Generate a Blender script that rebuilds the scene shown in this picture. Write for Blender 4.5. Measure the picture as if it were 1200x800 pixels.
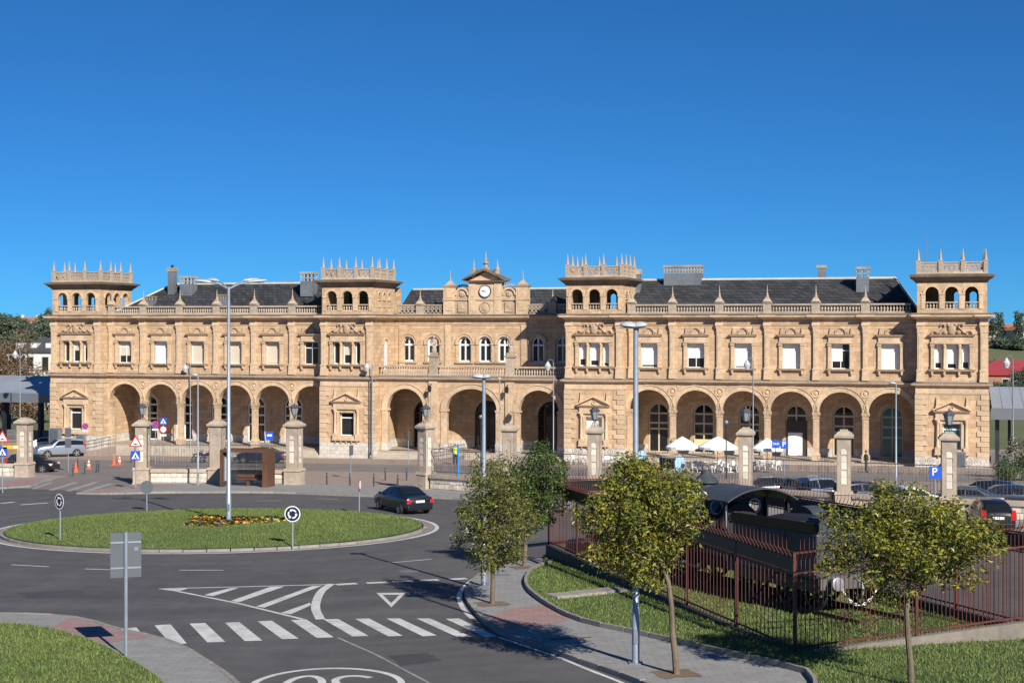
import bpy, bmesh, math, random
from mathutils import Vector, Matrix
random.seed(7)
R = math.radians
for o in list(bpy.data.objects): bpy.data.objects.remove(o)
SC = bpy.context.scene
COL = SC.collection

# ------------------------------------------------------------------ camera
F = 1700.0            # focal length in photograph pixels (1200 wide)
EYE = 12.4            # eye height over the level of the forecourt
cam = bpy.data.cameras.new("camera")
camo = bpy.data.objects.new("camera", cam); COL.objects.link(camo)
camo.location = (0, 0, EYE); camo.rotation_euler = (R(90), 0, 0)
cam.sensor_width = 36; cam.lens = 36 * F / 1200
cam.shift_y = -20 / 1200
cam.clip_start = 0.5; cam.clip_end = 9000
SC.camera = camo
# ------------------------------------------------------------------ light
SUN_EL = 33.0; SUN_AZ = (0.45, -0.89)          # direction towards the sun, in plan
w = bpy.data.worlds.new("World"); SC.world = w; w.use_nodes = True
nt = w.node_tree
sky = nt.nodes.new('ShaderNodeTexSky'); sky.sky_type = 'NISHITA'; sky.sun_disc = False
sky.sun_elevation = R(SUN_EL); sky.sun_rotation = math.atan2(SUN_AZ[0], SUN_AZ[1])
sky.altitude = 0; sky.air_density = 0.5; sky.dust_density = 0.0; sky.ozone_density = 2.0
bg = nt.nodes['Background']; bg.inputs[1].default_value = 0.096
tint = nt.nodes.new('ShaderNodeMix'); tint.data_type = 'RGBA'; tint.blend_type = 'MULTIPLY'; tint.inputs[0].default_value = 1.0
tint.inputs[7].default_value = (0.15, 0.56, 1.0, 1)          # deep polarised blue over the whole sky
gam = nt.nodes.new('ShaderNodeGamma'); gam.inputs[1].default_value = 0.8
nt.links.new(sky.outputs[0], gam.inputs[0]); nt.links.new(gam.outputs[0], tint.inputs[6]); nt.links.new(tint.outputs[2], bg.inputs[0])
sl = bpy.data.lights.new("sun", 'SUN'); sl.energy = 5.0; sl.angle = R(0.53); sl.color = (1.0, 0.93, 0.82)
so = bpy.data.objects.new("sun", sl); COL.objects.link(so)
_sd = Vector((SUN_AZ[0], SUN_AZ[1], 0)).normalized() * math.cos(R(SUN_EL)) + Vector((0, 0, math.sin(R(SUN_EL))))
so.rotation_euler = _sd.to_track_quat('Z', 'Y').to_euler(); so.location = (60, -60, 60)
SC.view_settings.view_transform = 'Standard'; SC.view_settings.look = 'None'
SC.view_settings.exposure = 0.5; SC.view_settings.gamma = 1.0
SC.render.engine = 'CYCLES'

# ------------------------------------------------------------------ ground plane of the square and helpers
SL = 0.0425
def gz(y): return 5.5 - SL * y                 # the square falls gently towards the station
def gnd(px, py):                               # photograph pixel -> point on the square
    Z = F * 6.9 / (py - 452.0)
    return ((px - 600) * Z / F, Z)
def at(px, Z): return (px - 600) * Z / F       # x of a pixel column at distance Z

# ------------------------------------------------------------------ materials
MATS = {}
def _n(t, k, **kw):
    n = t.nodes.new(k)
    for a, b in kw.items(): setattr(n, a, b)
    return n
def mat(name, col, rough=0.7, var=0.15, scale=6.0, bump=0.0, metal=0.0, bscale=None, col2=None, spec=0.5, big=None, islands=0.0, objrand=0.0, coat=0.0, trans=0.0):
    """plain procedural surface: base colour broken up by two noises, with fine relief"""
    if name in MATS: return MATS[name]
    m = bpy.data.materials.new(name); m.use_nodes = True; t = m.node_tree; L = t.links.new
    b = t.nodes['Principled BSDF']
    b.inputs['Roughness'].default_value = rough; b.inputs['Metallic'].default_value = metal
    b.inputs['Specular IOR Level'].default_value = spec
    b.inputs['Coat Weight'].default_value = coat
    tc = _n(t, 'ShaderNodeTexCoord')
    n1 = _n(t, 'ShaderNodeTexNoise'); n1.inputs['Scale'].default_value = scale; n1.inputs['Detail'].default_value = 6; n1.inputs['Roughness'].default_value = 0.65
    L(tc.outputs['Object'], n1.inputs['Vector'])
    n2 = _n(t, 'ShaderNodeTexNoise'); n2.inputs['Scale'].default_value = big or scale * 0.13; n2.inputs['Detail'].default_value = 3
    L(tc.outputs['Object'], n2.inputs['Vector'])
    ad = _n(t, 'ShaderNodeMath', operation='ADD'); L(n1.outputs['Fac'], ad.inputs[0]); L(n2.outputs['Fac'], ad.inputs[1])
    mr = _n(t, 'ShaderNodeMapRange'); mr.inputs['From Min'].default_value = 0.6; mr.inputs['From Max'].default_value = 1.4
    L(ad.outputs[0], mr.inputs['Value'])
    c2 = col2 or tuple(c * (1 - 2 * var) for c in col)
    c1 = col if col2 else tuple(min(1, c * (1 + var)) for c in col)
    mx = _n(t, 'ShaderNodeMix', data_type='RGBA'); mx.inputs[6].default_value = (*c2, 1); mx.inputs[7].default_value = (*c1, 1)
    L(mr.outputs[0], mx.inputs[0]); out = mx.outputs[2]
    if islands or objrand:
        if islands:
            g = _n(t, 'ShaderNodeNewGeometry'); src = g.outputs['Random Per Island']; amt = islands
        else:
            g = _n(t, 'ShaderNodeObjectInfo'); src = g.outputs['Random']; amt = objrand
        r2 = _n(t, 'ShaderNodeMapRange'); r2.inputs['To Min'].default_value = 1 - amt; r2.inputs['To Max'].default_value = 1 + amt; L(src, r2.inputs['Value'])
        h = _n(t, 'ShaderNodeHueSaturation'); L(r2.outputs[0], h.inputs['Value']); L(out, h.inputs['Color']); out = h.outputs[0]
    L(out, b.inputs['Base Color'])
    if bump:
        n3 = _n(t, 'ShaderNodeTexNoise'); n3.inputs['Scale'].default_value = bscale or scale * 4; n3.inputs['Detail'].default_value = 5
        L(tc.outputs['Object'], n3.inputs['Vector'])
        bp = _n(t, 'ShaderNodeBump'); bp.inputs['Strength'].default_value = bump; bp.inputs['Distance'].default_value = 0.02
        L(n3.outputs['Fac'], bp.inputs['Height']); L(bp.outputs[0], b.inputs['Normal'])
    if trans: b.inputs['Transmission Weight'].default_value = trans
    MATS[name] = m
    return m
def ashlar(name, c1, c2, mort, bw, rh, ms=0.012, bump=0.25, plan=False, stain=0.0, rough=0.85, streak=0.0):
    """coursed blocks: fine joints and block-to-block colour; along walls, or on the ground when plan"""
    if name in MATS: return MATS[name]
    m = bpy.data.materials.new(name); m.use_nodes = True; t = m.node_tree; L = t.links.new
    b = t.nodes['Principled BSDF']; b.inputs['Roughness'].default_value = rough
    b.inputs['Specular IOR Level'].default_value = 0.3
    tc = _n(t, 'ShaderNodeTexCoord'); sp = _n(t, 'ShaderNodeSeparateXYZ'); L(tc.outputs['Object'], sp.inputs[0])
    cb = _n(t, 'ShaderNodeCombineXYZ')
    if plan:
        L(sp.outputs[0], cb.inputs[0]); L(sp.outputs[1], cb.inputs[1])
    else:
        ad = _n(t, 'ShaderNodeMath', operation='ADD'); L(sp.outputs[0], ad.inputs[0]); L(sp.outputs[1], ad.inputs[1])
        L(ad.outputs[0], cb.inputs[0]); L(sp.outputs[2], cb.inputs[1])
    br = _n(t, 'ShaderNodeTexBrick'); br.inputs['Scale'].default_value = 1.0
    br.inputs['Brick Width'].default_value = bw; br.inputs['Row Height'].default_value = rh
    br.inputs['Mortar Size'].default_value = ms; br.inputs['Mortar Smooth'].default_value = 0.3; br.inputs['Bias'].default_value = 0.0
    br.inputs['Color1'].default_value = (*c1, 1); br.inputs['Color2'].default_value = (*c2, 1); br.inputs['Mortar'].default_value = (*mort, 1)
    L(cb.outputs[0], br.inputs['Vector'])
    n1 = _n(t, 'ShaderNodeTexNoise'); n1.inputs['Scale'].default_value = 2.2; n1.inputs['Detail'].default_value = 8; n1.inputs['Roughness'].default_value = 0.7
    L(tc.outputs['Object'], n1.inputs['Vector'])
    mr = _n(t, 'ShaderNodeMapRange'); mr.inputs['From Min'].default_value = 0.3; mr.inputs['From Max'].default_value = 0.7
    mr.inputs['To Min'].default_value = 0.78; mr.inputs['To Max'].default_value = 1.12; L(n1.outputs['Fac'], mr.inputs['Value'])
    mx = _n(t, 'ShaderNodeMix', data_type='RGBA', blend_type='MULTIPLY'); mx.inputs[0].default_value = 1.0
    L(br.outputs['Color'], mx.inputs[6]); L(mr.outputs[0], mx.inputs[7]); out = mx.outputs[2]
    if streak:                                    # rain-washed grey streaks, long in height
        mp = _n(t, 'ShaderNodeMapping'); mp.inputs['Scale'].default_value = (1.3, 1.3, 0.16); L(tc.outputs['Object'], mp.inputs[0])
        n4 = _n(t, 'ShaderNodeTexNoise'); n4.inputs['Scale'].default_value = 1.6; n4.inputs['Detail'].default_value = 6; L(mp.outputs[0], n4.inputs['Vector'])
        m4 = _n(t, 'ShaderNodeMapRange'); m4.inputs['From Min'].default_value = 0.52; m4.inputs['From Max'].default_value = 0.75; m4.inputs['To Max'].default_value = streak
        L(n4.outputs['Fac'], m4.inputs['Value'])
        m5 = _n(t, 'ShaderNodeMix', data_type='RGBA'); m5.inputs[7].default_value = (c2[0] * .55, c2[0] * .45, c2[0] * .36, 1)
        L(m4.outputs[0], m5.inputs[0]); L(out, m5.inputs[6]); out = m5.outputs[2]
    L(out, b.inputs['Base Color'])
    n3 = _n(t, 'ShaderNodeTexNoise'); n3.inputs['Scale'].default_value = 14; n3.inputs['Detail'].default_value = 6; L(tc.outputs['Object'], n3.inputs['Vector'])
    iv = _n(t, 'ShaderNodeMath', operation='MULTIPLY_ADD'); iv.inputs[1].default_value = -1.2
    L(br.outputs['Fac'], iv.inputs[0]); L(n3.outputs['Fac'], iv.inputs[2])
    bp = _n(t, 'ShaderNodeBump'); bp.inputs['Strength'].default_value = bump; bp.inputs['Distance'].default_value = 0.03
    L(iv.outputs[0], bp.inputs['Height']); L(bp.outputs[0], b.inputs['Normal'])
    MATS[name] = m
    return m
def glass(name, col=(0.015, 0.02, 0.025), rough=0.04, spec=0.6):
    return mat(name, col, rough, 0.1, 1.0, spec=spec)

SAND = ashlar('sandstone_ashlar', (.61, .435, .275), (.46, .315, .195), (.33, .23, .15), 0.95, 0.40, 0.014, 0.3, streak=0.5)
TRIM = mat('sandstone_trim', (.60, .445, .295), .85, .24, 3.0, .35, bscale=18)
TRIMG = mat('weathered_trim', (.44, .36, .28), .9, .25, 3.5, .35, bscale=16)
CARVE = mat('carved_stone', (.48, .36, .25), .9, .3, 9.0, 1.0, bscale=22)
PLINTH = ashlar('pale_granite', (.62, .58, .52), (.52, .47, .41), (.32, .28, .24), 0.7, 0.36, 0.014, .3)
GATEST = mat('gate_stone', (.43, .355, .28), .9, .2, 3.0, .4, bscale=14)
PALEST = mat('pale_limestone', (.66, .60, .52), .9, .18, 4.0, .5, bscale=10, objrand=.18)
SLATE = ashlar('slate_roof', (.060, .062, .068), (.028, .030, .034), (.012, .012, .014), 0.5, 0.28, 0.02, .6, rough=.75)
LEAD = mat('lead_sheet', (.20, .22, .25), .55, .2, 4, .1, metal=.3)
ZINCW = mat('ridge_tile', (.55, .52, .47), .8, .15, 5, .1)
BLIND = mat('roller_blind', (.78, .77, .74), .6, .03, 3)
BLINDB = mat('beige_blind', (.60, .53, .42), .7, .06, 3)
WHITEF = mat('white_frame', (.76, .77, .78), .45, .04, 4)
CREAMF = mat('cream_frame', (.52, .45, .31), .5, .08, 4)
GLASS = glass('window_glass', (.02, .022, .026))
GLASSD = glass('door_glass', (.010, .012, .014))
TEAL = glass('teal_glass', (.02, .16, .17), .08)
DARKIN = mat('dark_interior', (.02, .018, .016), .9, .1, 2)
IRON = mat('wrought_iron', (.045, .05, .06), .5, .2, 12, .1, metal=.6)
GALV = mat('galvanised_steel', (.30, .355, .42), .45, .12, 9, .05, metal=.35)
GALVD = mat('dull_steel', (.24, .26, .29), .5, .15, 9, .05, metal=.4)
SIGNBACK = mat('sign_back_aluminium', (.12, .135, .155), .5, .06, 3, metal=.3)
RUSTY = mat('rust_red_paint', (.105, .026, .020), .6, .25, 10, .15)
BLACKP = mat('black_paint', (.016, .016, .017), .5, .2, 8, .1)
CORTEN = mat('corten_steel', (.115, .052, .028), .75, .25, 6, .2)
PAINT = mat('road_paint', (.68, .68, .67), .7, .13, 5, .15, bscale=60, col2=(.36, .36, .355), big=1.1)
PAINTW = mat('worn_road_paint', (.40, .39, .38), .75, .13, 5, .15, bscale=60, col2=(.16, .155, .15), big=.8)
RAILI = mat('grey_iron', (.10, .11, .13), .55, .2, 12, .1, metal=.3)
WHITE = mat('white_plastic', (.80, .80, .79), .4, .03, 4)
RED = mat('sign_red', (.62, .025, .03), .4, .03, 4)
BLUE = mat('sign_blue', (.015, .085, .52), .4, .03, 4)
SWHITE = mat('sign_white', (.80, .81, .82), .4, .02, 4)
SBLACK = mat('sign_black', (.015, .015, .016), .5, .02, 4)
YELLOW = mat('sign_yellow', (.80, .44, .02), .45, .04, 4)
ORANGE = mat('cone_orange', (.85, .12, .03), .5, .05, 4)

# ------------------------------------------------------------------ mesh helpers
class MB:
    def __init__(s): s.v = []; s.f = []
    def add(s, vs, fs):
        k = len(s.v); s.v += [tuple(p) for p in vs]; s.f += [tuple(i + k for i in q) for q in fs]; return s
    def box(s, x0, x1, y0, y1, z0, z1): return s.frus(x0, x1, y0, y1, z0, z1)
    def frus(s, x0, x1, y0, y1, z0, z1, o0=0, o1=0, fb=True):
        """box whose sides stand o0 outside at the bottom and o1 at the top (fb False: back face does not move)"""
        B0 = o0 if fb else 0; B1 = o1 if fb else 0
        vs = [(x0 - o0, y0 - o0, z0), (x1 + o0, y0 - o0, z0), (x1 + o0, y1 + B0, z0), (x0 - o0, y1 + B0, z0),
              (x0 - o1, y0 - o1, z1), (x1 + o1, y0 - o1, z1), (x1 + o1, y1 + B1, z1), (x0 - o1, y1 + B1, z1)]
        return s.add(vs, [(3, 2, 1, 0), (4, 5, 6, 7), (0, 1, 5, 4), (1, 2, 6, 5), (2, 3, 7, 6), (3, 0, 4, 7)])
    def obox(s, c, hx, hy, z0, z1, a=0):
        """box centred at c in plan, turned by a"""
        ca, sa = math.cos(a), math.sin(a); vs = []
        for z in (z0, z1):
            for (i, j) in ((-1, -1), (1, -1), (1, 1), (-1, 1)):
                vs.append((c[0] + i * hx * ca - j * hy * sa, c[1] + i * hx * sa + j * hy * ca, z))
        return s.add(vs, [(3, 2, 1, 0), (4, 5, 6, 7), (0, 1, 5, 4), (1, 2, 6, 5), (2, 3, 7, 6), (3, 0, 4, 7)])
    def prism(s, poly, d0, d1, mp):
        """polygon (a, b) pushed from d0 to d1; mp(a, b, d) gives the point"""
        n = len(poly)
        vs = [mp(a, b, d0) for a, b in poly] + [mp(a, b, d1) for a, b in poly]
        fs = [tuple(range(n)), tuple(range(2 * n - 1, n - 1, -1))] + [(i, (i + 1) % n, n + (i + 1) % n, n + i) for i in range(n)]
        return s.add(vs, fs)
    def xz(s, poly, y0, y1): return s.prism(poly, y0, y1, lambda a, b, d: (a, d, b))
    def yz(s, poly, x0, x1): return s.prism(poly, x0, x1, lambda a, b, d: (d, a, b))
    def lathe(s, prof, c=(0, 0, 0), n=10, a0=0.0, cap=True):
        vs = []; fs = []; m = len(prof)
        for r, z in prof:
            for k in range(n):
                a = a0 + 2 * math.pi * k / n; vs.append((c[0] + r * math.cos(a), c[1] + r * math.sin(a), c[2] + z))
        for j in range(m - 1):
            for k in range(n):
                k2 = (k + 1) % n; fs.append((j * n + k, j * n + k2, (j + 1) * n + k2, (j + 1) * n + k))
        if cap:
            fs.append(tuple(range(n - 1, -1, -1))); fs.append(tuple((m - 1) * n + k for k in range(n)))
        return s.add(vs, fs)
    def tube(s, pts, r, n=6, closed=False, cap=True):
        pts = [Vector(p) for p in pts]; m = len(pts); vs = []; fs = []
        rs = r if isinstance(r, (list, tuple)) else [r] * m
        ref = None
        for i, p in enumerate(pts):
            a = pts[(i - 1) % m] if (i > 0 or closed) else p; b = pts[(i + 1) % m] if (i < m - 1 or closed) else p
            t = (b - a).normalized() if (b - a).length > 1e-9 else Vector((0, 0, 1))
            if ref is None:
                ref = t.cross(Vector((0, 0, 1)) if abs(t.z) < .9 else Vector((1, 0, 0))).normalized()
            u = (ref - t * ref.dot(t))
            u = u.normalized() if u.length > 1e-6 else t.orthogonal().normalized()
            ref = u; v = t.cross(u)
            for k in range(n):
                an = 2 * math.pi * (k + .5) / n
                vs.append(p + (u * math.cos(an) + v * math.sin(an)) * rs[i])
        for i in range(m if closed else m - 1):
            j = (i + 1) % m
            for k in range(n):
                k2 = (k + 1) % n; fs.append((i * n + k, i * n + k2, j * n + k2, j * n + k))
        if cap and not closed:
            fs.append(tuple(range(n - 1, -1, -1))); fs.append(tuple((m - 1) * n + k for k in range(n)))
        return s.add(vs, fs)
    def ell(s, c, rx, ry, rz, n=10, m=6):
        """ellipsoid"""
        prof = []
        vs = []; fs = []
        for j in range(m + 1):
            b = -math.pi / 2 + math.pi * j / m
            for k in range(n):
                a = 2 * math.pi * k / n
                vs.append((c[0] + rx * math.cos(b) * math.cos(a), c[1] + ry * math.cos(b) * math.sin(a), c[2] + rz * math.sin(b)))
        for j in range(m):
            for k in range(n):
                k2 = (k + 1) % n; fs.append((j * n + k, j * n + k2, (j + 1) * n + k2, (j + 1) * n + k))
        return s.add(vs, fs)
    def xform(s, M, i0=0):
        for i in range(i0, len(s.v)): s.v[i] = tuple(M @ Vector(s.v[i]))
        return s
    def mesh(s, name, m=None, smooth=False, weld=False):
        me = bpy.data.meshes.new(name); me.from_pydata(s.v, [], s.f)
        bm = bmesh.new(); bm.from_mesh(me)
        if weld: bmesh.ops.remove_doubles(bm, verts=bm.verts, dist=1e-4)
        bmesh.ops.recalc_face_normals(bm, faces=bm.faces)
        bm.to_mesh(me); bm.free()
        if m: me.materials.append(m)
        if smooth:
            me.polygons.foreach_set('use_smooth', [True] * len(me.polygons))
            me.set_sharp_from_angle(angle=R(40))
        return me
    def build(s, name, m=None, parent=None, loc=(0, 0, 0), smooth=False, weld=False, bevel=0.0):
        return link(name, s.mesh(name, m, smooth, weld), parent, loc, bevel=bevel)
def link(name, me, parent=None, loc=(0, 0, 0), rz=0.0, bevel=0.0):
    o = bpy.data.objects.new(name, me); COL.objects.link(o); o.parent = parent; o.location = loc; o.rotation_euler = (0, 0, rz)
    if bevel:
        b = o.modifiers.new('bevel', 'BEVEL'); b.width = bevel; b.segments = 2; b.limit_method = 'ANGLE'
    return o
def tag(o, label=None, cat=None, group=None, kind=None):
    if label: o['label'] = label
    if cat: o['category'] = cat
    if group: o['group'] = group
    if kind: o['kind'] = kind
    return o
def thing(name, label, cat, loc=(0, 0, 0), rz=0.0, group=None):
    o = bpy.data.objects.new(name, None); COL.objects.link(o); o.location = loc; o.rotation_euler = (0, 0, rz)
    o.empty_display_size = .3
    return tag(o, label, cat, group)
KIDS = {}
def clone(root, loc, rz=None, label=None, parent=None):
    """a copy of a thing (or part) with copies of its parts and sub-parts, meshes shared"""
    def rec(o, par):
        c = o.copy(); COL.objects.link(c); c.parent = par
        for ch in o.children: rec(ch, c)
        return c
    r = rec(root, parent if parent else root.parent); r.location = loc
    if rz is not None: r.rotation_euler = (0, 0, rz)
    if label: r['label'] = label
    return r
def spline(pts, k=6, closed=False):
    """Catmull-Rom through 2-D points"""
    out = []; n = len(pts)
    rng = range(n) if closed else range(n - 1)
    for i in rng:
        if closed: p0, p1, p2, p3 = pts[i - 1], pts[i], pts[(i + 1) % n], pts[(i + 2) % n]
        else: p0, p1, p2, p3 = pts[max(i - 1, 0)], pts[i], pts[i + 1], pts[min(i + 2, n - 1)]
        for j in range(k):
            t = j / k
            out.append(tuple(0.5 * (2 * p1[a] + (p2[a] - p0[a]) * t + (2 * p0[a] - 5 * p1[a] + 4 * p2[a] - p3[a]) * t * t + (3 * p1[a] - p0[a] - 3 * p2[a] + p3[a]) * t ** 3) for a in (0, 1)))
    if not closed: out.append(tuple(pts[-1]))
    return out
def slab(mb, poly, top, bottom):
    """flat piece following the fall of the square"""
    n = len(poly)
    vs = [(x, y, gz(y) + top) for x, y in poly] + [(x, y, gz(y) + bottom) for x, y in poly]
    return mb.add(vs, [tuple(range(n)), tuple(range(2 * n - 1, n - 1, -1))] + [(i, (i + 1) % n, n + (i + 1) % n, n + i) for i in range(n)])
def sheet(mb, poly, top):
    return mb.add([(x, y, gz(y) + top) for x, y in poly], [tuple(range(len(poly)))])
def ribbon(mb, pts, wd, top):
    """flat stripe of width wd along a plan polyline"""
    P = [Vector((p[0], p[1])) for p in pts]; L_ = []; Rr = []
    for i, p in enumerate(P):
        t = (P[min(i + 1, len(P) - 1)] - P[max(i - 1, 0)]).normalized(); nn = Vector((-t.y, t.x)) * wd / 2
        L_.append(p + nn); Rr.append(p - nn)
    vs = [(q.x, q.y, gz(q.y) + top) for q in L_ + Rr]; n = len(P)
    return mb.add(vs, [(i, i + 1, n + i + 1, n + i) for i in range(n - 1)])
def offset_line(pts, d):
    P = [Vector((p[0], p[1])) for p in pts]; out = []
    for i, p in enumerate(P):
        t = (P[min(i + 1, len(P) - 1)] - P[max(i - 1, 0)]).normalized(); out.append((p.x - t.y * d, p.y + t.x * d))
    return out
def resample(pts, step):
    out = [tuple(pts[0])]; acc = 0.0
    for a, b in zip(pts[:-1], pts[1:]):
        a = Vector(a); b = Vector(b); l = (b - a).length; t = 0.0
        while acc + (l - t) >= step:
            t += step - acc; acc = 0.0; q = a.lerp(b, t / l) if l else a; out.append((q.x, q.y))
        acc += l - t
    return out
# ================================================================== the setting: terrain, roads, pavements
def asphalt_mat():
    m = bpy.data.materials.new('asphalt'); m.use_nodes = True; t = m.node_tree; L = t.links.new
    b = t.nodes['Principled BSDF']; b.inputs['Roughness'].default_value = .82; b.inputs['Specular IOR Level'].default_value = .35
    tc = _n(t, 'ShaderNodeTexCoord')
    def noise(s, d=5, mp=None):
        n = _n(t, 'ShaderNodeTexNoise'); n.inputs['Scale'].default_value = s; n.inputs['Detail'].default_value = d; n.inputs['Roughness'].default_value = .7
        L(mp or tc.outputs['Object'], n.inputs['Vector']); return n.outputs['Fac']
    a = noise(.09, 4); bb = noise(1.3, 6); c = noise(45, 3)
    mp = _n(t, 'ShaderNodeMapping'); mp.inputs['Scale'].default_value = (.5, .06, 1); mp.inputs['Rotation'].default_value = (0, 0, .35); L(tc.outputs['Object'], mp.inputs[0])
    d = noise(1.5, 4, mp.outputs[0])
    s1 = _n(t, 'ShaderNodeMath', operation='ADD'); L(a, s1.inputs[0]); L(bb, s1.inputs[1])
    s2 = _n(t, 'ShaderNodeMath', operation='ADD'); L(s1.outputs[0], s2.inputs[0]); L(c, s2.inputs[1])
    # tyre wear running round the island
    ds = _n(t, 'ShaderNodeVectorMath', operation='DISTANCE'); ds.inputs[1].default_value = (-14.2, 70.3, 2.5); L(tc.outputs['Object'], ds.inputs[0])
    rw = _n(t, 'ShaderNodeTexNoise', noise_dimensions='1D'); rw.inputs['Scale'].default_value = .55; rw.inputs['Detail'].default_value = 3; L(ds.outputs['Value'], rw.inputs['W'])
    s25 = _n(t, 'ShaderNodeMath', operation='ADD'); L(d, s25.inputs[0]); L(rw.outputs['Fac'], s25.inputs[1])
    s26 = _n(t, 'ShaderNodeMath', operation='MULTIPLY'); s26.inputs[1].default_value = .6; L(s25.outputs[0], s26.inputs[0])
    s3 = _n(t, 'ShaderNodeMath', operation='ADD'); L(s2.outputs[0], s3.inputs[0]); L(s26.outputs[0], s3.inputs[1])
    rp = _n(t, 'ShaderNodeValToRGB'); rp.color_ramp.elements[0].color = (.050, .049, .052, 1); rp.color_ramp.elements[1].color = (.130, .125, .123, 1)
    mr = _n(t, 'ShaderNodeMapRange'); mr.inputs['From Min'].default_value = 1.55; mr.inputs['From Max'].default_value = 2.65; L(s3.outputs[0], mr.inputs[0]); L(mr.outputs[0], rp.inputs[0])
    L(rp.outputs[0], b.inputs['Base Color'])
    bp = _n(t, 'ShaderNodeBump'); bp.inputs['Strength'].default_value = .35; bp.inputs['Distance'].default_value = .01; L(c, bp.inputs['Height']); L(bp.outputs[0], b.inputs['Normal'])
    MATS['asphalt'] = m; return m
ASPH = asphalt_mat()
GRASS = mat('grass_ground', (.095, .140, .034), .95, .2, 2.5, .6, bscale=40, col2=(.038, .065, .014), big=.5)
GRASSB = mat('grass_blade', (.150, .190, .050), .8, .2, .9, islands=.3, col2=(.080, .125, .028), big=.25)
FIELD = mat('far_field', (.13, .135, .06), .95, .2, .06, col2=(.075, .095, .035), big=.012)
PAVE = ashlar('grey_paving', (.275, .272, .27), (.255, .252, .25), (.20, .197, .195), .42, .21, .012, .12, plan=True)
PAVEP = ashlar('pink_paving', (.33, .215, .205), (.30, .195, .185), (.24, .155, .15), .42, .21, .012, .12, plan=True)
PLAZA = ashlar('forecourt_paving', (.33, .265, .225), (.30, .24, .205), (.22, .18, .155), .6, .3, .02, .25, plan=True)
KERBM = mat('kerb_concrete', (.26, .245, .22), .9, .15, 5, .3, objrand=.12)
DIRT = mat('tree_pit_soil', (.17, .125, .085), .95, .2, 6, .6)
CONC = mat('old_concrete', (.23, .205, .175), .9, .22, 3, .4)
CONCD = mat('dark_concrete', (.075, .068, .058), .9, .2, 3, .4)

PLANE_Y = 158.0
def terrain(x, y):
    if y <= PLANE_Y: z = gz(y) - .03
    else:
        z = gz(PLANE_Y) - .03
        t = max(0.0, min(1.0, (y - 240) / 260)); z += (11.2 - z) * t * t * (3 - 2 * t) * (1.0 if abs(x) > 0 else 1)
    if y < 0: z = gz(0) - .03
    return z
mb = MB()
xs = [-4000, -2000, -1000, -500, -250, -120, -60, 0, 60, 120, 250, 500, 1000, 2000, 4000]
ys = [-400, -100, 0, PLANE_Y, 240, 280, 320, 360, 400, 440, 470, 500, 700, 1500, 3000, 7000]
vs = [(x, y, terrain(x, y)) for y in ys for x in xs]; nx = len(xs)
mb.add(vs, [(j * nx + i, j * nx + i + 1, (j + 1) * nx + i + 1, (j + 1) * nx + i) for j in range(len(ys) - 1) for i in range(nx - 1)])
tag(mb.build('ground', FIELD, smooth=True), kind='structure')

# the carriageway, one sheet
road = MB(); sheet(road, [(-110, 12), (75, 12), (75, 72), (75, 118), (-110, 118)], 0.0)
road = tag(road.build('road', ASPH), kind='structure')

# gate pillars along the forecourt: where they meet the ground in the photograph
PIL = [(gnd(29, 560)), (gnd(167, 567)), (gnd(255, 567)), (gnd(345, 569)), (gnd(499, 574)), (gnd(597, 581)), (gnd(697, 587)), (gnd(874, 593)), (gnd(989, 601)), (gnd(1112, 608))]
ext = (PIL[9][0] + 7.5, PIL[9][1] - 4.6)          # where the boundary runs on behind the right-hand fence
extl = (PIL[0][0] - 9, PIL[0][1] + 1.5)
pl = MB(); sheet(pl, [extl] + PIL[0:1] + PIL[1:] + [ext, (75, 60), (90, 158), (-110, 158), (-110, extl[1])], .006)
plaza = tag(pl.build('forecourt', PLAZA), kind='structure')
# lanes of the forecourt, parallel to the station
TH = math.atan2(F, 5811.0); FO = Vector((0, 780000 / 5811.0))
FU = Vector((math.cos(TH), -math.sin(TH))); FN = Vector((math.sin(TH), math.cos(TH)))
def fpt(s, d): q = FO + FU * s + FN * d; return (q.x, q.y)
def flocal(x, y): q = Vector((x, y)) - FO; return (q.dot(FU), q.dot(FN))
ln = MB(); sheet(ln, [fpt(-70, -9.5), fpt(60, -9.5), fpt(60, -20), fpt(-31, -20), fpt(-44, -22), fpt(-70, -22)], .011)
eg = [PIL[0], PIL[1]]
tag(ln.build('forecourt_lane', mat('lane_asphalt', (.185, .165, .155), .9, .14, 3, .3), None), kind='structure')
en = MB(); p0 = Vector(PIL[0]); p1 = Vector(PIL[1])
sheet(en, [tuple(p0.lerp(p1, .22) + Vector((0, -9))), tuple(p0.lerp(p1, .97) + Vector((0, -8))), tuple(p0.lerp(p1, .95) + Vector((0, 4))), fpt(-26, -20.2), fpt(-46, -20.2), tuple(p0.lerp(p1, .25) + Vector((0, 4)))], .016)
tag(en.build('entrance_lane', mat('lane_asphalt', (0, 0, 0)), None), kind='structure')

# ---- pavements with kerbs
def kerb_stones(pts, parent, h=.13, wd=.16, step=1.0, hide=0.02, side=1):
    P = resample(pts, step); me = {}
    for a, b in zip(P[:-1], P[1:]):
        a = Vector(a); b = Vector(b); l = (b - a).length - .015; ang = math.atan2(b.y - a.y, b.x - a.x)
        key = round(l, 2)
        if key not in me:
            me[key] = MB().frus(-key / 2, key / 2, -wd / 2, wd / 2, -.12, h, 0, -.012).mesh('kerb_stone', KERBM)
        c = (a + b) / 2
        o = link('kerb_stone', me[key], parent, (c.x, c.y, gz(c.y) + random.uniform(-.008, .008)))
        o.rotation_euler = (0, math.atan2(gz(a.y) - gz(b.y), (b - a).length), ang + random.uniform(-.006, .006))
def pavement(name, road_edge, inner_edge, parts_kerb=True, top=.12, m=PAVE):
    mb = MB(); slab(mb, road_edge + inner_edge[::-1], top, -.1)
    return tag(mb.build(name, m), kind='structure')
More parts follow.
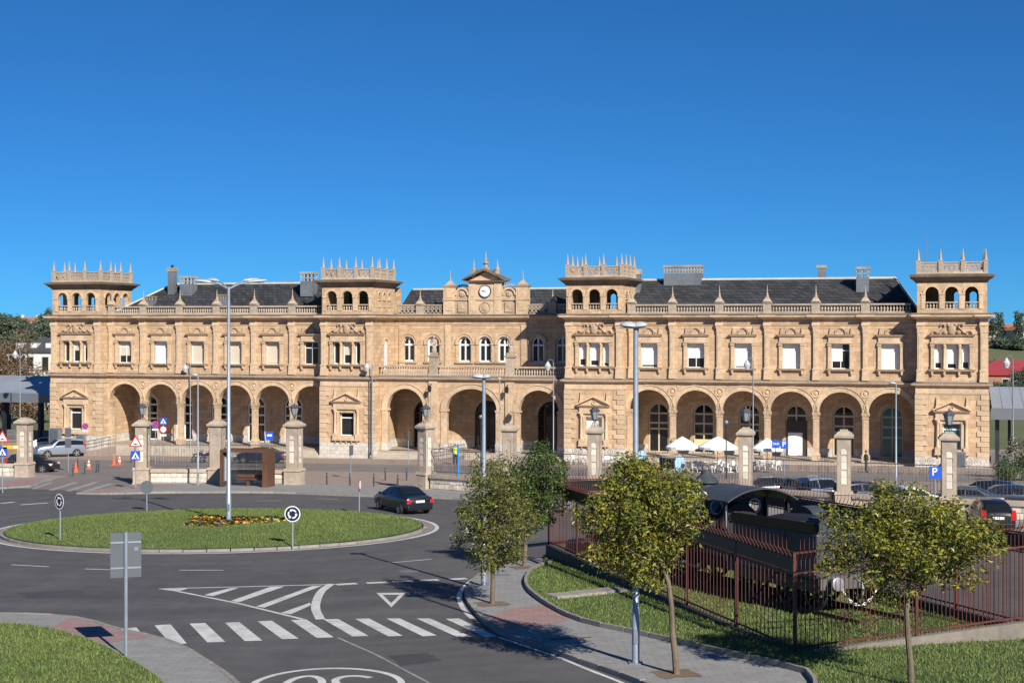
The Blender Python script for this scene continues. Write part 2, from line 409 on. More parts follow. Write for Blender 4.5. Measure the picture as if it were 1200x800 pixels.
right_road = [gnd(*p) for p in spline([(646, 655), (612, 660), (588, 664), (566, 673), (552, 685), (547, 697), (551, 709), (566, 727), (584, 741), (612, 752), (648, 764), (680, 776), (740, 797), (800, 822), (870, 856)], 5)]
right_in = [gnd(*p) for p in spline([(646, 664), (626, 670), (617, 681), (617, 692), (628, 704), (652, 720), (676, 731), (700, 738), (743, 747), (787, 757), (847, 771), (895, 782), (934, 791), (949, 797), (956, 812), (956, 856)], 5)]
pr = pavement('pavement', right_road, right_in); kerb_stones(right_road, pr)
left_road = [gnd(*p) for p in spline([(-90, 722), (0, 722), (42, 723), (84, 726), (112, 732), (135, 740), (180, 749), (214, 761), (239, 777), (254, 786), (272, 800), (292, 822), (310, 850)], 5)]
left_in = [gnd(*p) for p in spline([(-90, 734), (0, 735), (28, 737), (62, 742), (93, 751), (121, 761), (146, 775), (163, 785), (185, 800), (205, 825), (215, 850)], 5)]
plf = pavement('pavement', left_road, left_in); kerb_stones(left_road, plf)
kerb_stones(right_in, pr, h=.26, wd=.12)
kerb_stones(left_in, plf, h=.15, wd=.10)
# bus stop pavement in front of the gates and round to the right
bus_edge = [gnd(*p) for p in spline([(90, 578.5), (130, 579), (200, 577.5), (320, 577.5), (410, 581), (540, 585), (620, 592)], 4)]
wl = [Vector(p) for p in PIL]
side = [(14.0, 73.2 + 1.6), (19.5, 70.6), (24, 68.2), (33, 63.5)]
mid = [(6.3, 80.0), (10.0, 77.4)]
be = bus_edge + mid + side
pb = pavement('pavement', be, [gnd(95, 577.6), gnd(150, 571)] + [(p.x, p.y + .5) for p in wl[1:]] + [(ext[0] + 3, ext[1] - 1)], m=PAVE)
kerb_stones(be, pb, step=1.6)
lf_edge = [gnd(*p) for p in [(-80, 575), (0, 572.5), (36, 570.5), (62, 564)]]
plw = pavement('pavement', lf_edge, [gnd(*p) for p in [(-80, 559), (0, 558.5), (30, 558), (54, 557)]]); kerb_stones(lf_edge, plw, step=1.6)
def pink(px, top=.126): return tag(sheet(MB(), [gnd(*p) for p in px], top).build('pink_paving', PAVEP), kind='structure')
pink([(58, 740), (84, 727.5), (112, 733.5), (134, 741.5), (178, 750), (121, 758.5), (93, 749.5)])
pink([(569, 728), (602, 716), (637, 713.5), (654, 723), (668, 730.5), (640, 736.5), (587, 741.5)])
pink([(100, 578.2), (152, 571), (162, 569), (215, 569.5), (150, 574), (128, 578.6)])
pink([(-40, 570), (0, 566), (30, 562.5), (56, 560), (38, 569), (0, 571.5)])
# broken strip of paving by the right-hand kerb, tree pits
def sq(px, py, w_, d_, a=.3):
    x, y = gnd(px, py); c, s = math.cos(a), math.sin(a)
    return [(x + i * w_ * c - j * d_ * s, y + i * w_ * s + j * d_ * c) for i, j in ((-1, -1), (1, -1), (1, 1), (-1, 1))]
for px, py, w_, d_ in ((577, 711.5, .5, .45), (614, 668, .45, .45), (793, 795, .5, .45), (668, 752, .6, .10)):
    q4 = sq(px, py, w_, d_); q8 = []
    for a_, b_ in zip(q4, q4[1:] + q4[:1]):
        for t_ in (0, .33, .66): q8.append((a_[0] + (b_[0] - a_[0]) * t_ + random.uniform(-.07, .07), a_[1] + (b_[1] - a_[1]) * t_ + random.uniform(-.07, .07)))
    tag(sheet(MB(), q8, .127).build('tree_pit', DIRT), kind='structure')
tag(sheet(MB(), sq(587, 677, .32, .2), .127).build('manhole_cover', GALVD), kind='structure')

# ---- lawns
A = gnd(643, 657); B = gnd(931, 770); C = gnd(1210, 753); D = gnd(786, 638)
lawn = MB()
lp = right_in[2:] + [(16.5, 27), (16.5, 38.0), (C[0] + .5, C[1] + .4), (D[0] + .25, D[1] + .5), (A[0] - .2, A[1] + .5)]
slab(lawn, lp, .16, -.1); lawn = tag(lawn.build('lawn', GRASS), kind='structure')
bank = MB(); slab(bank, left_in + [(-16, 24), (-32, 24), (-32, 41)], .15, -.1); bank = tag(bank.build('lawn', GRASS), kind='structure')
IC = (-14.2, 70.3); IR = 10.0
isl = MB(); N = 72; rings = [(0, .30), (.35, .28), (.7, .23), (.9, .18), (.985, .13)]
vs = [(IC[0], IC[1], gz(IC[1]) + .30)]; fs = []
for r_, h_ in rings[1:]:
    for k in range(N):
        a = 2 * math.pi * k / N; y = IC[1] + r_ * IR * math.sin(a); vs.append((IC[0] + r_ * IR * math.cos(a), y, gz(y) + h_))
fs += [(0, 1 + k, 1 + (k + 1) % N) for k in range(N)]
for j in range(len(rings) - 2):
    for k in range(N): fs.append((1 + j * N + k, 1 + (j + 1) * N + k, 1 + (j + 1) * N + (k + 1) % N, 1 + j * N + (k + 1) % N))
isl.add(vs, fs); isl = tag(isl.build('roundabout_lawn', GRASS, smooth=True), kind='structure')
def isl_z(x, y):
    r_ = math.hypot(x - IC[0], y - IC[1]) / IR
    for (r0, h0), (r1, h1) in zip(rings[:-1], rings[1:]):
        if r_ <= r1: return gz(y) + h0 + (h1 - h0) * (r_ - r0) / (r1 - r0)
    return gz(y)
ring = [(IC[0] + (IR - .02) * math.cos(2 * math.pi * k / 64), IC[1] + (IR - .02) * math.sin(2 * math.pi * k / 64)) for k in range(65)]
kerb_stones(ring, isl, h=.11, wd=.18, step=.97)
# gutter strip between kerb and white line
gt = MB(); vs = []; 
for k in range(N):
    for rr in (IR + .08, IR + .42):
        a = 2 * math.pi * k / N; y = IC[1] + rr * math.sin(a); vs.append((IC[0] + rr * math.cos(a), y, gz(y) + .005))
gt.add(vs, [(2 * k, 2 * k + 1, (2 * k + 3) % (2 * N), (2 * k + 2) % (2 * N)) for k in range(N)])
tag(gt.build('gutter', CONC), kind='structure')

# grass blades: real tufts on the lawns
def point_in(poly, x, y):
    c = False; n = len(poly); j = n - 1
    for i in range(n):
        if (poly[i][1] > y) != (poly[j][1] > y) and x < (poly[j][0] - poly[i][0]) * (y - poly[i][1]) / (poly[j][1] - poly[i][1]) + poly[i][0]: c = not c
        j = i
    return c
def blades(name, sampler, n, h0, h1, zf, label=None):
    vs = []; fs = []
    for _ in range(n):
        p = sampler()
        if p is None: continue
        x, y = p; z = zf(x, y); h = random.uniform(h0, h1) * (1.6 if random.random() < .04 else 1); a = random.uniform(0, math.pi); wd = random.uniform(.010, .024)
        lx, ly = random.gauss(0, .45) * h, random.gauss(0, .45) * h
        k = len(vs); vs += [(x - wd * math.cos(a), y - wd * math.sin(a), z - .01), (x + wd * math.cos(a), y + wd * math.sin(a), z - .01), (x + lx, y + ly, z + h)]; fs.append((k, k + 1, k + 2))
    me = bpy.data.meshes.new(name); me.from_pydata(vs, [], fs); me.materials.append(GRASSB)
    return tag(link(name, me), label, 'grass', kind='stuff')
def samp(poly):
    x0, x1 = min(p[0] for p in poly), max(p[0] for p in poly); y0, y1 = min(p[1] for p in poly), max(p[1] for p in poly)
    def f():
        for _ in range(30):
            x, y = random.uniform(x0, x1), random.uniform(y0, y1)
            if point_in(poly, x, y): return (x, y)
    return f
def samp_isl():
    r_ = IR * .975 * math.sqrt(random.random()); a = random.uniform(0, 2 * math.pi); return (IC[0] + r_ * math.cos(a), IC[1] + r_ * math.sin(a))
blades('grass', samp_isl, 70000, .03, .085, isl_z, 'short mown grass covering the roundabout island')
blades('grass', samp([p for p in lp]), 80000, .03, .10, lambda x, y: gz(y) + .16, 'rough grass on the verge and inside the red fence')
lb = left_in + [(-6.0, 24), (-16, 24), (-20, 43)]
blades('grass', samp(lb), 60000, .03, .09, lambda x, y: gz(y) + .15, 'grass bank beside the curved pavement with pink paving')

# stone strip across the verge
stone = None
pth = bpy.data.objects.new('stone_path', None); COL.objects.link(pth); pth.location = (*gnd(680, 702), gz(gnd(680, 702)[1]) + .1); tag(pth, kind='structure')
pa, pb_ = Vector(gnd(646, 706)), Vector(gnd(728, 697)); px0 = Vector((pth.location.x, pth.location.y))
smesh = MB().frus(-.155, .155, -.33, .33, 0, .1, 0, -.015).mesh('paving_stone', KERBM)
npv = 10
for k in range(npv):
    c = pa.lerp(pb_, (k + .5) / npv)
    o = link('paving_stone', smesh, pth, (c.x - px0.x, c.y - px0.y, gz(c.y) + .15 - pth.location.z + random.uniform(-.01, .01)), math.atan2(pb_.y - pa.y, pb_.x - pa.x) + random.uniform(-.05, .05))

# ---- painted markings, children of the road
def mark(name, quad, top=.005): return sheet(MB(), [gnd(*p) for p in quad], top).build(name, PAINT, road)
for q in [((139, 736), (160, 734.5), (170, 747), (152, 743.5)), ((181, 732), (200, 731), (219, 753.5), (200, 754)), ((222, 730), (240.5, 729.3), (264, 751.3), (243, 752)),
          ((263.6, 729), (280.4, 728.2), (307.4, 749.8), (287, 750.5)), ((302, 727.4), (318.5, 726.6), (350, 747.6), (330.5, 748.2)), ((341, 726), (359, 725.2), (391, 746), (371, 746.6)),
          ((379, 725), (396.5, 724.6), (432, 744.4), (413, 745)), ((416, 724.4), (432.5, 724), (472, 744.2), (455, 745)), ((452.6, 724), (468.5, 724), (512, 744), (495.5, 745)),
          ((488, 724), (504, 724), (551, 745), (535, 745.4)), ((522, 724.4), (538, 724), (583, 745.4), (569, 745.8))]:
    mark('crossing_stripe', q)
for q in [((239, 696.5), (269, 688.6), (280, 688.2), (249.5, 698)), ((270.5, 703.4), (317, 687), (333.5, 686.5), (279.5, 705)), ((300, 710), (366, 686), (378, 685.5), (309.5, 711.4)), ((329, 717.5), (363.5, 705.5), (364.4, 708.5), (341, 719)), ((184, 689.2), (222, 688.4), (208, 692.5))]:
    mark('hatch_bar', q)
def line(name, pts, wd, top=.005): return ribbon(MB(), [gnd(*p) for p in pts], wd, top).build(name, PAINT, road)
line('edge_line', [(186, 689.2), (280, 687), (384, 684.2)], .14)
line('edge_line', [(206, 691.8), (280, 706.5), (355, 725)], .14)
line('edge_line', spline([(388, 683.5), (377, 692), (371.5, 702), (370, 713), (375.5, 725)], 5), .28)
for a, b in [((394, 684.5), (418, 683)), ((429.5, 682.6), (453.5, 681.6)), ((461, 681.2), (484, 680.2)), ((493, 679.6), (514, 678.7)), ((525, 678.2), (547, 677.2))]: line('yield_dash', [a, b], .38)
ribbon(MB(), [gnd(*p) for p in ((396, 746.5), (440, 766), (500, 798), (560, 835))], .075, .005).build('lane_line', PAINTW, road)
line('edge_line', spline([(213, 758), (232, 767), (247, 777), (262, 789), (277, 803), (300, 830)], 4), .13)
line('edge_line', spline([(588, 665.5), (560, 675), (543, 688), (538, 700), (544, 714), (554, 724.5)], 5), .16)
line('edge_line', spline([(585, 746), (620, 758), (652, 768.5), (690, 784), (735, 802), (790, 830)], 5), .12)
for a, b in [((13.5, 661), (57.6, 663.5)), ((100, 666), (129, 667)), ((455, 659), (506, 654.5)), ((210, 667.5), (262, 667.5)), ((0, 589.5), (17, 587.5)), ((24, 591), (56, 588.6)), ((300, 586.5), (330, 586)), ((370, 583.6), (396, 584.4)), ((440, 587), (470, 588.6)), ((545, 618), (560, 630))]:
    line('lane_dash', [a, b], .12 if a[1] > 640 or a[1] < 587.2 else .35)
tri = MB()
o3 = [gnd(441, 694), gnd(475.5, 694), gnd(458.6, 711)]; c3 = (sum(p[0] for p in o3) / 3, sum(p[1] for p in o3) / 3)
i3 = [(c3[0] + (p[0] - c3[0]) * .58, c3[1] + (p[1] - c3[1]) * .58) for p in o3]
tri.add([(x, y, gz(y) + .005) for x, y in o3 + i3], [(0, 1, 4, 3), (1, 2, 5, 4), (2, 0, 3, 5)]); tri.build('give_way_triangle', PAINT, road)
# 30 in a ring, read by drivers leaving the roundabout
nc = (-4.28, 33.55); lead = .06
def rot180(x, y): return (nc[0] - x, nc[1] - y)
pts = [rot180(1.72 * math.cos(2 * math.pi * k / 40), 1.95 * math.sin(2 * math.pi * k / 40)) for k in range(41)]
ribbon(MB(), pts, .17, .005).build('speed_ring', PAINT, road)
for ox, g in ((-.55, [(-.38, .8), (-.1, 1.0), (.25, .95), (.4, .6), (.3, .2), (0, .05), (.3, -.1), (.42, -.55), (.25, -.95), (-.1, -1.0), (-.38, -.8)]),
              (.55, [(.42 * math.cos(a), 1.0 * math.sin(a)) for a in [2 * math.pi * k / 20 for k in range(21)]])):
    ribbon(MB(), [rot180(ox + x, y) for x, y in (spline(g, 3) if len(g) < 15 else g)], .19, .005).build('speed_numeral', PAINT, road)
# white line round the island
wl_ = MB(); vs = []
for k in range(N):
    for rr in (IR + .45, IR + .66):
        a = 2 * math.pi * k / N; y = IC[1] + rr * math.sin(a); vs.append((IC[0] + rr * math.cos(a), y, gz(y) + .008))
wl_.add(vs, [(2 * k, 2 * k + 1, (2 * k + 3) % (2 * N), (2 * k + 2) % (2 * N)) for k in range(N)]); wl_.build('island_line', PAINT, road)
for q in [((36, 572.5), (40, 573.2), (62, 565.5), (58, 565)), ((56, 574), (62, 574.6), (92, 565.2), (87, 564.6)), ((76, 575), (83, 575.6), (116, 564.8), (110, 564.4)), ((96, 575.6), (103, 576), (134, 566.4), (128, 566)), ((104, 577.8), (112, 577.8), (150, 569.4), (144, 569.2))]:
    sheet(MB(), [gnd(*p) for p in q], .022).build('crossing_stripe', PAINTW, road)
PATCH = mat('tar_patch', (.060, .058, .060), .8, .2, 3, .3)
for q in (((588, 655), (606, 652), (612, 657.5), (592, 661)), ((20, 694), (96, 690), (104, 697), (30, 701)), ((455, 768), (500, 764), (520, 773), (470, 779))):
    pts_ = [gnd(*p) for p in q]; jag = []
    for a_, b_ in zip(pts_, pts_[1:] + pts_[:1]):
        for t_ in (0, .25, .5, .75): jag.append((a_[0] + (b_[0] - a_[0]) * t_ + random.uniform(-.06, .06), a_[1] + (b_[1] - a_[1]) * t_ + random.uniform(-.06, .06)))
    sheet(MB(), jag, .004).build('repair_patch', PATCH, road)
mh = MB(); x, y = gnd(479, 669); mh.add([(x + .38 * math.cos(2 * math.pi * k / 20), y + .38 * math.sin(2 * math.pi * k / 20), gz(y + .38 * math.sin(2 * math.pi * k / 20)) + .005) for k in range(20)], [tuple(range(20))])
mh.build('manhole_cover', GALVD, road)
# ================================================================== the railway station (local x along the front, y inwards, z up)
ST = thing('train_station', 'long golden sandstone railway station with arcades, four loggia towers and central clock gable', 'station', (FO.x, FO.y, 0), -TH)
ZF, ZP, ZS0, ZS1, ZA, ZC, ZT = .35, 1.16, 7.0, 7.5, 12.3, 12.85, 13.38
TOW = [(-49.0, -43.2), (-19.2, -13.75), (5.05, 10.5), (36.0, 41.9)]
DW, DC, DB = 1.3, 5.8, 6.0             # depth of wing front, recessed centre, arcade back wall

def wall(mb, a0, a1, t0, t1, z0, z1, ops=(), side=False, n=14):
    """wall with real openings (xa, xb, sill, spring, rise); rise 0 is a flat head"""
    P = (lambda a, t, z: (t, a, z)) if side else (lambda a, t, z: (a, t, z))
    def q(*p): mb.add(p, [tuple(range(len(p)))])
    def both(xa, xb, za0, za1, zb0, zb1):
        for t in (t0, t1): q(P(xa, t, za0), P(xb, t, zb0), P(xb, t, zb1), P(xa, t, za1))
    cur = a0
    for xa, xb, zb, zs, rise in sorted(ops):
        if xa > cur:
            both(cur, xa, z0, z1, z0, z1); q(P(cur, t0, z0), P(xa, t0, z0), P(xa, t1, z0), P(cur, t1, z0))
        if zb > z0:
            both(xa, xb, z0, zb, z0, zb); q(P(xa, t0, zb), P(xb, t0, zb), P(xb, t1, zb), P(xa, t1, zb)); q(P(xa, t0, z0), P(xb, t0, z0), P(xb, t1, z0), P(xa, t1, z0))
        m = n if rise > 0 else 1; c = (xa + xb) / 2; h = (xb - xa) / 2
        pt = [(c - h * math.cos(math.pi * k / m), zs + rise * math.sin(math.pi * k / m)) for k in range(m + 1)]
        for (x0, za), (x1, zb2) in zip(pt[:-1], pt[1:]):
            both(x0, x1, za, z1, zb2, z1); q(P(x0, t0, za), P(x1, t0, zb2), P(x1, t1, zb2), P(x0, t1, za))
        zl = max(zb, z0)
        for x in (xa, xb): q(P(x, t0, zl), P(x, t0, zs), P(x, t1, zs), P(x, t1, zl))
        cur = xb
    if cur < a1:
        both(cur, a1, z0, z1, z0, z1); q(P(cur, t0, z0), P(a1, t0, z0), P(a1, t1, z0), P(cur, t1, z0))
    q(P(a0, t0, z1), P(a1, t0, z1), P(a1, t1, z1), P(a0, t1, z1))
    for a in (a0, a1): q(P(a, t0, z0), P(a, t1, z0), P(a, t1, z1), P(a, t0, z1))
    return mb
def archring(mb, c, hw, zs, rise, wd, y0, y1, side=False, n=14, a0=0.0, a1=math.pi):
    vs = []
    for k in range(n + 1):
        a = a0 + (a1 - a0) * k / n
        for (h, r_) in ((hw, rise), (hw + wd, rise + wd)):
            for y in (y0, y1):
                x, z = c - h * math.cos(a), zs + r_ * math.sin(a)
                vs.append((y, x, z) if side else (x, y, z))
    fs = []
    for k in range(n):
        i = 4 * k; j = i + 4
        fs += [(i, i + 2, j + 2, j), (i + 1, j + 1, j + 3, i + 3), (i, j, j + 1, i + 1), (i + 2, i + 3, j + 3, j + 2)]
    fs += [(0, 1, 3, 2), (4 * n, 4 * n + 2, 4 * n + 3, 4 * n + 1)]
    return mb.add(vs, fs)
def S(mb, name, m, parent=None, loc=(0, 0, 0), **kw): return mb.build(name, m, parent or ST, loc, **kw)
def proto(mb, name, m, **kw): return mb.mesh(name, m, **kw)
def put(me, name, x, y, z, parent=None, rz=0.0): return link(name, me, parent or ST, (x, y, z), rz)

# ---- shared small meshes
PIN = proto(MB().frus(-.2, .2, -.2, .2, 0, .12).frus(-.13, .13, -.13, .13, .12, .3, 0, -.03).lathe([(.17, .3), (.19, .36), (.11, .42), (.075, .55), (.05, .9), (.02, 1.25)], n=8), 'pinnacle', TRIMG)
PINW = proto(MB().frus(-.36, .36, -.36, .36, 0, .1).frus(-.33, .33, -.33, .33, .1, .42, 0, -.2).lathe([(.15, .42), (.17, .5), (.09, .56), (.10, .68), (.055, .8), (.035, 1.2), (.012, 1.5)], n=8), 'pinnacle', TRIMG)
PINT = proto(MB().frus(-.17, .17, -.17, .17, 0, 1.08).frus(-.2, .2, -.2, .2, 1.08, 1.18).lathe([(.15, 1.18), (.12, 1.3), (.075, 1.7), (.05, 1.95), (.015, 2.15)], n=8), 'pinnacle', TRIMG)
BALU = [(.075, 0), (.075, .05), (.045, .09), (.095, .22), (.05, .40), (.045, .46), (.07, .50), (.07, .55)]
def baluster_row(mb, a0, a1, t, z, h=.55, sp=.25, side=False):
    n = max(1, int((a1 - a0) / sp)); st = (a1 - a0) / n
    for k in range(n):
        a = a0 + (k + .5) * st
        mb.lathe([(r_ * 1.05, zz * h / .55) for r_, zz in BALU], ((t, a, z) if side else (a, t, z)), n=6)
    return mb
def balustrade(a0, a1, t, z, side=False, plinth=.16, h=.55, rail=.14, th=.32):
    mb = MB(); T0, T1 = t - th / 2, t + th / 2
    for z0, z1, e in ((z, z + plinth, .02), (z + plinth + h, z + plinth + h + rail, .04)):
        if side: mb.box(T0 - e, T1 + e, a0, a1, z0, z1)
        else: mb.box(a0, a1, T0 - e, T1 + e, z0, z1)
    o = S(mb, 'balustrade', TRIMG)
    tag(baluster_row(MB(), a0, a1, t, z + plinth, h, side=side).build('baluster_row', TRIMG, o), kind='stuff')
    return o
def ring2(mb, c, r_, wd, y, side=False, n=10, th=.10):
    vs = []
    for k in range(n):
        a = 2 * math.pi * k / n
        for rr in (r_ - wd / 2, r_ + wd / 2):
            for yy in (y - th / 2, y + th / 2):
                p = (c[0] + rr * math.cos(a), yy, c[1] + rr * math.sin(a)); vs.append((p[1], p[0], p[2]) if side else p)
    fs = []
    for k in range(n):
        i = 4 * k; j = 4 * ((k + 1) % n); fs += [(i, i + 2, j + 2, j), (i + 1, j + 1, j + 3, i + 3), (i, j, j + 1, i + 1), (i + 2, i + 3, j + 3, j + 2)]
    return mb.add(vs, fs)
def lace(mb, a0, a1, t, z0, z1, side=False):
    """pierced tracery panel: rings, half-rings, rails and diagonals"""
    def bx(a, b, zz0, zz1, th=.14):
        if side: mb.box(t - th / 2, t + th / 2, a, b, zz0, zz1)
        else: mb.box(a, b, t - th / 2, t + th / 2, zz0, zz1)
    bx(a0, a1, z0, z0 + .10); bx(a0, a1, z1 - .09, z1, .18)
    n = max(2, round((a1 - a0) / .40)); st = (a1 - a0) / n; hh = (z1 - z0 - .19)
    for k in range(n):
        a = a0 + (k + .5) * st
        ring2(mb, (a, z0 + .10 + hh * .30), st * .44, .085, t, side); ring2(mb, (a, z0 + .10 + hh * .75), hh * .22, .07, t, side, n=8)
        for s_ in (-1, 1):
            p = [(a, z0 + .10 + hh * .52), (a + s_ * st * .5, z0 + .1 + hh), (a + s_ * st * .5 - s_ * .08, z0 + .1 + hh)]
            if side: mb.yz([(u, v) for u, v in p], t - .05, t + .05)
            else: mb.xz(p, t - .05, t + .05)
    return mb

# ---- windows
def window(cx, y, w_, zb, zs, rise=0.0, blind=0.0, bm=BLIND, fm=WHITEF, mull=1, trans=(), gm=GLASS, parent=None, left=1.0, fr=.07, side=False, name='window'):
    """frame with mullions and transoms, pane behind, roller blind drawn down by a fraction (left: share of the width it covers)"""
    X0, X1 = cx - w_ / 2, cx + w_ / 2
    M = (lambda p: (p[1], p[0], p[2])) if side else (lambda p: p)
    f = MB(); y0, y1 = y, y + .07
    f.box(X0, X0 + fr, y0, y1, zb, zs); f.box(X1 - fr, X1, y0, y1, zb, zs); f.box(X0 + fr, X1 - fr, y0, y1, zb, zb + fr)
    if rise: archring(f, cx, w_ / 2 - fr, zs, rise - fr, fr, y0, y1)
    else: f.box(X0 + fr, X1 - fr, y0, y1, zs - fr, zs)
    top = zs + rise - fr
    for k in range(mull):
        xm = X0 + w_ * (k + 1) / (mull + 1); f.box(xm - fr * .5, xm + fr * .5, y0 + .008, y1 - .008, zb + fr, top)
    for tz in trans: f.box(X0 + fr, X1 - fr, y0 + .004, y1 - .004, tz - fr * .6, tz + fr * .6)
    f.v = [M(p) for p in f.v]; fo = f.build(name, fm, parent or ST)
    g = MB(); gy = y + .05
    pts = [(X0 + .01, zb + .01), (X1 - .01, zb + .01), (X1 - .01, zs)]
    if rise: pts += [(cx + (w_ / 2 - .01) * math.cos(math.pi * k / 12), zs + (rise - .01) * math.sin(math.pi * k / 12)) for k in range(1, 12)]
    pts.append((X0 + .01, zs)); g.xz(pts, gy, gy + .012); g.v = [M(p) for p in g.v]; g.build('pane', gm, fo)
    if blind:
        b = MB(); zt = zs - fr; zz = zt - (zt - zb - fr) * blind; n = max(1, int((zt - zz) / .14))
        for k in range(n):
            za, zc = zz + (zt - zz) * k / n, zz + (zt - zz) * (k + 1) / n
            b.xz([], 0, 0) if False else b.add([(X0 + fr + .01, y + .035, za), (X0 + fr + (w_ - 2 * fr) * left - .01, y + .035, za), (X0 + fr + (w_ - 2 * fr) * left - .01, y + .027, zc), (X0 + fr + .01, y + .027, zc)], [(0, 1, 2, 3)])
        b.v = [M(p) for p in b.v]; b.build('blind', bm, fo)
    return fo

# ---- surrounds, built once and copied
def surround_wing():
    o = S(MB().box(-1.12, 1.12, -.16, 0, 10.724, 10.86).box(-1.04, 1.04, -.12, 0, 10.86, 11.32).frus(-1.16, 1.16, -.2, 0, 11.32, 11.5, 0, .10, fb=False), 'window_surround', TRIM)
    for s_ in (-1, 1): MB().box(s_ * .94 - .14, s_ * .94 + .14, -.13, 0, 8.5, 10.72).box(s_ * .94 - .16, s_ * .94 + .16, -.15, -.005, 8.5, 8.8).box(s_ * .955 - .185, s_ * .955 + .185, -.17, -.004, 10.52, 10.68).build('jamb', TRIM, o)
    p = MB(); archring(p, 0, .40, 11.504, .52, .10, -.14, 0, n=10); p.xz([(-.38, 11.504)] + [(-.38 * math.cos(math.pi * k / 8), 11.504 + .5 * math.sin(math.pi * k / 8)) for k in range(1, 8)] + [(.38, 11.504)], -.06, 0)
    for s_ in (-1, 1):
        p.frus(s_ * .9 - .09, s_ * .9 + .09, -.16, 0, 11.504, 11.62); p.frus(s_ * .9 - .06, s_ * .9 + .06, -.13, -.01, 11.62, 12.2, 0, -.055)
        p.xz([(s_ * .52, 11.504), (s_ * .78, 11.504), (s_ * .56, 11.75)], -.1, 0)
    p.build('pediment', CARVE, o)
    s_ = MB().frus(-1.2, 1.2, -.26, 0, 8.34, 8.49, -.05, .02, fb=False)
    for x in (-.95, .95): s_.frus(x - .1, x + .1, -.2, 0, 8.0, 8.336, -.04, 0, fb=False)
    s_.build('sill', TRIM, o)
    return o
def surround_tower():
    o = S(MB().box(-1.78, 1.78, -.18, 0, 10.744, 10.9).box(-1.68, 1.68, -.13, 0, 10.9, 11.38).frus(-1.82, 1.82, -.22, 0, 11.38, 11.55, 0, .1, fb=False), 'window_surround', TRIM)
    for s_ in (-1, 1): MB().box(s_ * 1.585 - .135, s_ * 1.585 + .135, -.14, 0, 8.6, 10.74).box(s_ * 1.59 - .17, s_ * 1.59 + .17, -.17, -.004, 10.52, 10.70).box(s_ * 1.585 - .155, s_ * 1.585 + .155, -.16, -.004, 8.6, 8.95).build('jamb', TRIM, o)
    for x in (-.617, .617):
        MB().lathe([(.16, 8.6), (.16, 8.75), (.12, 8.8), (.11, 10.4), (.13, 10.45), (.18, 10.62), (.18, 10.735)], (x, .0, 0), n=10).build('colonnette', TRIM, o, smooth=True)
    c = MB(); c.ell((0, -.08, 11.98), .34, .12, .44, 10, 6)
    for s_ in (-1, 1):
        sp = [(s_ * (1.62 - .03 * k), -.09, 11.62 + .012 * k) for k in range(3)]
        c.tube([(s_ * 1.68, -.09, 11.62), (s_ * 1.5, -.09, 11.86), (s_ * 1.28, -.09, 11.8), (s_ * 1.2, -.09, 11.66), (s_ * .95, -.09, 11.72), (s_ * .72, -.09, 12.0), (s_ * .52, -.09, 12.18), (s_ * .62, -.09, 12.40), (s_ * .86, -.09, 12.44), (s_ * .9, -.09, 12.26)], .075, 5)
        c.ell((s_ * .55, -.07, 11.74), .2, .1, .17, 8, 5); c.ell((s_ * .28, -.07, 12.36), .13, .1, .13, 8, 5)
    c.build('carved_crest', CARVE, o)
    s_ = MB().frus(-1.9, 1.9, -.28, 0, 8.42, 8.58, -.05, .02, fb=False)
    for x in (-1.6, -.6, .6, 1.6): s_.frus(x - .1, x + .1, -.2, 0, 8.05, 8.416, -.04, 0, fb=False)
    s_.build('sill', TRIM, o)
    return o
def surround_ground():
    o = S(MB().box(-1.0, -.76, -.1, 0, 1.75, 4.25).box(.76, 1.0, -.1, 0, 1.75, 4.25).box(-.76, .76, -.08, 0, 3.98, 4.25), 'window_surround', TRIM)
    for x in (-1.16, 1.16):
        MB().box(x - .22, x + .22, -.24, 0, 1.45, 1.95).lathe([(.17, 1.95), (.17, 2.02), (.135, 2.07), (.12, 3.95), (.14, 4.0), (.20, 4.2), (.20, 4.28)], (x, -.10, 0), n=10).build('half_column', TRIM, o, smooth=True)
    MB().box(-1.4, 1.4, -.22, 0, 4.284, 4.44).box(-1.34, 1.34, -.16, 0, 4.444, 4.9).frus(-1.46, 1.46, -.26, 0, 4.904, 5.06, 0, .1, fb=False).build('entablature', TRIM, o)
    p = MB(); p.xz([(-1.35, 5.064), (1.35, 5.064), (0, 5.72)], -.1, 0)
    for s_ in (-1, 1):
        p.xz([(s_ * 1.56, 5.07), (s_ * 1.56, 5.2), (0, 5.92), (0, 5.78)], -.32, -.003)
        p.frus(s_ * 1.22 - .1, s_ * 1.22 + .1, -.2, 0, 5.25, 5.5); p.frus(s_ * 1.22 - .07, s_ * 1.22 + .07, -.17, -.02, 5.5, 6.3, 0, -.06)
    ring2(p, (0, 5.3), .14, .06, -.14); p.build('pediment', TRIM, o)
    a = MB().box(-1.42, 1.42, -.26, 0, 1.30, 1.445).box(-.92, .92, -.12, 0, 1.448, 1.74)
    for x in (-1.1, -.55, 0, .55, 1.1): a.frus(x - .08, x + .08, -.2, 0, 1.06, 1.297, -.04, 0, fb=False)
    a.build('sill', TRIM, o)
    return o
SW = surround_wing(); STW = surround_tower(); SG = surround_ground()
for pr_, k_ in ((SW, 1.35), (STW, 1.35), (SG, 1.2)):
    for ob_ in [pr_] + list(pr_.children):
        for v_ in ob_.data.vertices:
            if v_.co.y < 0: v_.co.y *= k_
used = {id(SW): False, id(STW): False, id(SG): False}
def place(pr, x, y):
    if not used[id(pr)]:
        used[id(pr)] = True; pr.location = (x, y, 0); return pr
    return clone(pr, (x, y, 0))

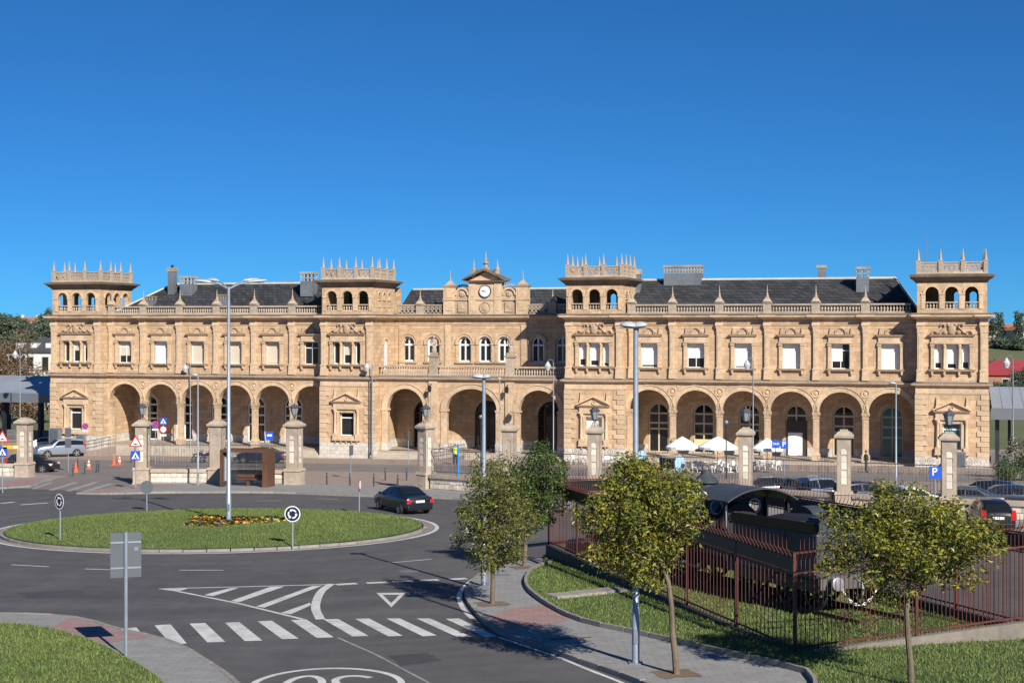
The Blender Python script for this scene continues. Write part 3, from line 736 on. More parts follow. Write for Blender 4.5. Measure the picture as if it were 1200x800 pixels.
# ---- pilaster (built once per kind)
def pil_mesh(w_, pr):
    h = w_ / 2
    return MB().box(-h - .1, h + .1, -pr - .06, 0, ZS1, 7.72).frus(-h - .05, h + .05, -pr - .02, 0, 7.72, 8.42, .03, 0, fb=False).box(-h - .09, h + .09, -pr - .05, 0, 8.42, 8.54).box(-h, h, -pr, 0, 8.54, 11.72)\
        .box(-h + .1, h - .1, -pr - .02, -pr + .005, 8.75, 11.5).box(-h - .05, h + .05, -pr - .04, 0, 11.72, 11.8).frus(-h, h, -pr, 0, 11.8, 12.16, 0, .07, fb=False).box(-h - .1, h + .1, -pr - .08, 0, 12.16, 12.29).mesh('pilaster', TRIM)
PILM = pil_mesh(.42, .24); PILT = pil_mesh(.5, .22)
ENTB = MB().box(-.35, .35, -.36, 0, 12.296, 12.45).box(-.32, .32, -.30, 0, 12.45, 12.846).frus(-.36, .36, -.36, 0, 12.85, 13.06, 0, .3, fb=False).box(-.76, .76, -.84, 0, 13.06, 13.22).mesh('entablature_block', TRIM)
PED = MB().box(-.42, .42, -.26, .26, 0, .14).box(-.37, .37, -.2, .2, .14, .9).box(-.43, .43, -.27, .27, .9, 1.02).mesh('pedestal', TRIMG)

def entablature(x0, x1, y, yb, wrap=True, name='entablature'):
    """architrave, frieze and cornice; wrap: the mouldings return round both ends"""
    e = 1 if wrap else 0
    def band(z0, z1, o0, o1, m):
        return (x0 - (o0 if e else 0), z0, z1, o0, o1)
    a = MB()
    def fr(z0, z1, o0, o1):
        if wrap: a.frus(x0, x1, y, yb, z0, z1, o0, o1, fb=False)
        else:
            a.add([(x0, y - o0, z0), (x1, y - o0, z0), (x1, yb, z0), (x0, yb, z0), (x0, y - o1, z1), (x1, y - o1, z1), (x1, yb, z1), (x0, yb, z1)], [(3, 2, 1, 0), (4, 5, 6, 7), (0, 1, 5, 4), (1, 2, 6, 5), (2, 3, 7, 6), (3, 0, 4, 7)])
    fr(ZA, ZA + .09, .05, .05); fr(ZA + .09, ZA + .15, .07, .11)
    o = S(a, 'architrave', TRIM)
    a = MB(); fr(ZC, ZC + .2, .08, .32); fr(ZC + .2, ZC + .36, .52, .56)
    c = S(a, 'cornice', TRIM)
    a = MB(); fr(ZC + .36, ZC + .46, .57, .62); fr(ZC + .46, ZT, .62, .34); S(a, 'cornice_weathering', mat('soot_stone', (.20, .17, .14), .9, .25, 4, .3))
    return c
def string_course(x0, x1, y, yb, wrap=True):
    a = MB()
    def fr(z0, z1, o0, o1):
        if wrap: a.frus(x0, x1, y, yb, z0, z1, o0, o1, fb=False)
        else: a.add([(x0, y - o0, z0), (x1, y - o0, z0), (x1, yb, z0), (x0, yb, z0), (x0, y - o1, z1), (x1, y - o1, z1), (x1, yb, z1), (x0, yb, z1)], [(3, 2, 1, 0), (4, 5, 6, 7), (0, 1, 5, 4), (1, 2, 6, 5), (2, 3, 7, 6), (3, 0, 4, 7)])
    fr(ZS0, ZS0 + .1, .06, .08); fr(ZS0 + .1, ZS0 + .22, .1, .28); fr(ZS0 + .22, ZS0 + .34, .36, .4); S(a, 'string_course', TRIM)
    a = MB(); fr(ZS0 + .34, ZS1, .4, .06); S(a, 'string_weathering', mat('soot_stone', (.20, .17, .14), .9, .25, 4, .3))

QST = mat('quoin_stone', (.58, .425, .28), .85, .18, 3.0, .3, objrand=.14)
QL = MB().frus(-.5, .5, -.085, .3, 0, .405, 0, -.012).mesh('quoin', QST); QS = MB().frus(-.34, .34, -.085, .3, 0, .405, 0, -.012).mesh('quoin', QST)

# ================================================================== towers
BL = {0: [(0, 0), (.45, 1), (.3, 1)], 1: [(0, 1), (.6, 1), (0, 1)], 2: [(.72, 1), (.78, 1), (.9, 1)], 3: [(.78, 1), (.82, 1), (.75, 1)]}
for ti, (x0, x1) in enumerate(TOW):
    cx = (x0 + x1) / 2
    S(wall(MB(), x0, x1, 0, .55, -2, ZC, [(cx - .75, cx + .75, 1.75, 3.98, 0)]) if False else wall(MB(), x0, x1, 0, .55, -2, ZS0, [(cx - .75, cx + .75, 1.75, 3.98, 0)]), 'wall', SAND)
    S(wall(MB(), x0, x1, 0.02, .55, ZS0, ZC, [(cx - 1.44, cx - .80, 8.6, 10.72, 0), (cx - .43, cx + .43, 8.6, 10.72, 0), (cx + .80, cx + 1.44, 8.6, 10.72, 0)]), 'wall', SAND)
    for sd in (0, 1):
        xa, xb = (x0, x0 + .55) if sd == 0 else (x1 - .55, x1)
        ops = []
        if (ti == 1 and sd == 1) or (ti == 2 and sd == 0): ops = [(2.75, 3.75, 8.0, 10.45, .5)]
        S(wall(MB(), .55, 7.0, xa, xb, -2, ZC, ops, side=True), 'wall', SAND)
    S(MB().box(x0, x1, 7.0, 7.5, -2, 16.05 if ti in (1,) else ZC), 'wall', SAND)
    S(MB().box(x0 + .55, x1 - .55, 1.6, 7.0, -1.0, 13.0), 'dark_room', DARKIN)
    S(MB().frus(x0, x1, 0, 7.0, -2, ZP, .09, .07), 'plinth', PLINTH)
    S(MB().frus(x0, x1, 0, 7, 6.45, 6.56, .03, .06).frus(x0, x1, 0, 7, 6.56, ZS0, .035, .035), 'frieze_band', TRIM)
    string_course(x0, x1, 0, 7.0); entablature(x0, x1, 0, 7.2)
    for k in range(12):
        z = ZP + .02 + k * .44
        big = k % 2 == 0
        for sx in (0, 1):
            me = QL if big else QS; h = .5 if big else .34
            xq = x0 + h - .085 if sx == 0 else x1 - h + .085
            put(me, 'quoin', xq, 0, z)
    for x in (x0 + .38, x1 - .38):
        put(PILT, 'pilaster', x, .02, 0); put(ENTB, 'entablature_block', x, .02, 0)
    place(STW, cx, .02); place(SG, cx, 0)
    for k, (xx, w_) in enumerate(((-1.12, .62), (0, .84), (1.12, .62))):
        b, l = BL[ti][k]
        window(cx + xx, .30, w_, 8.6, 10.72, blind=b, bm=BLIND if ti > 1 else BLINDB, mull=0, fr=.09)
    window(cx, .30, 1.48, 1.75, 3.98, mull=0, trans=(3.45,), fr=.09, gm=TEAL if ti == 3 else GLASS, blind=(.95 if ti == 2 else 0), bm=BLIND)
    # ---- loggia
    lx0, lx1, ly0, ly1 = x0 + .1, x1 - .1, .12, 6.0
    lc = (lx0 + lx1) / 2; ops = [(lc + k * 1.62 - .54, lc + k * 1.62 + .54, 13.72, 15.05, .54) for k in (-1, 0, 1)]
    S(wall(MB(), lx0, lx1, ly0, ly0 + .4, ZT - .05, 16.1, ops), 'loggia_wall', SAND)
    bk = [(lc + k * 1.62 + o_ - .3, lc + k * 1.62 + o_ + .3, 13.72, 15.0, .3) for k, o_ in (((-1, -.1), (0, .35), (1, .3)) if ti == 0 else ((0, .55), (1, .25)))]
    if ti != 1: S(wall(MB(), lx0, lx1, ly1 - .4, ly1, ZT - .05, 16.1, bk), 'loggia_wall', SAND)
    yc = (ly0 + ly1) / 2
    big = [(yc + k * 1.62 - .54, yc + k * 1.62 + .54, 13.72, 15.05, .54) for k in (-1, 0, 1)]
    sml = [(yc + k * 1.3 - .3, yc + k * 1.3 + .3, 14.8, 15.15, .3) for k in (-1, 0, 1)]
    op_l = big if ti == 0 else []; op_r = big if ti == 0 else sml
    for (xa, xb, op) in ((lx0, lx0 + .4, op_l), (lx1 - .4, lx1, op_r)):
        S(wall(MB(), ly0 + .4, (ly1 - .4) if ti != 1 else ly1, xa, xb, ZT - .05, 16.1, op, side=True), 'loggia_wall', SAND)
    for k in (-1, 0, 1):
        c = lc + k * 1.62
        S(archring(MB(), c, .55, 15.06, .55, .2, ly0 - .07, ly0 + .002), 'archivolt', TRIM)
        balustrade(c - .54, c + .54, ly0 + .18, 13.72, plinth=.05, h=.46, rail=.1, th=.22)
        if ti == 0:
            S(archring(MB(), yc + k * 1.62, .55, 15.06, .55, .2, lx1 - .002, lx1 + .07, side=True), 'archivolt', TRIM); balustrade(yc + k * 1.62 - .54, yc + k * 1.62 + .54, lx1 - .18, 13.72, side=True, plinth=.05, h=.46, rail=.1, th=.22)
        elif ti in (1, 2):
            S(archring(MB(), yc + k * 1.3, .31, 15.15, .31, .14, lx1 - .002, lx1 + .06, side=True), 'archivolt', TRIM)
            S(MB().box(lx1 - .002, lx1 + .09, yc + k * 1.3 - .5, yc + k * 1.3 + .5, 14.68, 14.79).box(lx1 - .002, lx1 + .07, yc + k * 1.3 - .3, yc + k * 1.3 + .3, 14.05, 14.15), 'sill', TRIM)
    for k in (-1.5, -.5, .5, 1.5):
        hw = .27 if abs(k) < 1 else .2
        c = lc + k * 1.62 + (0 if abs(k) < 1 else (.07 if k < 0 else -.07))
        im = MB(); im.box(c - hw, c + hw, ly0 - .09, ly0 + .41, 14.94, 15.06).box(c - hw + .06, c + hw - .06, ly0 - .05, ly0 + .002, 13.72, 14.94)
        S(im, 'impost', TRIM)
    S(MB().box(lx0 + .4, lx1 - .4, ly0 + .4, ly1 - .4, ZT - .1, ZT + .06), 'loggia_floor', TRIMG)
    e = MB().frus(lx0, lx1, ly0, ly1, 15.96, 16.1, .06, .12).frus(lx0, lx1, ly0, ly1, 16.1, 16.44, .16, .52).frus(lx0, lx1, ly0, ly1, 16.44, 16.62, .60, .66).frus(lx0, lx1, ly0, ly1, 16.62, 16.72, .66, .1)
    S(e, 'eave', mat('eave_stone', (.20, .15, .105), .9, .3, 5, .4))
    # ---- lace parapet and pinnacles
    p = MB(); o_ = .02
    p.frus(lx0, lx1, ly0, ly1, 16.70, 16.86, .10, .04)
    xs_ = [lx0 + .1 + (lx1 - lx0 - .2) * k / 3 for k in range(4)]; ys_ = [ly0 + .1 + (ly1 - ly0 - .2) * k / 3 for k in range(4)]
    for a, b in zip(xs_[:-1], xs_[1:]):
        for t in (ys_[0], ys_[-1]): lace(p, a + .15, b - .15, t, 16.84, 17.72)
    for a, b in zip(ys_[:-1], ys_[1:]):
        for t in (xs_[0], xs_[-1]): lace(p, a + .15, b - .15, t, 16.84, 17.72, side=True)
    po = S(p, 'parapet', TRIMG)
    for i, x in enumerate(xs_):
        for j, y in enumerate(ys_):
            if i in (0, 3) or j in (0, 3): link('pinnacle', PINT, po, (x, y, 16.70))
# narrow side windows facing the centre
for x, sg in ((TOW[1][1], 1), (TOW[2][0], -1)):
    window(3.25, x - .16 if sg > 0 else x + .1, .98, 8.0, 10.45, .48, mull=0, side=True, gm=mat('white_pane', (.62, .64, .66), .3, .05))
    S(archring(MB(), 3.25, .52, 10.45, .52, .2, min(x, x + .07 * sg), max(x, x + .07 * sg), side=True), 'archivolt', TRIM)

# ================================================================== wings
LW = [-43.3 + 4.1 * k for k in range(7)]; RW = [10.5 + 4.25 * k for k in range(7)]
CAPM = MB().box(-.34, .34, -.34, .34, 4.54, 4.66).frus(-.27, .27, -.27, .27, 4.2, 4.54, -.02, .06).box(-.3, .3, -.3, .3, 4.1, 4.2)
for s_ in (-1, 1):
    for t_ in (-1, 1): CAPM.ell((s_ * .27, t_ * .27, 4.46), .10, .10, .10, 6, 4)
CAPM = CAPM.mesh('capital', CARVE)
SHAFT = MB().box(-.25, .25, -.25, .25, ZF + .02, 4.1).box(-.17, .17, -.27, -.249, 1.5, 3.95).box(.249, .27, -.17, .17, 1.5, 3.95).box(-.36, .36, -.36, .36, -.6, ZF + .55).frus(-.32, .32, -.32, .32, ZF + .55, ZF + .75, .02, -.06).mesh('column', TRIM)
ROUND = MB(); ring2(ROUND, (0, 0), .33, .09, -.04, n=14, th=.09); ROUND.ell((0, -.02, 0), .19, .08, .19, 8, 4); ROUND = ROUND.mesh('roundel', TRIM)
DOORS = {}
def wing(ed, x0, x1, right, hpl, hpr):
    pitch = ed[1] - ed[0]; hw = pitch / 2 - .26; rise = hw * .97
    aw = [(max(a + .26, x0), min(b - .26, x1) if b < x1 else b - .26, 4.0, 4.66, rise) for a, b in zip(ed[:-1], ed[1:])]
    aw = [((a + b) / 2 - hw, (a + b) / 2 + hw, 4.0, 4.66, rise) for a, b in zip(ed[:-1], ed[1:])]
    S(wall(MB(), ed[0], ed[-1], DW, DW + .6, 4.66, ZS0, aw, n=20), 'arcade_wall', SAND)
    wins = [(a + b) / 2 for a, b in zip(ed[:-1], ed[1:])]
    S(wall(MB(), x0, ed[-1], DW, DW + .5, ZS0, ZC, [(c - .79, c + .79, 8.5, 10.72, 0) for c in wins]), 'wall', SAND)
    S(MB().box(x0, ed[-1], DW + .6, DB, ZS0 - .12, ZS0 + .05), 'arcade_ceiling', mat('arcade_plaster', (.42, .32, .22), .9, .12, 2))
    dcs = [c for c in wins]
    S(wall(MB(), x0 - .4, ed[-1] + .3, DB, DB + .4, -1.0, ZS0 - .12, [(c - 1.0, c + 1.0, ZF, 4.05, 1.0) for c in dcs], n=16), 'arcade_back_wall', SAND)
    S(MB().box(x0 - .4, ed[-1] + .3, DB - .06, DB - .001, ZF, ZP).box(0, .01, DB - .05, DB - .04, ZF, ZF + .01), 'arcade_dado', PLINTH) if False else None
    for a, b in zip([x0 - .2] + [c + 1.0 for c in dcs], [c - 1.0 for c in dcs] + [ed[-1]]):
        if b - a > .1: S(MB().box(a, b, DB - .07, DB + .02, ZF, ZP), 'dado', PLINTH)
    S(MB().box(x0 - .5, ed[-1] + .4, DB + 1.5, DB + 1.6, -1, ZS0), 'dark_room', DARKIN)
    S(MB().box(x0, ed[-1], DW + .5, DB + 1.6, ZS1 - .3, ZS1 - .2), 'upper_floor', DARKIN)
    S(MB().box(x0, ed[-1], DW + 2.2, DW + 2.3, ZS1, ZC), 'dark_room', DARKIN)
    S(MB().box(x0, x1, DW - .35, DB + 1.5, -2, ZF), 'arcade_floor', mat('arcade_paving', (.36, .30, .24), .8, .12, 2))
    st = MB()
    for k in range(1, 6): st.box(x0, x1, DW - .35 - .34 * k, DW - .352 - .34 * (k - 1), -2, ZF - .165 * k)
    S(st, 'steps', mat('step_stone', (.46, .40, .33), .85, .15, 3, .2))
    string_course(x0, ed[-1], DW, DW + .6, False); entablature(x0, ed[-1], DW, DW + 1.0, False)
    S(MB().box(x0, ed[-1], DW + .1, DW + .5, ZC, ZT), 'blocking_course', TRIM)
    for i, x in enumerate(ed):
        inside = x0 + .3 < x < x1 - .3
        if inside or (i == 0):
            xx = x if i else x + .28
            put(SHAFT, 'column', xx, DW + .3, 0); put(CAPM, 'capital', xx, DW + .3, 0)
        if inside:
            put(ROUND, 'roundel', x, DW, 6.35)
        if inside or i == 0:
            xx = x if i else x + .5
            put(PILM, 'pilaster', xx, DW, 0); put(ENTB, 'entablature_block', xx, DW, 0)
            put(PED, 'pedestal', xx, DW + .12, ZT); put(PINW, 'pinnacle', xx, DW + .12, ZT + 1.02)
    for i, (a, b) in enumerate(zip(ed[:-1], ed[1:])):
        c = (a + b) / 2
        S(archring(MB(), c, hw, 4.66, rise, .40, DW - .06, DW + .003, n=22), 'archivolt', TRIM)
        S(archring(MB(), c, hw + .38, 4.66, rise + .38, .10, DW - .12, DW - .056, n=22, a0=.16, a1=math.pi - .16), 'hood_mould', TRIM)
        place(SW, c, DW)
        bl = ((.93, BLIND, 1), (.62, BLIND, 1), (.95, BLIND, 1), (1, BLIND, 1), (.72, BLIND, .62), (1, BLIND, 1))[i] if right else ((.68, BLINDB, 1), (1, BLIND, 1), (1, BLINDB, 1), (1, BLINDB, 1), (.98, BLINDB, 1), (0, BLIND, 1))[i]
        window(c, DW + .28, 1.56, 8.5, 10.72, blind=bl[0], bm=bl[1], mull=1 if bl[0] < .9 else 0, trans=(10.1,) if bl[0] < .9 else (), left=bl[2])
        lo, hi = (a + .5 if i == 0 else a) + .40, min(b, x1 + .6) - .40
        balustrade(lo, hi, DW + .12, ZT)
        # glazed doors at the back of the arcade
        gm = TEAL if (right and i == 5) else GLASSD
        fm = CREAMF if right else WHITEF
        d = window(c, DB + .12, 1.96, ZF + .02, 4.05, .98, mull=1, trans=(4.05, 3.15, 2.2 if i % 2 else 2.6), fm=fm, gm=gm, fr=.14, name='glazed_door')
        S(archring(MB(), c, 1.0, 4.05, 1.0, .3, DB - .05, DB + .004), 'archivolt', TRIM)
        if right and i == 3:      # white notice panel standing in the door
            S(MB().box(c - .75, c + .55, DB + .02, DB + .06, ZF + .05, 2.5), 'notice_panel', WHITE)
            S(MB().box(c - .9, c + .98, DB + .07, DB + .1, ZF + .02, 3.6), 'door_screen', mat('dark_screen', (.05, .04, .035), .5, .1, 3))
        if right and i == 1:
            S(MB().box(c - .9, c + .9, DB + .02, DB + .05, .9, 1.7), 'counter_panel', mat('cream_panel', (.75, .62, .36), .6, .05, 3))
    # roof, ridge and back
    r0, r1 = (x0 - .3, x1 + .3); ye, yr, yb = DW + 1.0, 8.4, 15.4; ze, zr = ZT + .1, 16.62
    rf = MB().add([(r0, ye, ze), (r1, ye, ze), (r1, yb, ze), (r0, yb, ze), (r0 + hpl, yr, zr), (r1 - hpr, yr, zr)], [(0, 1, 5, 4), (1, 2, 5), (2, 3, 4, 5), (3, 0, 4), (3, 2, 1, 0)])
    ro = S(rf, 'roof', SLATE)
    rd = MB().tube([(r0 + hpl, yr, zr + .02), (r1 - hpr, yr, zr + .02)], .12, 6)
    for p, q in (((r0, ye, ze), (r0 + hpl, yr, zr)), ((r1, ye, ze), (r1 - hpr, yr, zr)), ((r0, yb, ze), (r0 + hpl, yr, zr)), ((r1, yb, ze), (r1 - hpr, yr, zr))): rd.tube([p, q], .10, 6)
    rd.build('ridge_tiles', ZINCW, ro)
    S(MB().box(x0 - .3, x1 + .3, 15.0, 15.4, -2, ze), 'rear_wall', SAND)
    return ro
roofL = wing(LW, TOW[0][1], TOW[1][0], False, 3.6, .2)
roofR = wing(RW, TOW[2][1], TOW[3][0], True, .2, 2.2)
for xx in (TOW[0][0], TOW[3][1] - .5, TOW[0][1] - .5, TOW[3][0]):
    S(MB().box(xx, xx + .5, 7.5, 15.0, -2, 13.4), 'rear_wall', SAND)
def at_front(px, d):            # place along the front of a photograph column, d metres behind the tower fronts
    dx = (px - 600) / F; q = FO + FN * d; return (dx * q.y - q.x) / (FU.x - dx * FU.y)
CH = [at_front(*p) for p in ((202, 6.6), (221, 6.6), (362, 6.0), (337, 9.4), (176, 4.2), (262, 4.0), (801, 8.2), (963, 9.2), (1011, 6.4), (747, 6.4))]
def chimney(roof, x, y, z0, w_, d_, h, slats=0, capm=TRIMG):
    o = MB().box(x - w_ / 2, x + w_ / 2, y - d_ / 2, y + d_ / 2, z0, z0 + h * (.62 if slats else .86)).build('chimney', LEAD, roof)
    zt = z0 + h * (.62 if slats else .86)
    c = MB()
    if slats:
        n = slats
        for k in range(n + 1):
            xx = x - w_ / 2 + .05 + (w_ - .1) * k / n
            for yy in (y - d_ / 2 + .05, y + d_ / 2 - .05): c.box(xx - .05, xx + .05, yy - .05, yy + .05, zt, z0 + h * .9)
        c.box(x - w_ / 2, x + w_ / 2, y - d_ / 2, y + d_ / 2, zt + h * .10, zt + h * .14)
    c.frus(x - w_ / 2, x + w_ / 2, y - d_ / 2, y + d_ / 2, z0 + h * (.9 if slats else .86), z0 + h, .05, .09)
    c.build('cap', capm, o)
    return o
chimney(roofL, CH[0], 6.6, 15.4, .7, .7, 2.9); MB().lathe([(.14, 18.2), (.14, 18.6)], (CH[0], 6.6, 0), 8).build('flue', IRON, roofL)
chimney(roofL, CH[1], 6.6, 15.3, 1.35, 1.2, 2.1, 3); chimney(roofL, CH[2], 6.0, 15.2, 1.3, 1.3, 2.5, 3); chimney(roofL, CH[3], 9.4, 15.9, .8, .8, 1.0)
chimney(roofL, CH[4], 4.2, 14.2, 1.0, .8, 1.1, 3); chimney(roofL, CH[5], 4.0, 14.2, .9, .7, 1.2, 3)
chimney(roofR, CH[6], 8.2, 16.0, 3.5, 1.6, 2.0, 12); chimney(roofR, CH[7], 9.2, 16.0, .75, .75, 1.9); chimney(roofR, CH[8], 6.4, 15.2, 1.1, 1.0, 2.4, 2)
chimney(roofR, CH[9], 6.4, 14.2, .6, .8, 3.4)
MB().tube([(36.8, 8.5, 13.4), (36.8, 8.5, 20.6)], [.045, .02], 5).build('mast', GALVD, ST)

# ================================================================== centre
CX = -4.375; cl, cr = TOW[1][1], TOW[2][0]
COPS = [(-11.0 - 1.85, -11.0 + 1.85, ZF, 4.35, 1.92), (CX - 2.5, CX + 2.5, ZF, 4.35, 1.98), (2.2 - 1.9, 2.2 + 1.9, ZF, 4.35, 1.92)]
S(wall(MB(), cl - .3, cr + .3, DW, DW + .7, -2, ZS0, COPS, n=24), 'arcade_wall', SAND)
for (a, b, z_, zs, ri) in COPS:
    c, hw = (a + b) / 2, (b - a) / 2
    S(archring(MB(), c, hw, zs, ri, .46, DW - .06, DW + .003, n=26), 'archivolt', TRIM)
    S(archring(MB(), c, hw + .44, zs, ri + .44, .1, DW - .13, DW - .056, n=26), 'hood_mould', TRIM)
    for s_ in (-1, 1):
        x = c + s_ * (hw + .22)
        S(MB().box(x - .36, x + .36, DW - .12, DW + .6, 4.16, 4.35).box(x - .30, x + .30, DW - .07, DW + .003, ZP, 4.16).box(x - .13, x + .13, DW - .09, DW - .068, 1.6, 3.8), 'impost', TRIM)
        S(MB().box(x - .34, x + .34, DW - .12, DW + .71, -2, ZP), 'plinth', PLINTH)
PX = [CX - 3.8, CX + 3.8]
for x in PX:
    S(MB().box(x - .42, x + .42, DW - .16, DW, -.5, ZS0).box(x - .2, x + .2, DW - .2, DW - .158, 1.6, 6.5), 'pier_pilaster', TRIM)
    S(MB().box(x - .5, x + .5, DW - .24, DW - .162, -2, ZP), 'plinth', PLINTH)
    l = S(MB().tube([(x - .1, DW - .2, 6.7), (x - .1, DW - .62, 6.78), (x - .1, DW - .75, 6.6)], .03, 5).lathe([(.08, 6.0), (.16, 6.1), (.2, 6.5), (.06, 6.66)], (x - .1, DW - .75, 0), 6), 'wall_lantern', IRON)
S(MB().box(cl - .3, cr + .3, DW + .7, DC + .3, ZS0 - .12, ZS1 - .08), 'terrace', TRIMG)
S(wall(MB(), cl - .4, cr + .4, DB, DB + .4, -1, ZS0 - .12, [(c - 1.35, c + 1.35, ZF, 3.65, 1.35) for c in (-11.0 + .5, CX + .2, 2.2)], n=18), 'arcade_back_wall', SAND)
for a, b in ((cl, -11.85), (-9.15, CX - 1.15), (CX + 1.55, .85), (3.55, cr)): S(MB().box(a, b, DB - .07, DB + .02, ZF, ZP), 'dado', PLINTH)
for c in (-10.5, CX + .2, 2.2):
    window(c, DB + .15, 2.68, ZF + .02, 3.65, 1.34, mull=3, trans=(3.65, 2.6), fm=mat('dark_bronze', (.03, .028, .026), .5, .1), gm=GLASSD, fr=.09, name='glazed_door')
    S(archring(MB(), c, 1.36, 3.65, 1.36, .28, DB - .05, DB + .004), 'archivolt', TRIM)
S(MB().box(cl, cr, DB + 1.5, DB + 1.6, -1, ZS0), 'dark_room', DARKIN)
S(MB().box(cl - .3, cr + .3, DW - .3, DB + 1.5, -2, ZF), 'arcade_floor', mat('arcade_paving', (0, 0, 0)))
st = MB()
for k in range(1, 5): st.box(cl - .3, cr + .3, DW - .3 - .36 * k, DW - .302 - .36 * (k - 1), -2, ZF - .165 * k)
S(st, 'steps', mat('step_stone', (0, 0, 0)))
string_course(cl - .2, cr + .2, DW, DW + .7, False)
# terrace balustrade with statues
segs = [cl + .1, PX[0] - .45, PX[0] + .45, PX[1] - .45, PX[1] + .45, cr - .1]
for a, b in ((segs[0], segs[1]), (segs[2], segs[3]), (segs[4], segs[5])): balustrade(a, b, DW + .15, ZS1 + .02, plinth=.12, h=.66, rail=.16, th=.3)
for x in PX:
    S(MB().box(x - .5, x + .5, DW - .12, DW + .55, ZS1 + .01, 7.68).box(x - .42, x + .42, DW - .06, DW + .48, 7.68, 9.3).frus(x - .5, x + .5, DW - .14, DW + .56, 9.3, 9.46, 0, .04).box(x - .34, x + .34, DW, DW + .45, 9.46, 9.74), 'pedestal', TRIMG)
    sm = MB().lathe([(.25, 9.74), (.27, 9.9), (.22, 10.3), (.2, 10.6), (.25, 10.85), (.20, 11.0), (.08, 11.05)], (x, DW + .22, 0), 10).ell((x, DW + .20, 11.18), .115, .13, .15, 8, 6)
    for s_ in (-1, 1): sm.tube([(x + s_ * .22, DW + .2, 10.92), (x + s_ * .30, DW + .1, 10.62), (x + s_ * .08, DW - .04, 10.5)], [.085, .07, .05], 6)
    sm.tube([(x - .22, DW + .2, 10.9), (x - .05, DW + .0, 10.4), (x + .2, DW + .05, 9.8)], [.06, .09, .06], 5)
    S(sm, 'statue', TRIMG, smooth=True)
# recessed upper front
CWIN = [-12.35, -9.75, -6.5, -4.44, -2.5, .87, 3.3]
S(wall(MB(), cl - .3, cr + .3, DC, DC + .5, ZS0, ZC, [(c - .64, c + .64, 8.74, 10.55, .68) for c in CWIN], n=14), 'wall', SAND)
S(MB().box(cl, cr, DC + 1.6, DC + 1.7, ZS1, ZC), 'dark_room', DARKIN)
for c in CWIN:
    window(c, DC + .24, 1.26, 8.74, 10.55, .66, mull=1, trans=(10.4,), fr=.15)
    S(archring(MB(), c, .64, 10.55, .68, .24, DC - .09, DC + .003), 'archivolt', TRIM)
    S(archring(MB(), c, .86, 10.55, .90, .08, DC - .16, DC - .086), 'hood_mould', TRIM)
    for s_ in (-1, 1): S(MB().box(c + s_ * .78 - .18, c + s_ * .78 + .18, DC - .13, DC + .002, 10.42, 10.55).box(c + s_ * .78 - .11, c + s_ * .78 + .11, DC - .06, DC + .002, 8.78, 10.42), 'impost', TRIM)
    S(MB().frus(c - .95, c + .95, DC - .2, DC + .002, 8.6, 8.76, -.04, 0, fb=False), 'sill', TRIM)
for x in (-8.25, -.5, cl + 1.0 - .25, cr - .4):
    S(MB().box(x - .3, x + .3, DC - .1, DC, ZS1, 12.29).box(x - .17, x + .17, DC - .13, DC - .098, 8.8, 11.9), 'pilaster', TRIM)
entablature(cl - .1, cr + .1, DC, DC + 1.0, False); S(MB().box(cl, cr, DC + .1, DC + .5, ZC, ZT), 'blocking_course', TRIM)
lp_ = MB(); lace(lp_, cl + .1, -8.65, DC + .12, ZT, ZT + .98); S(lp_, 'pierced_balustrade', TRIMG)
lp_ = MB(); lace(lp_, -.1, cr - .1, DC + .12, ZT, ZT + .98); S(lp_, 'pierced_balustrade', TRIMG)
for x in (-11.15, 2.35):
    put(PED, 'pedestal', x, DC + .1, ZT); put(PINW, 'pinnacle', x, DC + .1, ZT + 1.02)
# ---- clock gable
G = DC - .12; g0, g1 = -8.65, -.10; t0, t1 = -6.05, -2.7
gm_ = MB().box(t0, t1, G, G + .9, ZT, 16.5)
gw = S(gm_, 'clock_gable', TRIM)
for (a, b) in ((g0, g0 + 1.15), (g1 - 1.15, g1)):
    p = S(MB().box(a, b, G - .08, G + .9, ZT, 16.0).frus(a, b, G - .08, G + .9, 16.0, 16.2, .04, .16).frus(a, b, G - .08, G + .9, 14.72, 14.86, .05, .09).box(a + .22, b - .22, G - .12, G - .078, 13.75, 14.55).box(a + .22, b - .22, G - .12, G - .078, 15.0, 15.85), 'gable_pier', TRIM)
    c = (a + b) / 2
    S(MB().frus(c - .42, c + .42, G + .0, G + .84, 16.2, 16.32).frus(c - .36, c + .36, G + .06, G + .78, 16.32, 16.65, 0, -.22).lathe([(.15, 16.65), (.08, 16.75), (.045, 17.2), (.015, 17.7)], (c, G + .42, 0), 8), 'pinnacle', TRIMG)
for a, b, sg in ((g0 + 1.15, t0, 1), (t1, g1 - 1.15, -1)):
    c, hw = (a + b) / 2, (b - a) / 2
    S(MB().box(a, b, G + .12, G + .8, ZT, 15.3).xz([(c - hw * .98 * math.cos(math.pi * k / 12), 15.3 + hw * .95 * math.sin(math.pi * k / 12)) for k in range(13)], G + .12, G + .8), 'gable_niche', CARVE)
    S(archring(MB(), c, hw - .17, 15.25, hw - .15, .15, G - .04, G + .2, n=12), 'niche_arch', TRIM)
    S(MB().box(c - hw + .05, c + hw - .05, G + .02, G + .2, 14.72, 14.86).box(c - .42, c + .42, G + .03, G + .13, 13.6, 14.6).ell((c, G + .1, 14.1), .3, .1, .42, 8, 6).ell((c, G + .1, 15.35), .32, .12, .3, 8, 6), 'coat_of_arms', CARVE)
    cr_ = MB()
    for k in range(6): cr_.ell((a + .12 + (b - a - .24) * k / 5, G + .4, 16.02 + .18 * math.sin(math.pi * (k + .5) / 6)), .13, .12, .16, 6, 4)
    cr_.xz([(a, 15.2), (a + .25, 15.2), (a, 16.0)] if sg < 0 else [(b, 15.2), (b - .25, 15.2), (b, 16.0)], G + .3, G + .6)
    S(cr_, 'carved_crest', CARVE)
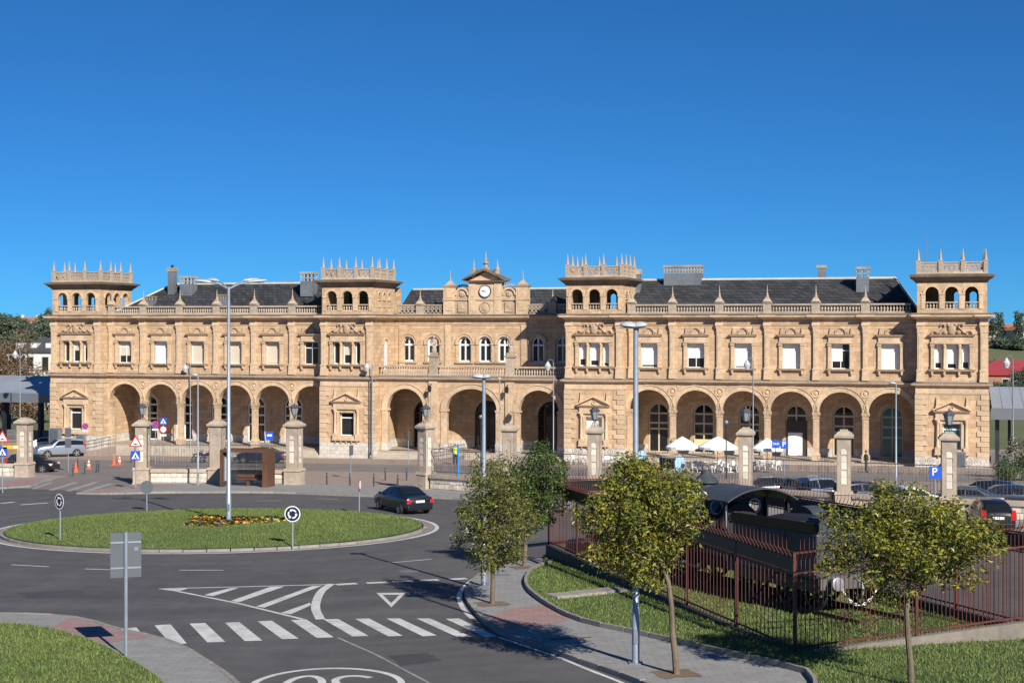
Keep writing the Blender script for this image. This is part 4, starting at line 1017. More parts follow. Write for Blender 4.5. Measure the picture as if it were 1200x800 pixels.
S(MB().frus(t0, t1, G, G + .9, 14.72, 14.86, .06, .1).box(t0, t0 + .75, G - .07, G - .001, ZT, 16.4).box(t1 - .75, t1, G - .07, G - .001, ZT, 16.4).box(t0 + .2, t0 + .55, G - .1, G - .068, 13.7, 14.5).box(t1 - .55, t1 - .2, G - .1, G - .068, 13.7, 14.5).box(t0 + .2, t0 + .55, G - .1, G - .068, 15.05, 16.15).box(t1 - .55, t1 - .2, G - .1, G - .068, 15.05, 16.15), 'gable_pilasters', TRIM)
md = MB(); ring2(md, (CX, 14.05), .52, .12, G - .03, n=16); md.ell((CX, G - .02, 14.05), .38, .08, .42, 10, 6); S(md, 'medallion', CARVE)
pd = MB().frus(t0, t1, G, G + .9, 16.5, 16.66, .1, .45).xz([(t0 - .1, 16.66), (t1 + .1, 16.66), (CX, 17.5)], G + .05, G + .9)
S(pd, 'pediment', TRIM)
rk = MB()
for s_ in (-1, 1):
    e = (t1 - t0) / 2 + .6
    rk.xz([(CX + s_ * e, 16.66), (CX + s_ * e, 16.82), (CX, 17.86), (CX, 17.62)], G - .5, G + 1.3)
    rk.ell((CX + s_ * .95, G + .3, 17.52), .3, .2, .26, 8, 5)
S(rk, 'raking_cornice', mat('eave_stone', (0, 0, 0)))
S(MB().frus(CX - .3, CX + .3, G - .1, G + .5, 17.7, 17.95).lathe([(.2, 17.95), (.16, 18.2), (.3, 18.32), (.3, 18.42), (.12, 18.52), (.09, 18.9), (.05, 19.2), (.07, 19.3), (.02, 19.42)], (CX, G + .2, 0), 8), 'pinnacle', TRIMG)
for s_ in (-1, 1): S(MB().frus(CX + s_ * 1.2 - .17, CX + s_ * 1.2 + .17, G, G + .34, 16.95, 17.65).lathe([(.2, 17.65), (.22, 17.8), (.1, 17.9), (.06, 18.3), (.015, 18.7)], (CX + s_ * 1.2, G + .17, 0), 8), 'pinnacle', TRIMG)
ck = MB()
ck.prism([(.62 * math.cos(2 * math.pi * k / 28), .62 * math.sin(2 * math.pi * k / 28)) for k in range(28)], G - .12, G - .001, lambda a, b, d: (CX + a, d, 15.6 + b)); ck = S(ck, 'clock', BLACKP)
MB().prism([(.53 * math.cos(2 * math.pi * k / 28), .53 * math.sin(2 * math.pi * k / 28)) for k in range(28)], G - .135, G - .121, lambda a, b, d: (CX + a, d, 15.6 + b)).build('clock_face', SWHITE, ck)
tk = MB()
for k in range(12):
    a = math.pi * k / 6; tk.prism([(-.02, .40), (.02, .40), (.02, .49), (-.02, .49)], G - .143, G - .137, lambda u, v, d, a=a: (CX + u * math.cos(a) + v * math.sin(a), d, 15.6 - u * math.sin(a) + v * math.cos(a)))
tk.build('hour_marks', SBLACK, ck)
for a, l, wd in ((R(-68), .26, .04), (R(-86), .42, .028)):
    MB().prism([(-wd, -.08), (wd, -.08), (wd * .6, l), (-wd * .6, l)], G - .152, G - .146, lambda u, v, d, a=a: (CX + u * math.cos(a) + v * math.sin(a), d, 15.6 - u * math.sin(a) + v * math.cos(a))).build('clock_hand', SBLACK, ck)
# centre roof
ye, yr, yb, ze, zr = DC + .9, 11.0, 16.0, ZT + .1, 15.95
rc = S(MB().add([(cl - .2, ye, ze), (cr + .2, ye, ze), (cr + .2, yb, ze), (cl - .2, yb, ze), (cl - .2, yr, zr), (cr + .2, yr, zr)], [(0, 1, 5, 4), (1, 2, 5), (2, 3, 4, 5), (3, 0, 4), (3, 2, 1, 0)]), 'roof', SLATE)
MB().tube([(cl, yr, zr + .02), (cr, yr, zr + .02)], .11, 6).build('ridge_tiles', ZINCW, rc)
S(MB().box(cl - .2, cr + .2, 15.6, 16.0, -2, ze), 'rear_wall', SAND)
# small things fixed to the front: downpipe on the second tower
S(MB().tube([(-13.95, -.1, 6.9), (-13.95, -.1, 0)], .06, 6), 'downpipe', IRON)
# ---- ramps with handrails
def handrail(s0, s1, d, z0, z1, label, n=6):
    o = thing('handrail', label, 'handrail', (*fpt(s0, d), 0), -TH, 'handrails by the station doors')
    L_ = s1 - s0
    for k in range(n):
        t = k / (n - 1); g = min(z0 + (z1 - z0) * t, 0)
        MB().tube([(L_ * t, 0, z0 + (z1 - z0) * t - .25), (L_ * t, 0, z0 + (z1 - z0) * t + 1.0)], .028, 6).build('post', GALVD, o)
    for h in (.35, .68, 1.0): MB().tube([(0, 0, z0 + h), (L_, 0, z1 + h)], .024, 6).build('rail', GALVD, o)
    return o
def ramp(s0, s1, d0, d1, z0, z1, label):
    o = MB().add([(s0, d0, z0), (s1, d0, z1), (s1, d1, z1), (s0, d1, z0), (s0, d0, -2), (s1, d0, -2), (s1, d1, -2), (s0, d1, -2)], [(0, 1, 2, 3), (7, 6, 5, 4), (4, 5, 1, 0), (5, 6, 2, 1), (6, 7, 3, 2), (7, 4, 0, 3)]).build('access_ramp', PLAZA, None, (FO.x, FO.y, 0))
    o.rotation_euler = (0, 0, -TH); return tag(o, label, 'ramp')
ramp(-45.4, -40.6, -2.6, -1.4, -.62, .34, 'paved ramp rising along the left end tower to the arcade')
handrail(-45.4, -40.6, -2.5, -.62, .34, 'steel handrail on the ramp by the left end tower', 7)
handrail(-45.4, -40.6, -1.5, -.62, .34, 'steel handrail on the wall side of the left ramp', 7)
ramp(-8.4, -4.2, -2.4, -1.3, -.45, .34, 'paved ramp rising to the middle arch of the station')
handrail(-8.4, -4.2, -2.3, -.45, .34, 'steel handrail on the ramp to the middle arch', 6)
handrail(-8.4, -4.2, -1.4, -.45, .34, 'steel handrail on the wall side of the middle ramp', 6)
# ================================================================== forecourt boundary: pillars, low walls, railings
def ang(a, b): return math.atan2(b[1] - a[1], b[0] - a[0])
chain = [extl] + PIL + [ext]
PH = 4.55
stone_k = [MB().frus(-.19, .19, -.03, .03, 0, .40, 0, -.02).mesh('facing_stone', PALEST), MB().frus(-.19, .19, -.03, .03, 0, .33, 0, -.03).mesh('facing_stone', PALEST)]
PL_SH = MB().box(-.46, .46, -.46, .46, 1.22, 4.05)
def pillar(i, lab, stones=True):
    x, y = PIL[i]; a = ang(chain[i], chain[i + 2]) if i not in (0, 3, 4, 1) else ang(*{0: (extl, PIL[0]), 1: (PIL[1], PIL[2]), 3: (PIL[2], PIL[3]), 4: (PIL[4], PIL[5])}[i])
    if i >= 5: a = R(-13)
    o = thing('gate_pillar', lab, 'pillar', (x, y, gz(y)), a, 'stone pillars of the forecourt railing')
    o.scale = (.95, .95, 1) if i < 4 else (.82, .82, 1)
    MB().box(-.62, .62, -.62, .62, -.6, .16).box(-.57, .57, -.57, .57, .16, 1.06).frus(-.57, .57, -.57, .57, 1.06, 1.22, .06, 0).box(-.3, .3, -.59, -.56, .35, .85).build('base', GATEST, o)
    # shaft with sunk round-headed panels on each face
    sh = MB().box(-.43, .43, -.43, .43, 1.22, 4.0)
    for k in range(4):
        m_ = MB()
        wall(m_, -.47, .47, -.47, -.43, 1.22, 4.0, [(-.21, .21, 1.6, 3.35, .21)], n=8)
        m_.xform(Matrix.Rotation(k * math.pi / 2, 4, 'Z')); sh.v, sh.f = (sh.v, sh.f); k0 = len(sh.v); sh.v += m_.v; sh.f += [tuple(q + k0 for q in f) for f in m_.f]
    sh.build('shaft', GATEST, o)
    if stones:
        for k in (0, 1, 3):
            for j in range(5):
                me = stone_k[(j + k) % 2]; c = Matrix.Rotation(k * math.pi / 2, 4, 'Z') @ Vector((0, -.435, 1.62 + .40 * j))
                link('facing_stone', me, o, c, k * math.pi / 2)
    MB().frus(-.47, .47, -.47, .47, 4.0, 4.12, 0, .1).frus(-.47, .47, -.47, .47, 4.12, 4.24, .16, .17).frus(-.47, .47, -.47, .47, 4.24, 4.46, .17, -.12).box(-.26, .26, -.26, .26, 4.46, PH).build('cap', GATEST, o)
    return o
def lantern(i, lab):
    x, y = PIL[i]
    o = thing('pillar_lantern', lab, 'lantern', (x, y, gz(y) + PH), 0, 'lanterns on the gate pillars')
    st = MB()
    for k in range(4): a = k * math.pi / 2; st.tube([(.2 * math.cos(a), .2 * math.sin(a), -.005), (.05 * math.cos(a), .05 * math.sin(a), .2), (.11 * math.cos(a), .11 * math.sin(a), .34)], .022, 5)
    st.lathe([(.12, .32), (.16, .36)], n=6).build('bracket', IRON, o)
    MB().lathe([(.15, .36), (.27, .86)], n=6).build('glass_body', mat('lantern_glass', (.26, .28, .29), .2, .1, 3), o)
    fr = MB()
    for k in range(6):
        a = k * math.pi / 3; fr.tube([(.155 * math.cos(a), .155 * math.sin(a), .36), (.28 * math.cos(a), .28 * math.sin(a), .86)], .014, 4)
    fr.lathe([(.33, .86), (.33, .9), (.16, 1.04), (.05, 1.08), (.03, 1.2)], n=6).build('cap', RAILI, o)
labs = ['stone pillar beside the black car at the forecourt entrance', 'lantern-topped stone pillar by the hump sign at the entrance', 'plain stone pillar behind the bus shelter', 'lantern-topped stone pillar at the right of the bus shelter',
        'lantern-topped stone pillar where the bollards end', 'plain stone pillar before the middle station arch', 'lantern-topped stone pillar before the third tower window', 'lantern-topped stone pillar beside the cafe parasols', 'plain stone pillar between the parked cars', 'lantern-topped stone pillar beside the parking sign']
for i, l in enumerate(labs): pillar(i, l, i not in (2, 5))
for i, l in ((1, 'lantern on the pillar by the hump sign'), (3, 'lantern on the pillar right of the bus shelter'), (4, 'lantern on the pillar where the bollards end'), (6, 'lantern on the pillar before the third tower'), (7, 'lantern on the pillar beside the parasols'), (9, 'lantern on the pillar beside the parking sign')): lantern(i, l)
def boundary(p, q, lab, rail_lab, trim=.62):
    p, q = Vector(p), Vector(q); a = math.atan2(q.y - p.y, q.x - p.x); L_ = (q - p).length; t = (q - p).normalized()
    s0, s1 = trim, L_ - trim
    def P(s, off, h):
        c = p + t * s; return (c.x - t.y * off, c.y + t.x * off, gz(c.y) + h)
    def bar(s0, s1, o0, o1, h0, h1, mb):
        mb.add([P(s0, o0, h0), P(s1, o0, h0), P(s1, o1, h0), P(s0, o1, h0), P(s0, o0, h1), P(s1, o0, h1), P(s1, o1, h1), P(s0, o1, h1)], [(3, 2, 1, 0), (4, 5, 6, 7), (0, 1, 5, 4), (1, 2, 6, 5), (2, 3, 7, 6), (3, 0, 4, 7)])
    w_ = thing('low_wall', lab, 'wall', (p.x, p.y, gz(p.y)), 0, 'low walls of the forecourt')
    off = Vector((p.x, p.y, gz(p.y)))
    def mk(mb, name, m, par, **k):
        mb.v = [tuple(Vector(v) - off) for v in mb.v]; return mb.build(name, m, par, **k)
    m = MB(); bar(s0, s1, -.26, .26, -.6, .16, m); bar(s0, s1, -.22, .22, .16, .86, m); mk(m, 'core', GATEST, w_)
    m = MB(); bar(s0 + .003, s1 - .003, -.33, .33, .86, 1.02, m); bar(s0 + .003, s1 - .003, -.28, .28, 1.02, 1.10, m); mk(m, 'coping', GATEST, w_)
    m = MB(); s = s0 + .05
    for row in range(2):
        s = s0 + .05
        while s < s1 - .12:
            l = min(random.uniform(.28, .6), s1 - .05 - s); z0 = .18 + row * .34; d = random.uniform(.232, .262)
            if l > .12: bar(s, s + l - .035, -d, -.15, z0 + random.uniform(0, .02), z0 + .30 + random.uniform(-.02, .02), m)
            s += l
    tag(mk(m, 'rubble_facing', mat('pale_rubble', (.66, .59, .50), .9, .2, 5, .5, islands=.22), w_), kind='stuff')
    # wrought iron railing
    r_ = thing('iron_railing', rail_lab, 'railing', (p.x, p.y, gz(p.y)), 0, 'wrought iron railings on the low walls')
    m = MB()
    for h in (1.26, 2.75): bar(s0, s1, -.02, .02, h, h + .045, m)
    mk(m, 'rail', RAILI, r_)
    m = MB(); n = max(2, int((s1 - s0) / .19))
    for k in range(n + 1):
        s = s0 + (s1 - s0) * k / n; h = 1.10 if k % 6 == 0 else 1.28; m.tube([P(s, 0, h), P(s, 0, 2.95 if k % 6 == 0 else 2.78)], .010, 4)
    tag(mk(m, 'bars', RAILI, r_), kind='stuff')
    m = MB(); n = max(2, int((s1 - s0) / 1.1)); st = (s1 - s0) / n
    def spiral(cs, ch, r0, turns, sgn, th0):
        pts = []
        for k in range(17):
            u = k / 16; rr = r0 * (1 - .82 * u); th = th0 + sgn * turns * 2 * math.pi * u; pts.append(P(cs + rr * math.cos(th), -.022, ch + rr * math.sin(th)))
        m.tube(pts, .012, 4)
    for k in range(n):
        c = s0 + (k + .5) * st
        for sg in (-1, 1):
            spiral(c + sg * .24, 2.98, .21, 1.6, sg, math.pi / 2 if sg > 0 else math.pi / 2)
            spiral(c + sg * .27, 1.62, .25, 1.6, -sg, -math.pi / 2); spiral(c + sg * .2, 2.38, .18, 1.4, sg, -math.pi / 2)
    tag(mk(m, 'scrolls', RAILI, r_), kind='stuff')
secs = [(extl, PIL[0], 'left of the forecourt entrance by the yellow sign'), (PIL[1], PIL[2], 'between the hump sign and the bus shelter'), (PIL[2], PIL[3], 'behind the bus shelter'), (PIL[4], PIL[5], 'before the middle station arch by the blue pole'), (PIL[5], PIL[6], 'behind the two slender trees'),
        (PIL[6], PIL[7], 'in front of the cafe parasols'), (PIL[7], PIL[8], 'before the dark parked car and silver people carrier'), (PIL[8], PIL[9], 'before the cars left of the parking sign'), (PIL[9], ext, 'behind the black hatchback on the right-hand street')]
for p, q, l in secs: boundary(p, q, 'low pale stone wall ' + l, 'scrolled iron railing ' + l)

# ================================================================== lamps
LAMPG = mat('lamp_head_grey', (.50, .54, .57), .4, .06, 4, metal=.2)
LAMPGL = mat('lamp_bowl', (.62, .64, .64), .25, .04, 4)
LAMPUN = mat('lamp_underside', (.16, .17, .18), .5, .1, 4)
def streetlamp(px, base_y, top_y, lab, heads, r0=.09, r1=.05, m=GALV, z_add=0.0, xy=None, group='street lamps round the square'):
    x, y = xy or gnd(px, base_y); g = gz(y) + z_add
    H = EYE - (top_y - 380) / F * y - g
    o = thing('street_lamp', lab, 'street lamp', (x, y, g), 0, group)
    MB().lathe([(r0, -.15), (r0 * .98, 1.2), (r0 * .86, 1.22), (r1, H)], n=10).build('pole', m, o, smooth=True)
    MB().box(-r0 - .08, r0 + .08, -r0 - .08, r0 + .08, -.05, .03).build('base_plate', GALVD, o)
    MB().box(-.06, .06, -r0 - .012, -r0 + .03, .5, .85).build('hatch', GALVD, o)
    for az, reach, rise, hl in heads:
        # arm and a flattened luminaire: az in degrees from +x towards +y
        M = Matrix.Translation((0, 0, H)) @ Matrix.Rotation(R(az), 4, 'Z')
        if reach > .3: MB().tube([(0, 0, -.12), (reach * .5, 0, rise * .6), (reach, 0, rise)], .035, 6).xform(M).build('arm', m, o)
        hd = MB(); n = 7
        prof = [(0, .06, .05), (.12, .13, .09), (.35, .19, .12), (.65, .2, .11), (.88, .15, .08), (1.0, .06, .04)]
        vs = []; fs = []
        for t, w_, h_ in prof:
            xx = reach - .1 + t * hl; zz = rise + t * hl * .10
            for k in range(8):
                a = 2 * math.pi * k / 8; vs.append((xx, w_ * math.cos(a), zz + (h_ if math.sin(a) > 0 else h_ * .45) * math.sin(a)))
        for j in range(len(prof) - 1):
            for k in range(8): fs.append((j * 8 + k, j * 8 + (k + 1) % 8, (j + 1) * 8 + (k + 1) % 8, (j + 1) * 8 + k))
        fs += [tuple(range(8)), tuple(range(47, 39, -1))]
        h_o = hd.add(vs, fs).xform(M).build('lamp_head', LAMPG, o, smooth=True)
        MB().frus(reach + hl * .2, reach + hl * .75, -.13, .13, rise + hl * .02 - .05, rise + hl * .02 - .02).xform(M).build('bowl', LAMPUN, h_o)
    return o
xr, yr_ = gnd(268, 617)
streetlamp(0, 0, 336, 'tall four-armed lamp on the roundabout lawn', [(168, 1.0, .22, .95), (140, .9, .3, .9), (12, 1.0, .22, .95), (40, .9, .3, .9)], .13, .07, z_add=isl_z(xr, yr_) - gz(yr_), xy=(xr, yr_))
streetlamp(567, 690, 443, 'slim grey lamp beside the near tree on the pavement corner', [(180, .08, .02, .42), (0, .02, .02, .30)], .10, .06, z_add=.12)
streetlamp(745, 782, 384, 'stout grey lamp standing by the bent tree and fence', [(180, .06, .02, .42), (0, .0, .02, .38)], .095, .06, z_add=.12)
streetlamp(232, 570, 440, 'grey lamp on the bus stop pavement before the railing', [(170, .1, .02, .45)], .08, .05, z_add=.12)
streetlamp(1050, 574, 450, 'grey lamp rising behind the railing near the parking sign', [(180, .1, .03, .45)], .08, .05, z_add=0.02)
streetlamp(585.5, 541, 444, 'grey lamp with round head before the middle station arch', [(100, .05, .02, .5)], .07, .05)
def lanternpost(px, Z, lab, H=9.2):
    x, y = at(px, Z), Z; g = gz(y)
    o = thing('lantern_post', lab, 'lantern post', (x, y, g), 0, 'tall lantern posts along the station front')
    MB().lathe([(.09, -.2), (.09, 1.0), (.06, 1.05), (.05, H)], n=8).build('pole', GALVD, o, smooth=True)
    MB().tube([(0, 0, H), (-.1, 0, H + .22), (-.35, 0, H + .26), (-.5, 0, H + .1)], .025, 5).build('hook', GALVD, o)
    l = MB().lathe([(.10, H - .62), (.24, H - .55), (.30, H - .3), (.16, H - .08), (.06, H + .08)], (-.5, 0, 0), 8).build('lantern', LAMPG, o, smooth=True)
    MB().ell((-.5, 0, H - .64), .19, .19, .1, 8, 4).build('bowl', LAMPGL, l)
    MB().tube([(0, 0, H * .8), (.35, 0, H * .82)], .02, 5).build('bracket', GALVD, o)
for px, Z, l in ((223, 144.5, 'lantern post before the left wing beside the grey lamp'), (436, 137.4, 'lantern post at the right corner of the second tower'), (648.5, 128.5, 'lantern post before the right-hand centre arch'), (882.5, 121, 'lantern post behind the pillar by the parasols'), (1187, 112, 'lantern post at the right of the end tower'), (23.5, 150, 'lantern post left of the station by the platform roof')): lanternpost(px, Z, l, 9.0 if px != 23.5 else 10.5)
def ballpost(px, py, lab, H, m=IRON):
    x, y = gnd(px, py); o = thing('ball_post', lab, 'post', (x, y, gz(y)), 0, 'slim posts with ball tops')
    MB().lathe([(.07, -.1), (.06, .9), (.05, .92), (.045, H)], n=8).build('pole', m, o); MB().ell((0, 0, H + .12), .17, .17, .17, 10, 8).build('ball', mat('ball_steel', (.22, .27, .33), .35, .1, 3, metal=.3), o, smooth=True)
ballpost(563.5, 548, 'slim post with steel ball top before the middle arch', 4.2); ballpost(851, 561, 'slim post with steel ball top by the parasols', 4.1)

# ================================================================== signs
def text_mb(s, size, m, name, parent, loc, rot):
    cu = bpy.data.curves.new('lettering', 'FONT'); cu.body = s; cu.size = size; cu.align_x = 'CENTER'; cu.align_y = 'CENTER'; cu.extrude = .002; cu.offset = .004
    t = bpy.data.objects.new('lettering', cu); COL.objects.link(t); bpy.context.view_layer.update()
    me = bpy.data.meshes.new_from_object(t.evaluated_get(bpy.context.evaluated_depsgraph_get())); bpy.data.objects.remove(t)
    me.materials.clear(); me.materials.append(m)
    o = bpy.data.objects.new(name, me); COL.objects.link(o); o.parent = parent; o.location = loc; o.rotation_euler = rot
    return o
def circ(r_, n=24, sx=1): return [(r_ * math.cos(2 * math.pi * k / n), r_ * math.sin(2 * math.pi * k / n)) for k in range(n)]
def trip(r_): return [(r_ * math.cos(R(90 + 120 * k)), r_ * math.sin(R(90 + 120 * k))) for k in range(3)]
def rect(w_, h): return [(-w_ / 2, -h / 2), (w_ / 2, -h / 2), (w_ / 2, h / 2), (-w_ / 2, h / 2)]
def scl(p, dz=0, dx=0): return [(a + dx, b + dz) for a, b in p]
FIG = [(-.02, .15), (.05, .15), (.06, .02), (.15, -.16), (.09, -.18), (.02, -.06), (-.08, -.18), (-.14, -.15), (-.03, 0), (-.06, .08), (-.12, .02), (-.14, .05)]
def post_sign(px, py, lab, plates, H, face=0.0, xy=None, zadd=0.0, r_=.035, pm=GALV, cat='road sign', group='road signs', name='road_sign'):
    """plates: (kind, z); front of every plate looks along local -y"""
    x, y = xy or gnd(px, py); o = thing(name, lab, cat, (x, y, gz(y) + zadd), face, group)
    MB().lathe([(r_, -.1), (r_, H)], n=8).build('post', pm, o)
    for kind, z in plates:
        def lay(poly, lvl, m, nm, par, dz=0, dx=0): return MB().xz(scl(poly, z + dz, dx), -.05 - .004 * lvl, -.046 - .004 * lvl + (.0 if lvl else .006)).build(nm, m, par)
        if kind == 'hump':
            p = lay(trip(.52), 0, RED, 'triangle_plate', o); lay(trip(.36), 1, SWHITE, 'field', p); lay([(-.2, -.12), (.2, -.12), (.2, -.09), (.09, -.07), (0, -.01), (-.09, -.07), (-.2, -.09)], 2, SBLACK, 'hump', p)
        elif kind == 'zebra':
            p = lay(rect(.62, .62), 0, BLUE, 'square_plate', o); lay(trip(.30), 1, SWHITE, 'field', p, dz=-.06); lay([(a * .8, b * .8) for a, b in FIG], 2, SBLACK, 'walker', p, dz=-.07)
        elif kind == 'noparking':
            p = lay(circ(.32), 0, RED, 'round_plate', o); lay(circ(.25), 1, BLUE, 'field', p); lay([(-.21, .15), (-.15, .21), (.21, -.15), (.15, -.21)], 2, RED, 'slash', p)
        elif kind == 'closed':
            p = lay(circ(.32), 0, RED, 'round_plate', o); lay(circ(.25), 1, SWHITE, 'field', p)
        elif kind == 'sub':
            lay(rect(.55, .17), 0, SWHITE, 'sub_plate', o)
        elif kind == 'roundabout':
            p = lay(circ(.34), 0, SWHITE, 'round_plate', o); lay(circ(.30), 1, mat('sign_navy', (.012, .016, .05), .4, .02), 'field', p)
            for k in range(3):
                a0 = R(30 + 120 * k); n = 6; pts = [(rr * math.cos(a0 + R(78) * j / n), rr * math.sin(a0 + R(78) * j / n)) for rr, rg in ((.20, range(n + 1)), (.14, range(n, -1, -1))) for j in rg]
                lay(pts, 2, SWHITE, 'arrow', p); a1 = a0 + R(78); lay([(.10 * math.cos(a1), .10 * math.sin(a1)), (.24 * math.cos(a1), .24 * math.sin(a1)), (.17 * math.cos(a1 + .45), .17 * math.sin(a1 + .45))], 3, SWHITE, 'arrow_head', p)
        elif kind == 'roundback': lay(circ(.36), 0, SIGNBACK, 'round_plate', o)
        elif kind == 'roundwhite': lay(circ(.32), 0, SWHITE, 'round_plate', o)
        elif kind == 'rectback':
            p = MB().xz(scl(rect(.75, 1.12), z), .04, .052).build('plate', SIGNBACK, o, bevel=.0); MB().box(-.37, .37, .028, .04, z + .3, z + .34).box(-.37, .37, .028, .04, z - .34, z - .3).build('rail', GALV, p); MB().box(.2, .3, .033, .04, z + .1, z + .2).build('sticker', GALVD, p)
        elif kind == 'smallback': lay(rect(.5, .75), 0, SIGNBACK, 'plate', o)
        elif kind == 'bluebus':
            p = lay(rect(.6, .7), 0, BLUE, 'plate', o); lay(rect(.4, .16), 1, SWHITE, 'pictogram', p, dz=.06)
        elif kind == 'parking':
            p = lay(rect(.62, .62), 0, BLUE, 'plate', o); text_mb('P', .56, SWHITE, 'letter', p, (-.03, -.058, z + .03), (R(90), 0, 0))
        elif kind == 'taxi':
            p = lay(rect(.62, .62), 0, BLUE, 'plate', o); text_mb('TAXI', .24, SWHITE, 'lettering', p, (0, -.058, z + .02), (R(90), 0, 0))
        elif kind == 'yellow': lay([(.05, -.11), (1.1, -.11), (1.1, .11), (.05, .11)], 0, YELLOW, 'arrow_plate', o); lay([(.72, -.07), (.98, -.07), (.98, .07), (.72, .07)], 1, SWHITE, 'symbol', o)
    return o
post_sign(3, 577, 'hump and pedestrian crossing signs with yellow arrow on the left kerb', [('hump', 3.45), ('zebra', 2.55), ('yellow', 2.86)], 3.75, zadd=.1)
post_sign(159, 574, 'hump and pedestrian crossing signs in front of the lantern pillar', [('hump', 3.05), ('zebra', 2.2)], 3.4, zadd=.1)
post_sign(182, 543, 'no parking sign behind the railing by the lantern pillar', [('noparking', 3.5), ('sub', 3.05)], 3.8)
post_sign(191.5, 542, 'blue crossing sign over white round sign behind the railing', [('zebra', 3.75), ('closed', 3.02), ('sub', 2.5)], 4.0)
post_sign(100, 534, 'no parking sign by the left end tower and ramp', [('noparking', 2.95), ('sub', 2.5)], 3.2)
post_sign(80, 552, 'back of a tall plate sign beside the silver off-roader', [('smallback', 3.15), ('smallback', 2.3)], 3.6)
def isl_sign(px, py, lab, kinds, H, face=0.0):
    x, y = gnd(px, py); return post_sign(0, 0, lab, kinds, H, face, xy=(x, y), zadd=isl_z(x, y) - gz(y))
isl_sign(172, 598, 'round sign seen from behind on the far edge of the island', [('roundback', 1.32)], 1.65, R(8))
isl_sign(70.5, 637, 'round arrow sign turned sideways on the left of the island', [('roundabout', 1.68)], 2.0, R(-40))
isl_sign(343, 643, 'round arrow sign facing the crossing on the island edge', [('roundabout', 1.5)], 1.78, R(-4))
isl_sign(421, 601, 'edge-on red and white round sign at the right of the island', [('closed', 1.55)], 1.85, R(84))
post_sign(147.5, 775, 'large rectangular sign seen from behind on the near pavement', [('rectback', 2.55)], 3.13, R(16), zadd=.12, r_=.045)
post_sign(411, 560, 'narrow plate sign among the bollards', [('smallback', 2.1)], 2.5, R(60))
post_sign(478.5, 543, 'narrow white plate sign before the left centre arch', [('smallback', 2.5)], 2.9, R(75))
x, y = gnd(316, 548); post_sign(316, 549, 'blue bus stop sign behind the shelter', [('bluebus', 2.75)], 3.1)
post_sign(909, 555, 'blue taxi sign by the cafe terrace', [('taxi', 2.35)], 2.7)
post_sign(919, 556, 'blue parking sign next to the taxi sign', [('parking', 2.35)], 2.7)
xw, yw = at(1095.5, 73.6), 73.6
post_sign(0, 0, 'blue parking sign in front of the end lantern pillar', [('parking', 2.42)], 2.75, xy=(xw, yw), zadd=.1)
x, y = gnd(537, 577); o = thing('blue_pole', 'bright blue pole on the kerb by the railing', 'pole', (x, y, gz(y) + .12))
MB().lathe([(.06, -.05), (.06, 3.0)], n=8).build('pole', mat('sky_blue_paint', (.02, .22, .72), .4, .04), o); MB().lathe([(.07, 3.0), (.05, 3.06)], n=8).build('cap', GALVD, o)

# ================================================================== bollards, cones, shelter
bm_ = MB().lathe([(.055, -.05), (.055, .88), (.045, .92)], n=10).mesh('bollard', mat('bollard_paint', (.045, .055, .075), .5, .1))
k = 0
BLAB = {0: 'slim steel bollard in the row before the gap in the wall', 1: 'slim steel bollard by the traffic cones at the entrance', 2: 'slim steel bollard in the second row by the forecourt lane'}
for px, py, kind in ((383, 568.5, 0), (410, 569.5, 0), (438, 570.5, 0), (466, 571.5, 0), (451.5, 562.5, 2), (476.5, 562.5, 2), (85.5, 557.5, 1), (99.5, 555, 1), (113, 553, 1), (115.5, 552.6, 1), (91, 549, 1), (153.5, 542, 1)):
    x, y = gnd(px, py); b = thing('bollard', BLAB[kind], 'bollard', (x, y, gz(y)), 0, ['bollards before the gap in the wall', 'bollards by the traffic cones', 'bollards by the forecourt lane'][kind])
    link('shaft', bm_, b); link('band', BANDM, b) if False else None
    MB().lathe([(.06, .74), (.06, .8)], n=10).build('band', GALVD, b)
for px, py, lab in ((89, 553, 'plain orange cone between the bollards'), (104, 549, 'red and white cone beside the bollards'), (133.5, 544.5, 'plain red cone on the entrance lane'), (140, 544, 'red and white cone on the entrance lane')):
    x, y = gnd(px, py); c = thing('traffic_cone', lab, 'cone', (x, y, gz(y) + .016), 0, 'traffic cones at the forecourt entrance')
    MB().box(-.2, .2, -.2, .2, 0, .05).build('base', ORANGE, c); MB().lathe([(.16, .05), (.035, .82)], n=14).build('cone', ORANGE, c, smooth=True)
    if 'white' in lab:
        for z0, z1 in ((.25, .42), (.55, .68)):
            f = lambda z: .16 - (.125) * (z - .05) / .77 + .004
            MB().lathe([(f(z0), z0), (f(z1), z1)], n=14, cap=False).build('band', SWHITE, c)
x, y = gnd(290, 571.5)
sh = thing('bus_shelter', 'rust-brown steel bus shelter with glass back on the pavement', 'bus shelter', (x, y, gz(y) + .12), -.18)
MB().box(-1.68, 1.68, -.75, .75, 2.36, 2.52).build('roof', CORTEN, sh)
MB().box(1.32, 1.68, -.75, .75, -.05, 2.355).build('end_wall', CORTEN, sh); MB().box(-1.68, -1.5, -.75, .75, -.05, 2.355).build('end_wall', CORTEN, sh)
ad = MB().box(-1.49, -1.44, -.6, .6, .3, 2.1).build('poster_case', SIGNBACK, sh); MB().box(-1.436, -1.43, -.5, .5, .4, 2.0).build('poster', mat('poster_paper', (.55, .6, .65), .4, .2, 2), ad)
gb = mat('shelter_glass', (.62, .66, .66), .03, .02, 1, trans=1.0)
for i in range(3): MB().box(-1.45 + .925 * i + .02, -1.45 + .925 * (i + 1) - .02, .66, .675, .25, 2.3).build('glass_pane', gb, sh)
b = MB().box(-.95, 1.25, .2, .58, .42, .5).build('bench', CORTEN, sh); MB().box(-.2, .0, .3, .5, -.03, .42).build('bench_leg', CORTEN, b); MB().box(1.1, 1.24, .3, .5, -.03, .42).build('bench_leg', CORTEN, b)
